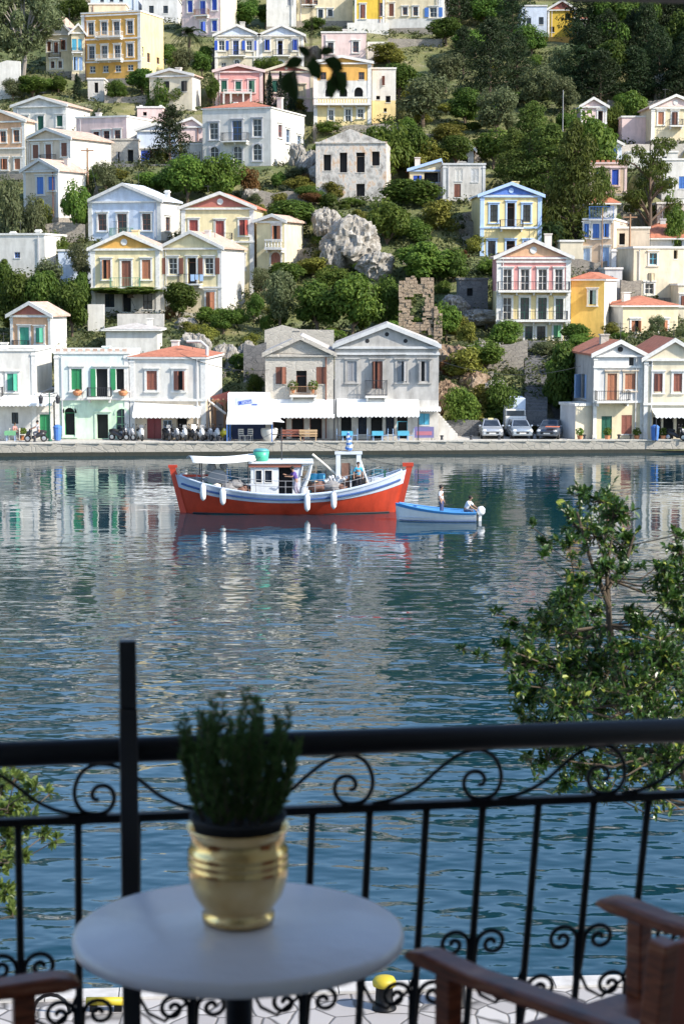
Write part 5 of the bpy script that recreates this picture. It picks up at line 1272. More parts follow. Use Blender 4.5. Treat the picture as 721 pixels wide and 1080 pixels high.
def scooter(px, Y, label, body, rz, group='motor scooters parked in a row', white=False):
    root = empty('motor_scooter', qpt(px, Y), label, 'scooter', group, rz)
    for y in (-.62, .62):
        Tm = Matrix.Translation((0, y, .27)) @ Matrix.Rotation(R(90), 4, 'Y')
        w = MB().lathe([(.17, -.05), (.26, -.06), (.27, 0), (.26, .06), (.17, .05)], 16, (0, 0, 0), 0, Tm).build('wheel', M['tyre'], root)
        MB().lathe([(.03, -.065), (.16, -.055), (.16, .055), (.03, .065)], 10, (0, 0, 0), 0, Tm).build('rim', M['rim'], w)
    b = MB()
    b.tube([(0, .8, .62), (0, .45, .62), (0, .12, .48), (0, -.12, .34), (0, -.3, .36)], [.10, .19, .17, .14, .12], 8)
    b.tube([(0, -.66, .45), (0, -.58, .62), (0, -.44, .82), (0, -.38, .98)], [.10, .16, .15, .10], 8)
    b.box(-.2, .2, -.44, -.38, .35, .86)
    b.build('body', M[body], root, True)
    MB().tube([(0, .85, .75), (0, .5, .79), (0, .1, .74)], [.10, .15, .11], 8).build('seat', M['dark'], root, True)
    hb = MB().tube([(-.36, -.30, 1.02), (-.15, -.38, 1.02), (.15, -.38, 1.02), (.36, -.30, 1.02)], .022, 6).tube([(0, -.6, .27), (0, -.36, 1.0)], .03, 6)
    for s in (-1, 1): hb.tube([(s * .28, -.32, 1.02), (s * .34, -.36, 1.22)], .012, 5).ball((s * .36, -.36, 1.26), .07, 8, 0, (1, .3, .8))
    hb.build('handlebar', M['iron'], root)
    MB().ball((0, -.56, .86), .10, 10, 0, (1, .6, 1)).build('headlight', M['lens'], root)
    ws = MB().poly([(-.2, -.48, 1.0), (.2, -.48, 1.0), (.16, -.36, 1.42), (-.16, -.36, 1.42)]) if white else None
    if white:
        g = MB(); g.poly([(-.2, -.48, 1.0), (.2, -.48, 1.0), (.14, -.38, 1.24), (-.14, -.38, 1.24)])
        s = g.build('windshield', paint('perspex', (.10, .11, .12), .15), root); md = s.modifiers.new('S', 'SOLIDIFY'); md.thickness = .01
    return root
paint('scoot_black', (.03, .03, .035), .3); paint('scoot_white', (.72, .72, .72), .3); paint('scoot_grey', (.25, .26, .28), .3); paint('scoot_yellow', (.72, .58, .04), .35)
for px, lb, c, rz, w in ((126, 'black scooter leaning by the arched window of the mint house, left one', 'scoot_black', 70, 0), (134, 'grey scooter by the arched window of the mint house, right one', 'scoot_grey', 60, 0),
    (148, 'white-faced scooter standing just left of the maroon door', 'scoot_white', 20, 1), (176, 'black scooter nearest the right side of the maroon door', 'scoot_black', 25, 1), (184, 'grey scooter second from the maroon door', 'scoot_grey', 30, 0),
    (193, 'white-faced scooter third in the row right of the maroon door', 'scoot_white', 25, 1), (202, 'black scooter with windshield fourth right of the maroon door', 'scoot_black', 30, 1), (211, 'white-faced scooter below the right end of the cream awning', 'scoot_white', 25, 1),
    (220, 'dark grey scooter in front of the grey pergola wall', 'scoot_grey', 25, 0), (227, 'white scooter next to the yellow scooter', 'scoot_white', 28, 0), (235, 'yellow scooter beside the blue kiosk post', 'scoot_yellow', 20, 0),
    (712, 'black scooter in front of the cream taverna', 'scoot_black', 60, 0)):
    scooter(px, 157.3, lb, c, R(rz), white=bool(w))

# ---------------------------------------------------------------- people
def person(label, loc, rz, pose, shirt, trousers, hair=(.02, .015, .012), skin=(.36, .20, .13), group=None, scale=1.):
    root = empty('person', loc, label, 'person', group, rz); root.scale = (scale,) * 3
    sm = paint('skin', skin, .6)
    hipz = pose.get('hip', .92); lean = pose.get('lean', 0.); hx = pose.get('hx', 0.)
    hip = Vector((0, hx, hipz)); d = Vector((0, -math.sin(lean), math.cos(lean)))
    chest = hip + d * .33; neck = hip + d * .55; head = neck + (d * .6 + Vector((0, -.15, .5))).normalized() * .17; top = head + Vector((0, 0, .10))
    V = lambda p, r: (p.x, p.y, p.z, r)
    ch = [[V(hip, .125), V(hip + d * .16, .115), V(chest, .135), V(hip + d * .47, .10), V(neck, .055), V(head - Vector((0, 0, .05)), .075), V(head + Vector((0, 0, .03)), .095), V(top, .06)],
          [V(head - Vector((0, 0, .01)) * 1, .08), V(head + Vector((0, -.115, -.015)), .018)]]
    ch[1][0] = V(head + Vector((0, 0, .03)), .095)
    top_ch = [[V(hip + d * .02, .135), V(hip + d * .16, .13), V(chest, .15), V(hip + d * .47, .115)]]
    leg_ch = [[V(hip + d * .06, .135), V(hip, .14)]]
    for s, (arm, leg) in ((-1, (pose['la'], pose['ll'])), (1, (pose['ra'], pose['rl']))):
        sh = hip + d * .47 + Vector((s * .19, 0, 0)); el, wr = Vector(arm[0]), Vector(arm[1])
        ch.append([V(hip + d * .47, .10), V(sh, .06), V(el, .043), V(wr, .030), V(wr + (wr - el).normalized() * .07, .034)])
        pd = (wr - el).normalized(); sd = pd.orthogonal().normalized(); palm = wr + pd * .07
        for k in range(4): ch.append([V(palm, .034), V(palm + pd * (.08 - .01 * abs(k - 1.5)) + sd * (k - 1.5) * .022, .010)])
        ch.append([V(wr + pd * .03, .030) if False else V(palm, .034), V(palm + sd * .06 + pd * .01, .011)])
        top_ch.append([V(hip + d * .47, .115), V(sh, .075), V(sh.lerp(el, .8), .062)])
        hp = hip + Vector((s * .09, 0, -.03)); kn, an = Vector(leg[0]), Vector(leg[1])
        ch.append([V(hip, .125), V(hp, .09), V(kn, .06), V(an, .042), V(an + Vector((0, -.04, -.05)), .04), V(an + Vector((0, -.17, -.06)), .032)])
        leg_ch.append([V(hip, .14), V(hp, .105), V(kn, .078), V(kn.lerp(an, .85), .066)])
    skin_body('body', ch, sm, root)
    skin_body('shirt', top_ch, paint('cloth_%d_%d_%d' % tuple(int(c * 99) for c in shirt), shirt, .9), root)
    skin_body('trousers', leg_ch, paint('cloth_%d_%d_%d' % tuple(int(c * 99) for c in trousers), trousers, .9), root)
    MB().ball((head.x, head.y + .018, head.z + .055), .112, 12, 0, (.95, 1, .95)).build('hair', paint('hair_%d' % int(hair[0] * 999), hair, .8), root, True)
    ey = MB()
    for s in (-1, 1): ey.ball((head.x + s * .035, head.y - .092, head.z + .025), .011, 6)
    ey.build('eyes', M['dark'], root)
    return root
STAND = dict(la=((-.27, .03, 1.13), (-.27, -.06, .88)), ra=((.27, .03, 1.13), (.27, -.06, .88)), ll=((-.10, -.02, .50), (-.11, .02, .08)), rl=((.10, -.03, .50), (.12, 0, .08)))
SIT = dict(hip=.55, la=((-.26, -.05, .78), (-.18, -.3, .68)), ra=((.26, -.05, .78), (.18, -.3, .68)), ll=((-.12, -.42, .52), (-.12, -.42, .08)), rl=((.12, -.42, .52), (.12, -.44, .08)))
RIDE = dict(hip=.82, lean=.15, hx=.25, la=((-.30, -.05, 1.12), (-.30, -.30, 1.02)), ra=((.30, -.05, 1.12), (.30, -.30, 1.02)), ll=((-.16, -.16, .72), (-.15, -.05, .36)), rl=((.16, -.16, .72), (.15, -.05, .36)))
sc = scooter(38, 155.9, 'dark scooter being ridden along the quay past the corner cafe', 'scoot_black', R(-80), 'scooters on the road')
person('person in a grey checked shirt riding a scooter past the corner cafe', qpt(38, 155.9) + Vector((0, 0, 0)), R(-80), RIDE, (.42, .40, .42), (.06, .07, .10))
person('person in a pink top sitting at a cafe table by the green door', qpt(16, 157.6), R(60), SIT, (.55, .25, .24), (.10, .10, .12))
def chair(px, Y, rz, label, mat='paleblue', group='cafe chairs on the far quay'):
    root = empty('cafe_chair', qpt(px, Y), label, 'chair', group, rz)
    MB().box(-.22, .22, -.22, .22, .43, .47).build('seat', M[mat], root)
    MB().box(-.22, .22, .20, .24, .55, .62).box(-.22, .22, .20, .24, .70, .78).box(-.22, .22, .2, .24, .84, .95).build('backrest', M[mat], root)
    for x in (-.2, .17):
        for y in (-.21, .18): MB().box(x, x + .035, y, y + .035, 0, .95 if y > 0 else .429).build('leg', M[mat], root)
def table(px, Y, label, cloth='cyan', group='cafe tables on the far quay'):
    root = empty('cafe_table', qpt(px, Y), label, 'table', group)
    MB().box(-.4, .4, -.4, .4, .71, .75).build('tabletop', M['trim'], root)
    for x in (-.34, .3):
        for y in (-.34, .3): MB().box(x, x + .05, y, y + .05, 0, .709).build('leg', M['paleblue'], root)
    t = tag(MB().box(-.44, .44, -.44, .44, .755, .765).box(-.44, .44, -.455, -.441, .45, .765).build('tablecloth', M[cloth], loc=qpt(px, Y)), 'blue cloth spread over the ' + label, 'tablecloth', 'blue tablecloths')
for px, nm in ((366, 'left'), (398, 'middle'), (425, 'right')):
    table(px, 156.8, f'{nm} one of three cafe tables under the long awning')
    chair(px - 8, 156.8, R(90), f'pale blue chair on the left of the {nm} cafe table'); chair(px + 8, 156.8, R(-90), f'pale blue chair on the right of the {nm} cafe table')
chair(8, 157.6, R(-90), 'white chair under the corner cafe awning, left of the seated person', 'white'); chair(24, 157.4, R(90), 'white chair under the corner cafe awning, right of the seated person', 'white')
chair(255, 156.4, R(20), 'white plastic chair inside the left of the kiosk', 'white'); chair(263, 156.6, R(-20), 'white plastic chair inside the middle of the kiosk', 'white')
table(12, 157.0, 'white cafe table by the seated person', 'palegreen')
def bench(px, Y, mat, label, w=1.9):
    root = empty('wooden_bench', qpt(px, Y), label, 'bench')
    MB().box(-w / 2, w / 2, -.22, .22, .42, .47).build('seat', M[mat], root)
    MB().box(-w / 2, w / 2, .21, .25, .55, .70).box(-w / 2, w / 2, .21, .25, .76, .92).build('backrest', M[mat], root)
    for x in (-w / 2 + .08, w / 2 - .15): MB().box(x, x + .07, -.2, .2, 0, .419).build('leg', M[mat], root)
    for x in (-w / 2 + .08, w / 2 - .15): MB().box(x, x + .05, .251, .29, 0, .92).build('leg', M[mat], root)
bench(309, 156.2, 'redbrown', 'red-brown wooden bench on the quay before the stone house'); bench(325, 156.0, 'woodpale', 'pale yellow wooden bench right of the red-brown bench', 1.4)
o = MB().lathe([(.25, 0), (.42, .12), (.62, .55), (.66, .9), (.62, 1.02), (.3, 1.06)], 18).build('water_tank', M['white'], loc=qpt(284, 156.2), smooth=True); tag(o, 'round white plastic tank standing at the right end of the kiosk', 'tank')
for px, c, lb in ((61, 'midblue', 'blue wheeled bin beside the street lamp'), (690, 'midblue', 'blue ice-box stand before the cream taverna')):
    root = empty('wheeled_bin', qpt(px, 157.0), lb, 'bin')
    MB().lathe([(.25, .05), (.30, .5), (.32, 1.0), (.33, 1.02)], 10).build('body', M[c], root); MB().lathe([(.35, 1.021), (.34, 1.1), (.15, 1.25)], 10).build('lid', M[c], root)
root = empty('menu_board', qpt(447, 156.8), 'dark menu board with a red and blue picture under the blue shutter', 'sign')
MB().box(-.75, .75, 0, .06, .25, 1.1).build('panel', paint('menu', (.18, .16, .32), .5), root); MB().box(-.6, .6, -.012, -.002, .45, .75).build('picture', paint('menured', (.45, .16, .2), .5), root)
for x in (-.6, .55): MB().box(x, x + .05, .01, .05, 0, .249).build('leg', M['iron'], root)
root = empty('shop_sign', pt(705, 430, 158.85), 'pale blue lettered shop sign above the cream taverna awning', 'sign')
MB().box(-.95, .95, -.1, -.02, .1, .42).build('panel', M['paleblue'], root)
lt = MB()
for i in range(10): lt.box(-.8 + i * .16, -.70 + i * .16, -.112, -.101, .18, .34)
lt.build('lettering', M['trim'], root)
for px, lb in ((640, 'left potted plant at the white tavern door'), (671, 'potted plant by the reddish shutter of the white tavern'), (699, 'green potted plant before the cream taverna'), (611, 'potted shrub at the foot of the cream annex'), (24, 'green planter hedge beside the seated person'), (720, 'leafy planter at the right picture edge of the quay')):
    root = empty('potted_plant', qpt(px, 157.8), lb, 'plant')
    MB().lathe([(.16, 0), (.24, .35), (.26, .36)], 12).build('pot', M['terracotta'], root)
    lb2 = MB(); leaves((0, 0, .65), (.35, .3, .35), 120, .10, random.Random(int(px)), lb2); lb2.build('foliage', M['leaf_bright'], root)
for i, px in enumerate((497, 527, 618, 655, 668, 40, 232, 296, 466)):
    o = MB().lathe([(.14, 0), (.10, .05), (.09, .22), (.16, .27), (.15, .33), (.05, .36)], 10).build('mooring_bollard', M['iron'], loc=(qpt(px, 0).x, quay_y((px - CX) / 13.6) + .55, QZ + .12)) 
    o.location.x = (px - CX) / 13.7
    tag(o, ['iron bollard below the low wall left of the silver car', 'iron bollard before the silver-blue car', 'iron bollard below the cream annex', 'iron bollard under the white tavern window', 'iron bollard at the right corner of the white tavern', 'iron bollard below the ridden scooter', 'iron bollard before the yellow scooter', 'iron bollard below the white tank', 'iron bollard before the lean-to corner'][i], 'bollard')
root = empty('outside_stair', qpt(464, 159.5), 'white exterior stair with a small landing at the right end of the weathered grey house', 'stairs')
mb = MB()
for i in range(9): mb.box(-.2 - .0 + i * .17, -.03 + i * .17, -.6, .9, 0, 1.9 - i * .19)
mb.build('steps', M['oldplaster'], root); MB().box(-1.1, -.201, -.6, .9, 0, 2.0).build('landing', M['oldplaster'], root)
# ------------------------------------------------------------------ fishing boat (x towards the bow, z above the waterline)
plaster('hullred', (.52, .052, .020), .5, .45); plaster('hullband', (.52, .59, .70), .35, .45); paint('hullblue', (.05, .10, .26), .4); plaster('boatwhite', (.66, .70, .74), .3, .45)
paint('deckwood', (.30, .17, .10), .8, 0, .3); paint('fender', (.80, .80, .80), .5); paint('netbrown', (.22, .12, .09), .95, 0, .4); paint('netgrey', (.28, .27, .27), .95, 0, .4); paint('cyanbarrel', (.06, .40, .62), .45)
FB = onz(307, 540, 0)
def hull(L0, L1, zs_mid, zs_bow, zs_stern, beam, keel, n=40, pw=2.6, ex=2.1, full=.42):
    """section grid of a double ended hull: rows of (station -1..1) x (keel..sheer)"""
    rows = []
    for i in range(n + 1):
        t = -1 + 2 * i / n; a = abs(t)
        zs = zs_mid + ((zs_bow if t > 0 else zs_stern) - zs_mid) * a ** ex
        b2 = beam * max(0, 1 - a ** pw) ** .75
        col = []
        for k in range(13):
            s = k / 12; z = keel + (zs - keel) * s
            x = t * (L0 + (L1 - L0) * s)
            col.append((x, b2 * s ** full * (.93 + .07 * s), z))
        rows.append(col)
    return rows
def strip(rows, k0, k1, off=0.):
    mb = MB()
    for sg in (-1, 1):
        for i in range(len(rows) - 1):
            for k in range(k0, k1):
                q = [rows[i][k], rows[i + 1][k], rows[i + 1][k + 1], rows[i][k + 1]]
                q = [(x, sg * (y + off), z) for x, y, z in q]
                mb.poly(q if sg < 0 else q[::-1])
    return mb
def weld(o):
    import bmesh
    b = bmesh.new(); b.from_mesh(o.data); bmesh.ops.remove_doubles(b, verts=b.verts, dist=.004); b.to_mesh(o.data); b.free()
    o.data.polygons.foreach_set('use_smooth', [True] * len(o.data.polygons)); return o
def fishing_boat():
    root = empty('fishing_boat', FB, 'red and pale blue wooden fishing boat with a white wheelhouse and stern awning', 'boat', None, R(2))
    rows = hull(6.15, 6.85, 1.22, 2.62, 2.35, 2.0, -.75)
    weld(strip(rows, 0, 9).build('hull', M['hullred'], root))
    weld(strip(rows, 9, 12, .035).build('topside', M['hullband'], root))
    rail = MB()
    for sg in (-1, 1):
        rail.tube([(c[12][0], sg * (c[12][1] + .02), c[12][2] + .03) for c in rows[1:-1]], .075, 6)
    rail.build('gunwale', M['hullband'], root)
    st = MB()
    for sg in (-1, 1):
        st.tube([(c[10][0], sg * (c[10][1] + .07), c[10][2] + .05) for c in rows[1:-1]], .07, 6)
    st.build('rubbing_strake', M['hullblue'], root)
    bt = MB()
    for sg in (-1, 1): bt.tube([(c[4][0], sg * (c[4][1] + .01), .03) for c in rows[2:-2]], .05, 5)
    bt.build('boot_stripe', M['dark'], root)
    dk = MB()
    for i in range(len(rows) - 1):
        a, b2 = rows[i][10], rows[i + 1][10]
        dk.poly([(a[0], -a[1], a[2] - .05), (b2[0], -b2[1], b2[2] - .05), (b2[0], b2[1], b2[2] - .05), (a[0], a[1], a[2] - .05)])
    dk.build('deck', M['deckwood'], root)
    inn = MB()                                       # inside of the bulwark
    for sg in (-1, 1):
        for i in range(len(rows) - 1):
            a, b2, c, d = rows[i][9], rows[i + 1][9], rows[i + 1][12], rows[i][12]
            q = [(p[0], sg * max(0, p[1] - .06), p[2]) for p in (a, b2, c, d)]; inn.poly(q[::-1] if sg < 0 else q)
    inn.build('bulwark', M['boatwhite'], root)
    for sg, zt, nm in ((-1, 2.72, 'sternpost'), (1, 2.75, 'stem')):
        mb = MB(); pts = []
        for k in range(9):
            s = k / 8; z = -.7 + (zt + .7) * s
            pts.append((sg * (6.12 + .75 * (z + .75) / 3.3 + .06), z))
        mb2 = MB(); T_ = .13
        poly = [(x - sg * .2, z) for x, z in pts] + [(x + sg * .16, z) for x, z in reversed(pts)]
        if sg < 0: poly = poly[::-1]
        mb2.prism(poly[::-1], -T_, T_)
        x, z = pts[-1]
        if sg > 0: mb2.box(x - .42, x + .22, -.16, .16, z + .003, z + .22)
        else: mb2.box(x - .22, x + .30, -.15, .15, z + .003, z + .16)
        mb2.build(nm, M['hullred'], root)
    MB().box(-6.5, -2.9, -.06, .06, 1.98, 2.1).build('tiller_beam', M['hullred'], root) if False else None
    # wheelhouse
    z0, z1 = 1.0, 3.02
    wh = MB(); T_ = Matrix.Identity(4)
    X0, X1, B = -2.35, .55, 1.0
    wallplane(wh, X1 - X0, z0, z1, [(.28, .62, 1.9, 2.62, .1), (.82, 1.22, 1.9, 2.62, .1), (1.62, 2.42, z0, 2.82, 1.2)], Matrix.Translation((X0, -B, 0)), [])
    wh.box(X0, X0 + .05, -B + .003, B, z0, z1).box(X1 - .05, X1, -B + .003, B, z0, 1.9).box(X0, X1, B, B + .05, z0, z1)
    wh.build('wheelhouse', M['boatwhite'], root)
    for a in (.28, .82):
        b2 = a + (.34 if a < .5 else .40)
        MB().box(X0 + a, X0 + b2, -B + .08, -B + .09, 1.9, 2.62).build('window', M['window_glass'], root)
        fr = MB()
        for q in ((a - .05, b2 + .05, 2.62, 2.67), (a - .05, b2 + .05, 1.85, 1.90), (a - .05, a, 1.901, 2.619), (b2, b2 + .05, 1.901, 2.619)): fr.box(X0 + q[0], X0 + q[1], -B - .03, -B - .003, q[2], q[3])
        fr.build('window_frame', M['trim'], root)
    MB().box(X0 + .1, X1 - .1, -B + .9, -B + .95, z0, z1 - .1).build('cabin_interior', M['dark'], root)
    MB().box(X0 - .12, X1 + .02, -B - .12, B + .12, z1 - .2, z1 - .002).build('cabin_trim', M['redbrown'], root)
    MB().box(X0 - .15, X1 + .75, -B - .2, B + .2, z1 + .002, z1 + .12).build('cabin_roof', M['boatwhite'], root, bevel=.03)
    for y in (-B - .05, B + .05):
        p = MB(); p.tube([(X1 + .65, y, z1), (X1 + .45, y, 2.2), (X1 + .15, y, 1.5), (X1 + .1, y, 1.05)], [.06, .09, .12, .14], 6)
        p.tube([(X1 + .65, y, z1), (X1 + .12, y, z1 - .12), (X1 + .02, y, 2.3)], .05, 6)
        p.build('cabin_bracket', M['boatwhite'], root)
    MB().ball((X1 - .35, -.2, 2.0), .16, 10, 0, (.3, 1, 1)).build('steering_wheel', M['trim'], root)
    # stern awning
    a = MB()
    NN = 10
    P0 = lambda u, v: (-5.7 + u * 3.65 + v * (-.5 + u * .2), -1.5 + v * 3.0, 3.05 + .38 * math.sin(math.pi * (v * .8 + .1)) + u * .12 - .12 * math.sin(math.pi * u))
    for i in range(NN):
        for j in range(NN):
            a.poly([P0(i / NN, j / NN), P0((i + 1) / NN, j / NN), P0((i + 1) / NN, (j + 1) / NN), P0(i / NN, (j + 1) / NN)])
    s = weld(a.build('awning', M['canvas'], root)); md = s.modifiers.new('S', 'SOLIDIFY'); md.thickness = .02
    p = MB()
    for x, y, zt in ((-5.2, -1.2, 3.12), (-5.4, 1.2, 3.1), (-2.5, -1.1, 3.2)): p.tube([(x, y, 1.2), (x, y, zt)], .035)
    p.build('awning_pole', M['iron'], root)
    p = MB()
    for z in (1.75, 2.1):
        p.tube([(rows[i][12][0], -rows[i][12][1] + .05, rows[i][12][2] + z - 1.25) for i in range(3, 36)], .018, 5)
    for i in range(4, 36, 5): p.tube([(rows[i][12][0], -rows[i][12][1] + .05, rows[i][12][2]), (rows[i][12][0], -rows[i][12][1] + .05, rows[i][12][2] + .85)], .018, 5)
    p.build('lifeline', M['greypaint'], root)
    MB().box(-6.35, -4.6, -.09, .09, 2.16, 2.30).build('tiller', M['hullred'], root)
    # net hauler
    w = MB(); Tm = Matrix.Translation((-4.3, -.3, 2.05)) @ Matrix.Rotation(R(90), 4, 'X')
    w.lathe([(.12, -.35), (.6, -.3), (.28, -.05), (.28, .05), (.6, .3), (.12, .35)], 18, (0, 0, 0), 0, Tm)
    w.box(-4.5, -4.1, -.55, .0, 1.1, 1.75).box(-4.75, -4.6, -.4, -.3, 2.0, 2.95).ball((-4.65, -.35, 2.75), .3, 8).ball((-3.95, -.3, 2.85), .25, 8)
    w.build('net_hauler', M['scoot_grey'], root)
    for x, z, r_, mt in ((-3.6, 1.5, .55, 'netgrey'), (-2.85, 1.35, .5, 'netbrown'), (-3.2, 1.75, .42, 'netgrey'), (1.6, 1.55, .5, 'netbrown'), (2.35, 1.6, .55, 'netgrey'), (2.9, 1.5, .45, 'netbrown'), (-5.0, 1.5, .5, 'darkgreen')):
        nb = MB(); nb.ball((0, 0, 0), 1, 20)
        for i, v_ in enumerate(nb.v):
            v_ = Vector(v_); nb.v[i] = tuple(Vector((x, -.4, z)) + Vector((v_.x * r_ * 1.2, v_.y * r_ * 1.6, v_.z * r_ * .7)) * (1 + .35 * MN.noise(v_ * 3 + Vector((x, z, 0)))))
        nb.build('fishing_net', M[mt], root, True)
    f = MB()
    for k in range(14): f.ball((2.0 + .09 * k % 1.2 + .06 * (k % 3), -.9 + .12 * (k % 4), 1.95 + .07 * (k % 5)), .10, 7)
    f.build('net_float', M['fender'], root)
    # mid-ship gallows, boom and mast
    g = MB()
    for x in (2.75, 3.95):
        g.box(x - .13, x + .13, -.75, -.5, 1.15, 3.55)
    g.box(2.55, 4.15, -.78, -.47, 3.551, 3.72).tube([(3.95, -.6, 3.4), (4.5, -.5, 1.7)], .08, 6)
    g.build('gallows', M['boatwhite'], root)
    MB().box(2.95, 3.45, -.5, -.42, 1.2, 3.0).build('stowed_net', M['netbrown'], root)
    MB().tube([(1.25, -.5, 3.55), (3.0, -.55, 2.0)], .07, 8).build('boom', M['trimcream'], root)
    MB().tube([(-.55, .3, 3.1), (-.55, .3, 5.1)], .035, 6).box(-1.1, 0., .27, .33, 4.65, 4.70).box(-.9, -.2, .27, .33, 4.35, 4.39).build('mast', M['iron'], root)
    fc = MB(); c = [(4.6, 1.5), (4.75, 2.02), (5.1, 2.08), (5.6, 1.95), (5.9, 1.75), (5.9, 1.6)]
    fc.prism(c[::-1], -.5, .5); fc.build('foredeck_hatch', M['boatwhite'], root)
    MB().box(3.55, 4.35, -.9, -.2, 1.3, 2.15).tube([(3.6, -.6, 2.15), (3.9, -.6, 2.5), (4.2, -.6, 2.15)], .12).build('winch', M['dark'], root)
    # furled flag
    fl = MB(); fl.tube([(3.35, -.6, 3.73), (3.35, -.6, 4.9)], .03, 6)
    fl.build('flagstaff', M['trim'], root)
    w = MB()
    for i in range(7):
        z = 3.85 + i * .14
        w.tube([(3.35 + .05 * math.sin(i), -.6, z), (3.38 + .05 * math.sin(i * 2), -.64, z + .14)], [.22 - .02 * i, .20 - .022 * i], 8, i % 2)
    w.build('furled_flag', [M['midblue'], M['trim']], root)
    rg = MB()
    for a_, b_ in (((-.55, .3, 5.05), (6.6, 0, 2.7)), ((-.55, .3, 5.05), (-6.5, 0, 2.6)), ((-.55, .3, 5.0), (-2.2, -1.1, 3.1)), ((3.35, -.6, 3.7), (6.7, 0, 2.8)), ((-.55, .3, 4.7), (3.9, -.6, 3.7)), ((2.75, -.6, 3.5), (1.3, -.5, 3.5))):
        A_, B_ = Vector(a_), Vector(b_); rg.tube([A_.lerp(B_, t / 6) - Vector((0, 0, .22 * math.sin(math.pi * t / 6))) for t in range(7)], .014, 4)
    rg.build('rigging', M['dark'], root)
    rc = random.Random(8)
    for k in range(34):
        x = rc.choice([rc.uniform(-5.2, -2.5), rc.uniform(1.0, 2.6), rc.uniform(4.0, 5.0)]); y = rc.uniform(-1.0, .3); z = 1.35 + rc.uniform(0, .55)
        cl = MB()
        if k % 3: cl.ball((x, y, z), rc.uniform(.08, .2), 7, k % 4, (rc.uniform(.7, 1.6), 1, rc.uniform(.5, 1)))
        else: cl.box(x - .2, x + .2, y - .15, y + .15, z - .12, z + rc.uniform(.02, .14), k % 4, None)
        cl.build('net_bundle' if k % 3 else 'fish_crate', [M['netbrown'], M['woodpale'], M['dark'], M['trimcream']], root)
    # bow posts
    MB().box(5.45, 5.55, -.3, -.2, 1.9, 2.55).box(5.38, 5.62, -.32, -.18, 2.4, 2.46).build('mooring_post', M['darkgreen'], root)
    root.scale = (.975, .975, .95)
    return root, rows
BOAT, ROWS = fishing_boat()
BM = Matrix.Translation(FB) @ Matrix.Rotation(R(2), 4, 'Z') @ Matrix.Diagonal((.975, .975, .95, 1))
def onboat(x, y, z): return BM @ Vector((x, y, z))
def side_at(x):
    c = min(ROWS, key=lambda c: abs(c[11][0] - x)); return c[11][1], c[12][2]
for px, lb in ((213.5, 'white fender nearest the stern of the fishing boat'), (234.5, 'white fender below the net hauler of the fishing boat'), (323.5, 'white fender below the leaning crew member'), (351.5, 'white fender nearest the bow of the fishing boat')):
    x = (px - 307) / 18.25; b2, zs = side_at(x)
    root = empty('boat_fender', onboat(x, -b2 - .26, zs - .95), lb, 'fender', 'white fenders on the fishing boat')
    MB().lathe([(.05, -.02), (.15, .12), (.17, .3), (.17, .75), (.12, .88), (.04, .95)], 12).build('float', M['fender'], root, True)
    MB().tube([(0, 0, .94), (0, .15, 1.12)], .018, 5).build('rope', M['greypaint'], root)
root = empty('bucket', onboat(-1.75, -.35, 3.14), 'green bucket standing on the wheelhouse roof', 'bucket')
MB().lathe([(.34, 0), (.40, .05), (.46, .55), (.44, .55), (.38, .1)], 18).build('body', paint('bucketgreen', (.06, .42, .26), .4), root, True)
MB().lathe([(.43, .54), (.45, .62), (.30, .70), (.1, .72)], 16).build('lid', paint('bucketlid', (.10, .32, .34), .5), root, True)
for px, lb in ((331.5, 'cyan barrel nearest the wheelhouse'), (339.5, 'cyan barrel right of the other cyan barrel, beside the nets')):
    root = empty('barrel', onboat((px - 307) / 18.25, .25, 1.1), lb, 'barrel')
    MB().lathe([(.22, 0), (.25, .04), (.25, .35), (.265, .37), (.25, .39), (.25, .72), (.265, .74), (.25, .76), (.25, 1.1), (.21, 1.14)], 18).build('drum', M['cyanbarrel'], root, True)
    MB().lathe([(.05, 1.141), (.05, 1.18)], 10, (.08, 0, 0)).build('cap', M['trim'], root)
LEANP = dict(lean=.35, hip=.86, la=((-.30, -.30, 1.12), (-.20, -.62, 1.20)), ra=((.30, -.32, 1.10), (.20, -.60, 1.12)), ll=((-.12, .02, .48), (-.12, .22, .08)), rl=((.12, -.14, .50), (.14, -.02, .08)))
person('person in a purple shirt leaning into the wheelhouse door of the fishing boat', onboat(.3, -1.15, 1.12), R(-75), LEANP, (.10, .06, .26), (.30, .28, .36))
person('person in a cyan shirt standing by the winch on the fishing boat', onboat(3.9, -1.15, 1.35), R(10), STAND, (.05, .36, .55), (.02, .02, .03), scale=.95)
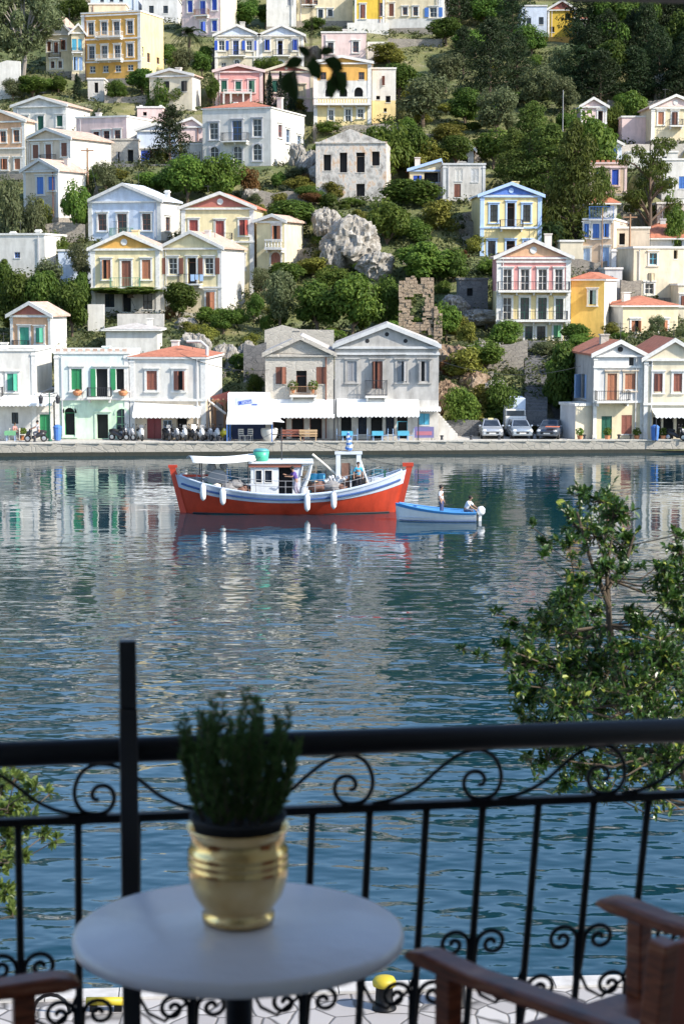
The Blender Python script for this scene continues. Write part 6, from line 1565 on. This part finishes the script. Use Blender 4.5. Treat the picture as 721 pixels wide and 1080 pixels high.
# ------------------------------------------------------------------ dinghy
DG = onz(459, 549, 0)
def dinghy():
    root = empty('dinghy', DG, 'small open white boat with a bright blue gunwale and inside', 'boat', None, R(-4))
    n = 24; rows = []
    for i in range(n + 1):
        t = i / n                                     # 0 stern .. 1 bow
        zs = .50 + .48 * (t ** 2.2); b2 = .88 * (1 - max(0, t - .35) ** 2.3 / .65 ** 2.3) ** .7 * (.86 + .14 * min(1, t * 3))
        rows.append([(-(-2.25 + 4.4 * t) * (1 + .035 * s * (t > .5) * (t - .5) * 2), b2 * s ** .38, -.28 + .10 * t * t + (zs + .28 - .10 * t * t) * s) for s in [k / 8 for k in range(9)]])
    def st(k0, k1, off):
        mb = MB()
        for sg in (-1, 1):
            for i in range(n):
                for k in range(k0, k1):
                    q = [(p[0], sg * (p[1] + off), p[2]) for p in (rows[i][k], rows[i + 1][k], rows[i + 1][k + 1], rows[i][k + 1])]
                    mb.poly(q if sg > 0 else q[::-1])
        return mb
    weld(st(0, 7, 0).build('hull', M['fender'], root)); weld(st(7, 8, .02).build('top_strake', paint('boatblue', (.07, .26, .56), .4), root))
    tr = MB(); s0 = rows[0]; tr.poly([(p[0], p[1], p[2]) for p in s0] + [(p[0], -p[1], p[2]) for p in reversed(s0)]); tr.build('transom', M['boatwhite'], root)
    wl = MB()
    for sg in (-1, 1): wl.tube([(r_[4][0], sg * (r_[4][1] + .012), .05) for r_ in rows[:-1]], .025, 5)
    wl.build('waterline_stripe', M['hullblue'], root)
    g = MB()
    for sg in (-1, 1): g.tube([(r_[8][0], sg * (r_[8][1]), r_[8][2] + .02) for r_ in rows[:-1]], .045, 6)
    g.build('gunwale', M['boatblue'], root)
    d = MB()
    for i in range(n):
        a, b2 = rows[i][5], rows[i + 1][5]; d.poly([(a[0], -a[1] + .02, .22), (b2[0], -b2[1] + .02, .22), (b2[0], b2[1] - .02, .22), (a[0], a[1] - .02, .22)])
    d.build('floor_boards', M['boatblue'], root)
    iw = MB()
    for sg in (-1, 1):
        for i in range(n): iw.poly([(p[0], sg * max(0, p[1] - .05), p[2]) for p in (rows[i][5], rows[i + 1][5], rows[i + 1][8], rows[i][8])])
    iw.build('lining', M['boatblue'], root)
    for x in (-1.0, .3, 1.6): MB().box(x - .12, x + .12, -.72 if x > -.5 else -.5, .72 if x > -.5 else .5, .42, .46).build('thwart', M['boatblue'], root)
    return root
dinghy()
DM = Matrix.Translation(DG) @ Matrix.Rotation(R(-4), 4, 'Z')
root = empty('outboard_motor', DM @ Vector((2.42, 0, -.28)), 'white outboard motor on the stern of the small boat', 'motor', None, R(-4))
o = MB(); o.tube([(.05, 0, .62), (.07, 0, .75), (.08, 0, .95), (.05, 0, 1.08)], [.16, .24, .23, .12], 10); o.build('cowling', M['fender'], root, True)
MB().box(-.05, .12, -.07, .07, -.45, .66).box(-.05, .30, -.02, .02, -.62, -.45).build('leg', M['fender'], root); MB().box(-.26, -.06, -.14, .14, .30, .60).build('bracket', M['iron'], root)
MB().tube([(-.05, 0, .72), (-.55, 0, .80)], .025).build('tiller', M['dark'], root)
person('person in a white shirt and dark blue trousers standing in the small boat', DM @ Vector((.32, -.1, .2)), R(70), dict(STAND, lean=-.06), (.72, .74, .78), (.05, .07, .16))
person('person in a white shirt bending over the outboard motor of the small boat', DM @ Vector((1.65, 0, .0)), R(65), dict(hip=.62, lean=.45, la=((-.26, -.42, .80), (-.18, -.62, .68)), ra=((.26, -.42, .80), (.18, -.62, .70)), ll=((-.13, -.38, .60), (-.13, -.34, .28)), rl=((.13, -.38, .60), (.13, -.34, .28))), (.74, .76, .80), (.10, .12, .18))
# ------------------------------------------------------------------ the balcony
BZ = CAMH - 2.06
paint('ironblack', (.005, .005, .006), .5, 0, .3); MATS['ironblack'].node_tree.nodes['Principled BSDF'].inputs['Specular IOR Level'].default_value = .22
paint('ironpost', (.010, .010, .013), .45, 0, .3)
RA, RB = onz(0, 796, BZ + .95), onz(721, 770, BZ + .95)      # rail axis at both frame edges
ru = (RB - RA).normalized(); rn = Vector((ru.y * -1, ru.x, 0))   # rn points away from the viewer
if rn.y < 0: rn = -rn
def rp(px, z=0.):
    """point on the rail line above photo column px"""
    lo, hi = -3., 5.
    for _ in range(50):
        t = (lo + hi) / 2; p = RA + ru * t
        if proj(p)[0] < px: lo = t
        else: hi = t
    return RA + ru * lo + Vector((0, 0, z))
LEAN = math.tan(R(15))
def railing():
    root = empty('balcony_railing', RA + Vector((0, 0, -.95)), 'black wrought iron balcony railing with scrolls, leaning outwards', 'railing')
    off = root.location
    L = lambda p: p - off
    a, b2 = RA - ru * 1.2, RB + ru * .72
    MB().tube([L(a), L(b2)], .031, 16).build('handrail', M['ironblack'], root, True)
    z2 = -.165
    h = MB(); w = (b2 - a).length
    T_ = Matrix.Translation(L(a)) @ Matrix(((ru.x, rn.x, 0, 0), (ru.y, rn.y, 0, 0), (0, 0, 1, 0), (0, 0, 0, 1)))
    h.box(0, w, -.012, .012, z2 - .010, z2 + .010, 0, T_); h.build('middle_bar', M['ironblack'], root)
    zb = -1.02
    h = MB(); h.box(0, w, LEAN * -(zb - z2) - .02, LEAN * -(zb - z2) + .02, zb - .012, zb + .012, 0, T_); h.build('bottom_bar', M['ironblack'], root)
    s0 = (rp(18) - a).dot(ru); s1 = (rp(685) - a).dot(ru); sp = (s1 - s0) / 11
    def pl(s, z, o=0.): return L(a + ru * s + rn * (o + (LEAN * (z2 - z) if z < z2 else 0)) + Vector((0, 0, z)))
    k = -math.floor(s0 / sp) + 0; idx = 0
    s = s0 - sp * int(s0 / sp)
    pos = []
    while s < w: pos.append(s); s += sp
    for i, s in enumerate(pos):
        bm_ = MB(); bm_.tube([pl(s, z2 - .009), pl(s, (z2 + zb) / 2), pl(s, zb)], .0095, 8); bm_.build('baluster', M['ironblack'], root, True)
        zc = [-.56, -.70][i % 2]
        for sg in (-1, 1):                            # ram's horn scroll on either side
            c = Vector((sg * .047, zc)); pts = [(s + sg * .004, zc - .135), (s + sg * .016, zc - .085)]
            q = MB(); P_ = []
            P_.append(pl(s + sg * .004, zc - .12)); P_.append(pl(s + sg * .008, zc - .06)); 
            for t in range(0, 27):
                ang = math.pi - t * .36; r_ = .040 * (1 - t / 30)
                P_.append(pl(s + sg * (.050 + r_ * math.cos(ang)), zc + r_ * math.sin(ang) * 1.05))
            q.tube(P_, .0060, 6); q.build('scroll', M['ironblack'], root, True)
            q = MB(); P_ = [pl(s + sg * .006, zc - .10), pl(s + sg * .03, zc - .15)]
            P_ += [pl(s + sg * (sp * .5) , zc - .175), pl(s + sg * (sp - .02), zc - .13), pl(s + sg * (sp - .006), zc - .09)]
            if sg > 0: q.tube(P_, .005, 6); q.build('swag', M['ironblack'], root, True)
    # frieze of running scrolls under the handrail
    ctl = [(62, 299), (110, 290), (160, 265), (200, 230), (235, 203), (265, 191), (295, 190), (320, 205), (334, 235), (334, 265), (320, 290), (295, 298), (270, 292), (257, 272), (258, 250), (272, 237), (290, 238), (300, 252), (296, 265), (284, 266)]
    for px, d in [(101, -1), (371, 1), (507, 1), (638, 1), (-32, -1), (766, 1)]:
        c = (rp(px) - a).dot(ru); P_ = []
        for i in range(len(ctl) - 1):
            g = [Vector(ctl[min(max(i + q, 0), len(ctl) - 1)]) for q in (-1, 0, 1, 2)]
            for t in (0, .25, .5, .75):
                v_ = .5 * (2 * g[1] + (g[2] - g[0]) * t + (2 * g[0] - 5 * g[1] + 4 * g[2] - g[3]) * t * t + (3 * g[1] - g[0] - 3 * g[2] + g[3]) * t ** 3)
                P_.append(pl(c + d * (v_.x - 292) * .00118, -.031 - (v_.y - 188) * .00112))
        MB().tube(P_, .0055, 6).build('frieze_scroll', M['ironblack'], root, True)
railing()
p0 = rp(134.5) - rn * .055
root = empty('iron_post', Vector((p0.x, p0.y, BZ)), 'square black iron post rising above the handrail at the left', 'post', None, math.atan2(ru.y, ru.x))
zt = pt(134, 675, p0.y).z - BZ
MB().box(-.021, .021, -.021, .021, 0, zt - .16).build('shaft', M['ironpost'], root, bevel=.003)
MB().box(-.0198, .0198, -.0198, .0198, zt - .159, zt).build('top_section', M['ironpost'], root, bevel=.003)

# building around the viewer: floor, unseen wall on the right, back wall and roof, added to keep the sun off
plaster('hotelwall', (.78, .76, .72), .2); paint('terrazzo', (.40, .38, .35), .6)
MB2 = MB(); MB2.box(-3.2, 1.75, -3, 0, -.22, 0)
fl = MB(); fl.prism([(0, 0), (1, 0)], 0, 1) if False else None
def poly_slab(name, pts, z0, z1, mat, kind=None, label=None, cat=None):
    mb = MB(); n = len(pts); mb.v = [(x, y, z0) for x, y in pts] + [(x, y, z1) for x, y in pts]
    mb.f = [tuple(reversed(range(n))), tuple(range(n, 2 * n))] + [(i, (i + 1) % n, n + (i + 1) % n, n + i) for i in range(n)]; mb.m = [0] * len(mb.f)
    return tag(mb.build(name, M[mat]), label, cat, None, kind)
fA, fB = RA - ru * 2.2 + rn * .12, RB + ru * .75 + rn * .12
poly_slab('balcony_floor', [(-3.2, -3), (1.62, -3), (fB.x, fB.y), (fA.x, fA.y)], BZ - .22, BZ, 'terrazzo', 'structure')
hb = empty('hotel_building', (0, 0, 1.2), 'pale rendered building that carries the balcony, its unseen walls and roof added for shade', 'building')
zz = BZ - 1.2
b = MB(); b.box(1.66, 12, -12, 4.75, 0, zz + 6).box(-16, 1.659, -12, -3.0, 0, zz + 6).box(-16, 1.655, -2.99, 2.5, 0, zz - .3); b.build('wall', M['hotelwall'], hb)
MB().box(-3.6, 1.655, -2.995, 5.1, zz + 2.86, zz + 3.06).build('roof', M['hotelwall'], hb)
bm = MB(); q0, q1 = pt(390, -4, 5.06), pt(721, 4, 5.06)
Tm = Matrix.Translation((q0.x, 5.0, q0.z - 1.2)) @ Matrix.Rotation(math.atan2(q0.z - q1.z, q1.x - q0.x), 4, 'Y')
bm.box(-3.6, 1.50, -.06, .06, 0, .10, 0, Tm); bm.build('beam', paint('beamwood', (.05, .035, .025), .8), hb)

# vine sprig hanging from the beam
def leaf_shape(mb, p, d, n, L, w, fold=.25, m=0):
    d = d.normalized(); s = d.cross(n).normalized(); n = s.cross(d).normalized()
    a = p; b1 = p + d * L * .35 + s * w * .5 + n * w * fold; b2 = p + d * L * .35 - s * w * .5 + n * w * fold
    c1 = p + d * L * .72 + s * w * .38 + n * w * fold * .8; c2 = p + d * L * .72 - s * w * .38 + n * w * fold * .8; t = p + d * L - n * L * .08
    mid = p + d * L * .5
    k = len(mb.v); mb.v += [tuple(q) for q in (a, b1, c1, t, mid, c2, b2)]
    mb.f += [(k, k + 1, k + 4), (k + 1, k + 2, k + 4), (k + 2, k + 3, k + 4), (k + 4, k + 3, k + 5), (k + 4, k + 5, k + 6), (k, k + 4, k + 6)]; mb.m += [m] * 6
leafmat('leaf_vine', (.022, .050, .012), (.05, .10, .02), trans=.3)
rv = random.Random(2)
VS = .85; v0 = pt(327, 58, 4.95); root = empty('vine_sprig', v0, 'dark green vine sprig hanging down from the balcony roof', 'plant')
tw = MB(); tw.tube([(0, .03, .145), (.004, .01, .07), (0, 0, 0), (.035, 0, -.01), (.06, 0, -.05)], .002, 5).tube([(0, 0, 0), (-.03, 0, -.02), (-.045, 0, -.06)], .0018, 5); tw.build('stem', M['bark'], root)
lv = MB()
for x, z, dx, dz, L in ((.005, .0, .3, -1, .075), (.03, -.01, 1, -.5, .07), (.055, -.03, .4, -1, .085), (.06, -.045, -.2, -1, .07), (-.015, -.01, -1, -.4, .06), (-.035, -.03, -.5, -1, .08), (-.045, -.05, .2, -1, .075), (.0, -.005, -.6, .5, .045), (.02, .0, .8, .35, .05)):
    leaf_shape(lv, Vector((x, rv.uniform(-.02, .02), z)), Vector((dx, rv.uniform(-.4, .4), dz)), Vector((rv.uniform(-.5, .5), -1, .2)), L * VS, L * .6 * VS)
lv.build('leaves', M['leaf_vine'], root)

# ------------------------------------------------------------------ table, pot, chairs
T0 = onz(251.5, 978, BZ + .72)
root = empty('round_table', (T0.x, T0.y, BZ), 'round white table with a thick rounded edge on a dark central leg', 'table')
plaster('tabletop', (.84, .82, .87), .10, .3)
rt = .347
MB().lathe([(.0, .682), (rt - .02, .682), (rt - .003, .688), (rt, .70), (rt - .002, .713), (rt - .012, .72), (0, .721)], 72).build('tabletop', M['tabletop'], root, True)
MB().lathe([(.03, .0), (.028, .66), (.12, .675), (.12, .681)], 18).build('leg', M['ironpost'], root, True)
ft = MB()
for i in range(4):
    a = i * math.pi / 2 + .4; ft.tube([(0, 0, .16), (math.cos(a) * .15, math.sin(a) * .15, .09), (math.cos(a) * .27, math.sin(a) * .27, .012)], [.022, .018, .015], 8)
ft.build('foot', M['ironpost'], root, True)
PB = onz(251.5, 972, BZ + .721)
m, nt, bs = _new('brass'); n1 = _noise(nt, _coords(nt), 9, 4)
nt.links.new(_ramp(nt, n1, [(.3, (.66, .42, .16)), (.7, (.86, .64, .32))]), bs.inputs['Base Color']); bs.inputs['Metallic'].default_value = 1; bs.inputs['Roughness'].default_value = .19; MATS['brass'] = m
root = empty('brass_planter', PB, 'shiny brass planter with ribbed bands standing on the white table', 'planter')
k = .0199 / 10 * 1.0
pr = [(0, .002), (.066, .002), (.076, .006), (.077, .020), (.070, .026), (.074, .034), (.092, .060), (.102, .090), (.1055, .118), (.106, .128), (.1035, .131), (.1062, .136), (.1062, .143), (.1035, .146), (.1058, .151), (.1055, .158), (.102, .163), (.099, .178), (.099, .190), (.104, .199), (.1085, .206), (.108, .210), (.1045, .208), (.098, .196), (.094, .17), (.0, .165)]
MB().lathe(pr, 64).build('bowl', M['brass'], root, True)
root2 = empty('potted_rosemary', PB + Vector((0, 0, .166)), 'dark rosemary bush in a black pot set inside the brass planter', 'plant')
MB().lathe([(.06, 0), (.085, .02), (.097, .055), (.102, .060), (.102, .066), (.096, .066), (.092, .055), (0, .052)], 40).build('pot', M['dark'], root2, True)
leafmat('leaf_rosemary', (.05, .09, .026), (.14, .20, .055), trans=.4, scale=2)
rs = random.Random(9); st, lv = MB(), MB()
for i in range(58):
    a = i * 2.4; r0 = .012 + .062 * math.sqrt(rs.random()); base = Vector((math.cos(a) * r0, math.sin(a) * r0, .05))
    hgt = rs.uniform(.15, .285) * (1 - .12 * (r0 / .07)); sp = rs.uniform(.25, .78)
    tip = Vector((math.cos(a) * (r0 + sp * .085), math.sin(a) * (r0 + sp * .085), .05 + hgt))
    pts = [base.lerp(tip, t / 6) + Vector((math.cos(a), math.sin(a), 0)) * (.018 * math.sin(math.pi * t / 6)) * rs.uniform(.3, 1) for t in range(7)]
    st.tube(pts, [.0022 - .0002 * q for q in range(7)], 4)
    for j in range(95):
        t = rs.uniform(.08, 1) * 6; q = min(5, int(t)); p = pts[q].lerp(pts[q + 1], t - q); d = (pts[q + 1] - pts[q]).normalized()
        o_ = Vector((rs.gauss(0, 1), rs.gauss(0, 1), 0)).normalized()
        leaf_shape(lv, p, d * .9 + o_ * .75, o_.cross(d), rs.uniform(.016, .026), .0055, .1)
st.build('stems', M['bark'], root2); lv.build('foliage', M['leaf_rosemary'], root2)

m, nt, bs = _new('varnished_wood'); n1 = _noise(nt, _coords(nt, 'Object', (2, 2, 14)), 6, 5, .6)
nt.links.new(_ramp(nt, n1, [(.3, (.09, .022, .011)), (.55, (.25, .068, .026)), (.74, (.42, .19, .10))]), bs.inputs['Base Color']); bs.inputs['Roughness'].default_value = .38; MATS['varnish'] = m
def armchair(label, loc, rz, cushion):
    """folding-type wooden armchair facing local +x"""
    root = empty('wooden_armchair', loc, label, 'chair', 'wooden armchairs at the table', rz)
    W, A = .29, .655
    for s in (-1, 1):
        y = s * W
        ar = MB(); P_ = [(.30, A - .012), (.285, A + .004), (.24, A + .012), (.10, A + .004), (-.08, A + .010), (-.42, A + .018), (-.42, A - .012), (-.08, A - .020), (.10, A - .026), (.26, A - .022)]
        ar.prism(P_, y - .032, y + .032); ar.build('armrest', M['varnish'], root, bevel=.008)
        MB().box(.16, .205, y - .020, y + .020, 0, A - .0265).build('leg', M['varnish'], root, bevel=.004)
        Tm = Matrix.Translation((-.305, y, 0)) @ Matrix.Rotation(R(-7), 4, 'Y')
        MB().box(-.022, .022, y * 0 - .020, .020, 0, .86, 0, Tm).build('back_post', M['varnish'], root, bevel=.004)
        MB().box(-.38, .16, y - .012, y + .012, .20, .235).build('stretcher', M['varnish'], root, bevel=.003)
        MB().box(-.40, .20, y - .014 + s * -.0, y + .014, .405, .435).build('seat_rail', M['varnish'], root, bevel=.003)
    MB().box(-.38, .22, -W + .02, W - .02, .43, .455).build('seat', M['varnish'] if not cushion else M['redbrown'], root, bevel=.006)
    b2 = MB()
    Tm = Matrix.Translation((-.305, 0, 0)) @ Matrix.Rotation(R(-7), 4, 'Y')
    b2.box(-.010, .010, -W + .021, W - .021, .46, .85, 0, Tm)
    b2.build('backrest', paint('redleather', (.30, .065, .025), .45, 0, .35), root, bevel=.004)
    return root
c0 = onz(434, 1000, BZ + .655); d0 = (onz(668, 1090, BZ + .655) - c0); d0.z = 0; f0 = -d0.normalized()   # facing direction
sd = Vector((-f0.y, f0.x, 0))                              # local +y
# the near armrest front end is at local (.30, -W or +W)
near = 1 if sd.y < 0 else -1
cc = c0 - f0 * .30 - sd * (near * .29); cc.z = BZ
armchair('varnished red-brown wooden armchair at the right, seen from behind its back', cc, math.atan2(f0.y, f0.x), False)
c1 = onz(86, 1030, BZ + .655); f1 = Vector((.96, .28, 0)).normalized(); s1 = Vector((-f1.y, f1.x, 0))
cc = c1 - f1 * .30 - s1 * (1 * .29); cc.z = BZ
armchair('varnished wooden armchair at the left picture edge, only its armrest showing', cc, math.atan2(f1.y, f1.x), False)

# ------------------------------------------------------------------ near quay below the balcony
m, nt, bs = _new('crazy_paving'); v = _coords(nt)
ve = nt.nodes.new('ShaderNodeTexVoronoi'); ve.feature = 'DISTANCE_TO_EDGE'; ve.inputs['Scale'].default_value = 1.7
nz = nt.nodes.new('ShaderNodeTexNoise'); nz.inputs['Scale'].default_value = 1.5; nt.links.new(v, nz.inputs['Vector'])
va = nt.nodes.new('ShaderNodeMixRGB'); va.inputs[0].default_value = .12; nt.links.new(v, va.inputs[1]); nt.links.new(nz.outputs['Color'], va.inputs[2])
nt.links.new(va.outputs[0], ve.inputs['Vector'])
vc = nt.nodes.new('ShaderNodeTexVoronoi'); vc.inputs['Scale'].default_value = 1.7; nt.links.new(va.outputs[0], vc.inputs['Vector'])
sp_ = nt.nodes.new('ShaderNodeSeparateColor'); nt.links.new(vc.outputs['Color'], sp_.inputs[0])
cell = _mixc(nt, sp_.outputs['Green'], (.28, .26, .25), (.42, .40, .38))
ed = _ramp(nt, ve.outputs['Distance'], [(.0, (0, 0, 0)), (.045, (1, 1, 1))])
nt.links.new(_mixc(nt, ed, (.06, .055, .05), cell), bs.inputs['Base Color']); bs.inputs['Roughness'].default_value = .85; _bump(nt, bs, ed, .4, .03); MATS['crazy'] = m
NE0, NE1 = onz(0, 1049, 1.2), onz(721, 1030, 1.2)
e = (NE1 - NE0).normalized(); a, b2 = NE0 - e * 120, NE1 + e * 120
poly_slab('near_quay', [(a.x, -60), (b2.x, -60), (b2.x, b2.y), (a.x, a.y)], -2.5, 1.2, 'crazy', 'structure')
kb = MB(); en = Vector((-e.y, e.x, 0)); Tm = Matrix.Translation(a) @ Matrix(((e.x, en.x, 0, 0), (e.y, en.y, 0, 0), (0, 0, 1, 0), (0, 0, 0, 1)))
for i in range(200): kb.box(i * 1.22, i * 1.22 + 1.2, -.42, .05, .004, .05, 0, Tm)
paint('kerbstone', (.50, .48, .45), .9, 0, .25)
tag(kb.build('quay_kerb', M['kerbstone']), kind='structure')
paint('bollyellow', (.48, .37, .02), .5, 0, .2)
for px, py, w, lb in ((405, 1064, 1., 'black mooring bollard with a yellow top below the table edge'), (481, 1060, .95, 'black mooring bollard with a yellow top behind the wooden armrest')):
    root = empty('mooring_bollard', onz(px, py, 1.2), lb, 'bollard', 'yellow topped bollards on the near quay')
    MB().lathe([(.20, 0), (.20, .03), (.15, .06), (.14, .36), (.15, .38)], 20).build('post', M['ironblack'], root, True)
    MB().lathe([(.15, .381), (.19, .40), (.195, .47), (.16, .53), (.06, .56)], 20).build('cap', M['bollyellow'], root, True)
root = empty('mooring_cleat', onz(112, 1066, 1.2), 'low yellow mooring bar on black feet at the near quay edge', 'cleat')
MB().tube([(-.32, 0, .16), (.32, 0, .16)], .07, 12).build('bar', M['bollyellow'], root, True)
for x in (-.2, .2): MB().box(x - .06, x + .06, -.06, .06, 0, .10).build('foot', M['ironblack'], root)
o = MB().tube([Vector((-.55, .0, .02)) + Vector((.30 * math.cos(t * .4), .1 * t / 10, .30 * math.sin(t * .4))) for t in range(9)], .03, 8).build('mooring_rope', M['ironblack'], loc=onz(90, 1070, 1.2)); tag(o, 'dark rope loop beside the yellow mooring bar', 'rope')

# ------------------------------------------------------------------ trees in front of the water
paint('barkdark', (.10, .075, .05), .95, 0, .4)
leafmat('leaf_fig', (.024, .055, .010), (.105, .165, .026), (.28, .29, .05), trans=.30, rough=.32, scale=1)
leafmat('leaf_young', (.10, .16, .03), (.26, .32, .08), trans=.45, rough=.4)
def near_tree(name, label, Y0, trunk, clumps, lsize, mat, seed, stems=()):
    r = random.Random(seed); lv, tk = MB(), MB()
    k = Y0 / F
    base = Vector(trunk[0]); tp = [Vector(p) for p in trunk]
    tk.tube(tp, [.07 - .058 * i / (len(tp) - 1) for i in range(len(tp))], 9)
    for px, py, rad, n in clumps:
        Y = Y0 + r.uniform(-.9, .9); c = pt(px, py, Y); q = rad * k
        j = min(range(len(tp)), key=lambda i: (tp[i] - c).length + max(0, tp[i].z - c.z) * 2)
        s = tp[j]; mid = s.lerp(c, .5) + Vector((r.uniform(-.1, .1), r.uniform(-.1, .1), -.10))
        kk = min(1, (rad + 4) / 40); tk.tube([s, mid, c], [.014 * kk + .002, .009 * kk + .001, .004], 6)
        nt_ = max(2, int(n / 4.6))
        for _ in range(nt_):
            d = Vector((r.gauss(0, 1), r.gauss(0, 1), r.gauss(0, .9) + .25)).normalized()
            e_ = c + d * q * r.uniform(.3, 1.25)
            tk.tube([c, c.lerp(e_, .5) + Vector((0, 0, -.02)), e_], [.006, .004, .002], 4)
            for _ in range(13):
                t = r.uniform(.25, 1.05); p = c.lerp(e_, t)
                o_ = Vector((r.gauss(0, 1), r.gauss(0, 1), r.gauss(0, 1))).normalized()
                L = lsize * r.uniform(.6, 1.25)
                leaf_shape(lv, p, d * .6 + o_ * .9 + Vector((0, 0, .15)), Vector((r.gauss(0, .5), r.gauss(0, .5), 1)), L, L * .48, .22)
    for pts in stems: tk.tube([pt(*p) for p in pts], [.022 - .014 * i / (len(pts) - 1) for i in range(len(pts))], 7)
    root = empty(name, (base.x, base.y, base.z), label, 'tree')
    for nm, mb, mt in (('trunk', tk, 'barkdark'), ('crown', lv, mat)):
        mb.v = [tuple(Vector(p) - base) for p in mb.v]; mb.build(nm, M[mt], root)
Y0 = 15.
near_tree('fig_tree', 'glossy dark green tree with yellow young leaves rising over the water at the right', Y0,
  [(3.5, 15.2, 1.2), (3.4, 15.1, 4), (3.15, 15, 6.6), pt(742, 850, 15), pt(708, 790, 15), pt(672, 740, 15), pt(648, 700, 15), pt(642, 660, 15), pt(640, 610, 15), pt(634, 560, 15)],
  [(610, 522, 14, 40), (632, 528, 20, 70), (648, 545, 22, 90), (606, 552, 22, 80), (628, 566, 28, 120), (655, 575, 22, 80), (600, 580, 16, 40), (640, 596, 20, 60), (664, 600, 14, 30), (575, 574, 12, 24), (562, 557, 6, 6), (570, 588, 7, 8),
   (612, 620, 22, 80), (596, 638, 26, 110), (622, 650, 24, 80), (580, 660, 26, 120), (606, 676, 30, 160), (560, 672, 20, 70), (540, 660, 12, 30), (524, 648, 5, 8), (532, 684, 16, 40), (508, 694, 8, 10), (489, 684, 4, 4), (556, 700, 26, 130), (590, 706, 34, 190), (630, 700, 34, 180), (664, 690, 26, 120), (660, 650, 16, 40), (678, 660, 20, 70),
   (700, 600, 18, 60), (716, 580, 16, 60), (711, 565, 8, 14), (730, 610, 26, 120), (704, 632, 24, 110), (724, 660, 30, 160), (694, 680, 26, 130), (716, 710, 34, 190), (680, 724, 32, 180), (640, 740, 36, 210), (600, 744, 36, 210), (562, 736, 26, 120), (545, 722, 16, 40), (548, 756, 12, 24), (570, 768, 24, 100), (606, 780, 34, 170), (650, 776, 36, 200), (694, 766, 36, 200), (726, 764, 34, 180),
   (580, 800, 26, 100), (620, 812, 28, 120), (666, 808, 32, 150), (704, 806, 30, 150), (600, 826, 18, 40), (640, 836, 18, 40), (690, 836, 20, 60), (735, 826, 26, 110), (560, 800, 12, 20), (700, 700, 34, 150), (728, 735, 30, 140), (680, 750, 30, 130), (712, 790, 34, 150), (660, 730, 30, 120), (620, 720, 30, 110), (590, 765, 28, 100), (715, 620, 24, 80)], .060, 'leaf_fig', 4,
  [((648, 720, 15), (643, 680, 14.9), (641, 640, 14.9), (639, 600, 14.9), (646, 560, 14.9)), ((642, 640, 14.9), (622, 590, 14.9), (608, 540, 14.8)), ((640, 620, 14.9), (660, 590, 15), (668, 565, 15))])
near_tree('citrus_tree', 'bright yellow-green leafy branches reaching in at the left picture edge', 12.,
  [(-3.1, 12, 1.2), (-2.9, 12, 5), (-2.7, 12, 7.5), pt(-70, 960, 12), pt(-50, 900, 12), pt(-30, 850, 12)],
  [(2, 830, 16, 50), (16, 822, 12, 26), (24, 846, 14, 36), (6, 856, 18, 60), (36, 832, 9, 14), (52, 838, 7, 10), (46, 882, 9, 16), (60, 886, 6, 8), (30, 872, 16, 44), (10, 886, 16, 56), (2, 912, 18, 60), (22, 904, 12, 30), (4, 940, 14, 40), (14, 966, 9, 16), (-20, 850, 24, 90), (-24, 900, 26, 100), (-20, 945, 22, 80)], .062, 'leaf_young', 6)
# ------------------------------------------------------------------ light, camera
w = bpy.data.worlds.new('World'); SC.world = w; w.use_nodes = True
nt = w.node_tree; bg = nt.nodes['Background']
sky = nt.nodes.new('ShaderNodeTexSky'); sky.sky_type = 'NISHITA'; sky.sun_disc = False
SUN_EL, SUN_AZ = R(37), R(117)                    # azimuth clockwise from +Y
sky.sun_elevation = SUN_EL; sky.sun_rotation = SUN_AZ; sky.air_density = 1.0; sky.dust_density = .8; sky.ozone_density = 3.0
nt.links.new(sky.outputs[0], bg.inputs[0]); bg.inputs[1].default_value = .15
ld = bpy.data.lights.new('Sun', 'SUN'); ld.energy = 3.7; ld.angle = R(.55); ld.color = (1, .93, .82)
so = bpy.data.objects.new('Sun', ld); COL.objects.link(so)
sd_ = Vector((math.sin(SUN_AZ) * math.cos(SUN_EL), math.cos(SUN_AZ) * math.cos(SUN_EL), math.sin(SUN_EL)))
so.rotation_euler = (-sd_).to_track_quat('-Z', 'Y').to_euler()
cd = bpy.data.cameras.new('Camera'); co = bpy.data.objects.new('Camera', cd); COL.objects.link(co)
co.location = (0, 0, CAMH); co.rotation_euler = (math.pi / 2 - PITCH, 0, 0)
cd.sensor_fit = 'VERTICAL'; cd.sensor_height = 36; cd.lens = 36 * F / 1080; cd.clip_end = 12000; cd.clip_start = .05
cd.dof.use_dof = True; cd.dof.focus_distance = 125; cd.dof.aperture_fstop = 7.5
SC.camera = co
SC.view_settings.view_transform = 'Standard'; SC.view_settings.look = 'None'; SC.view_settings.gamma = 1
SC.view_settings.exposure = 1.0; SC.view_settings.use_curve_mapping = False
SC.cycles.use_denoising = True; SC.cycles.max_bounces = 8; SC.cycles.transparent_max_bounces = 4
SC.cycles.sample_clamp_indirect = 6
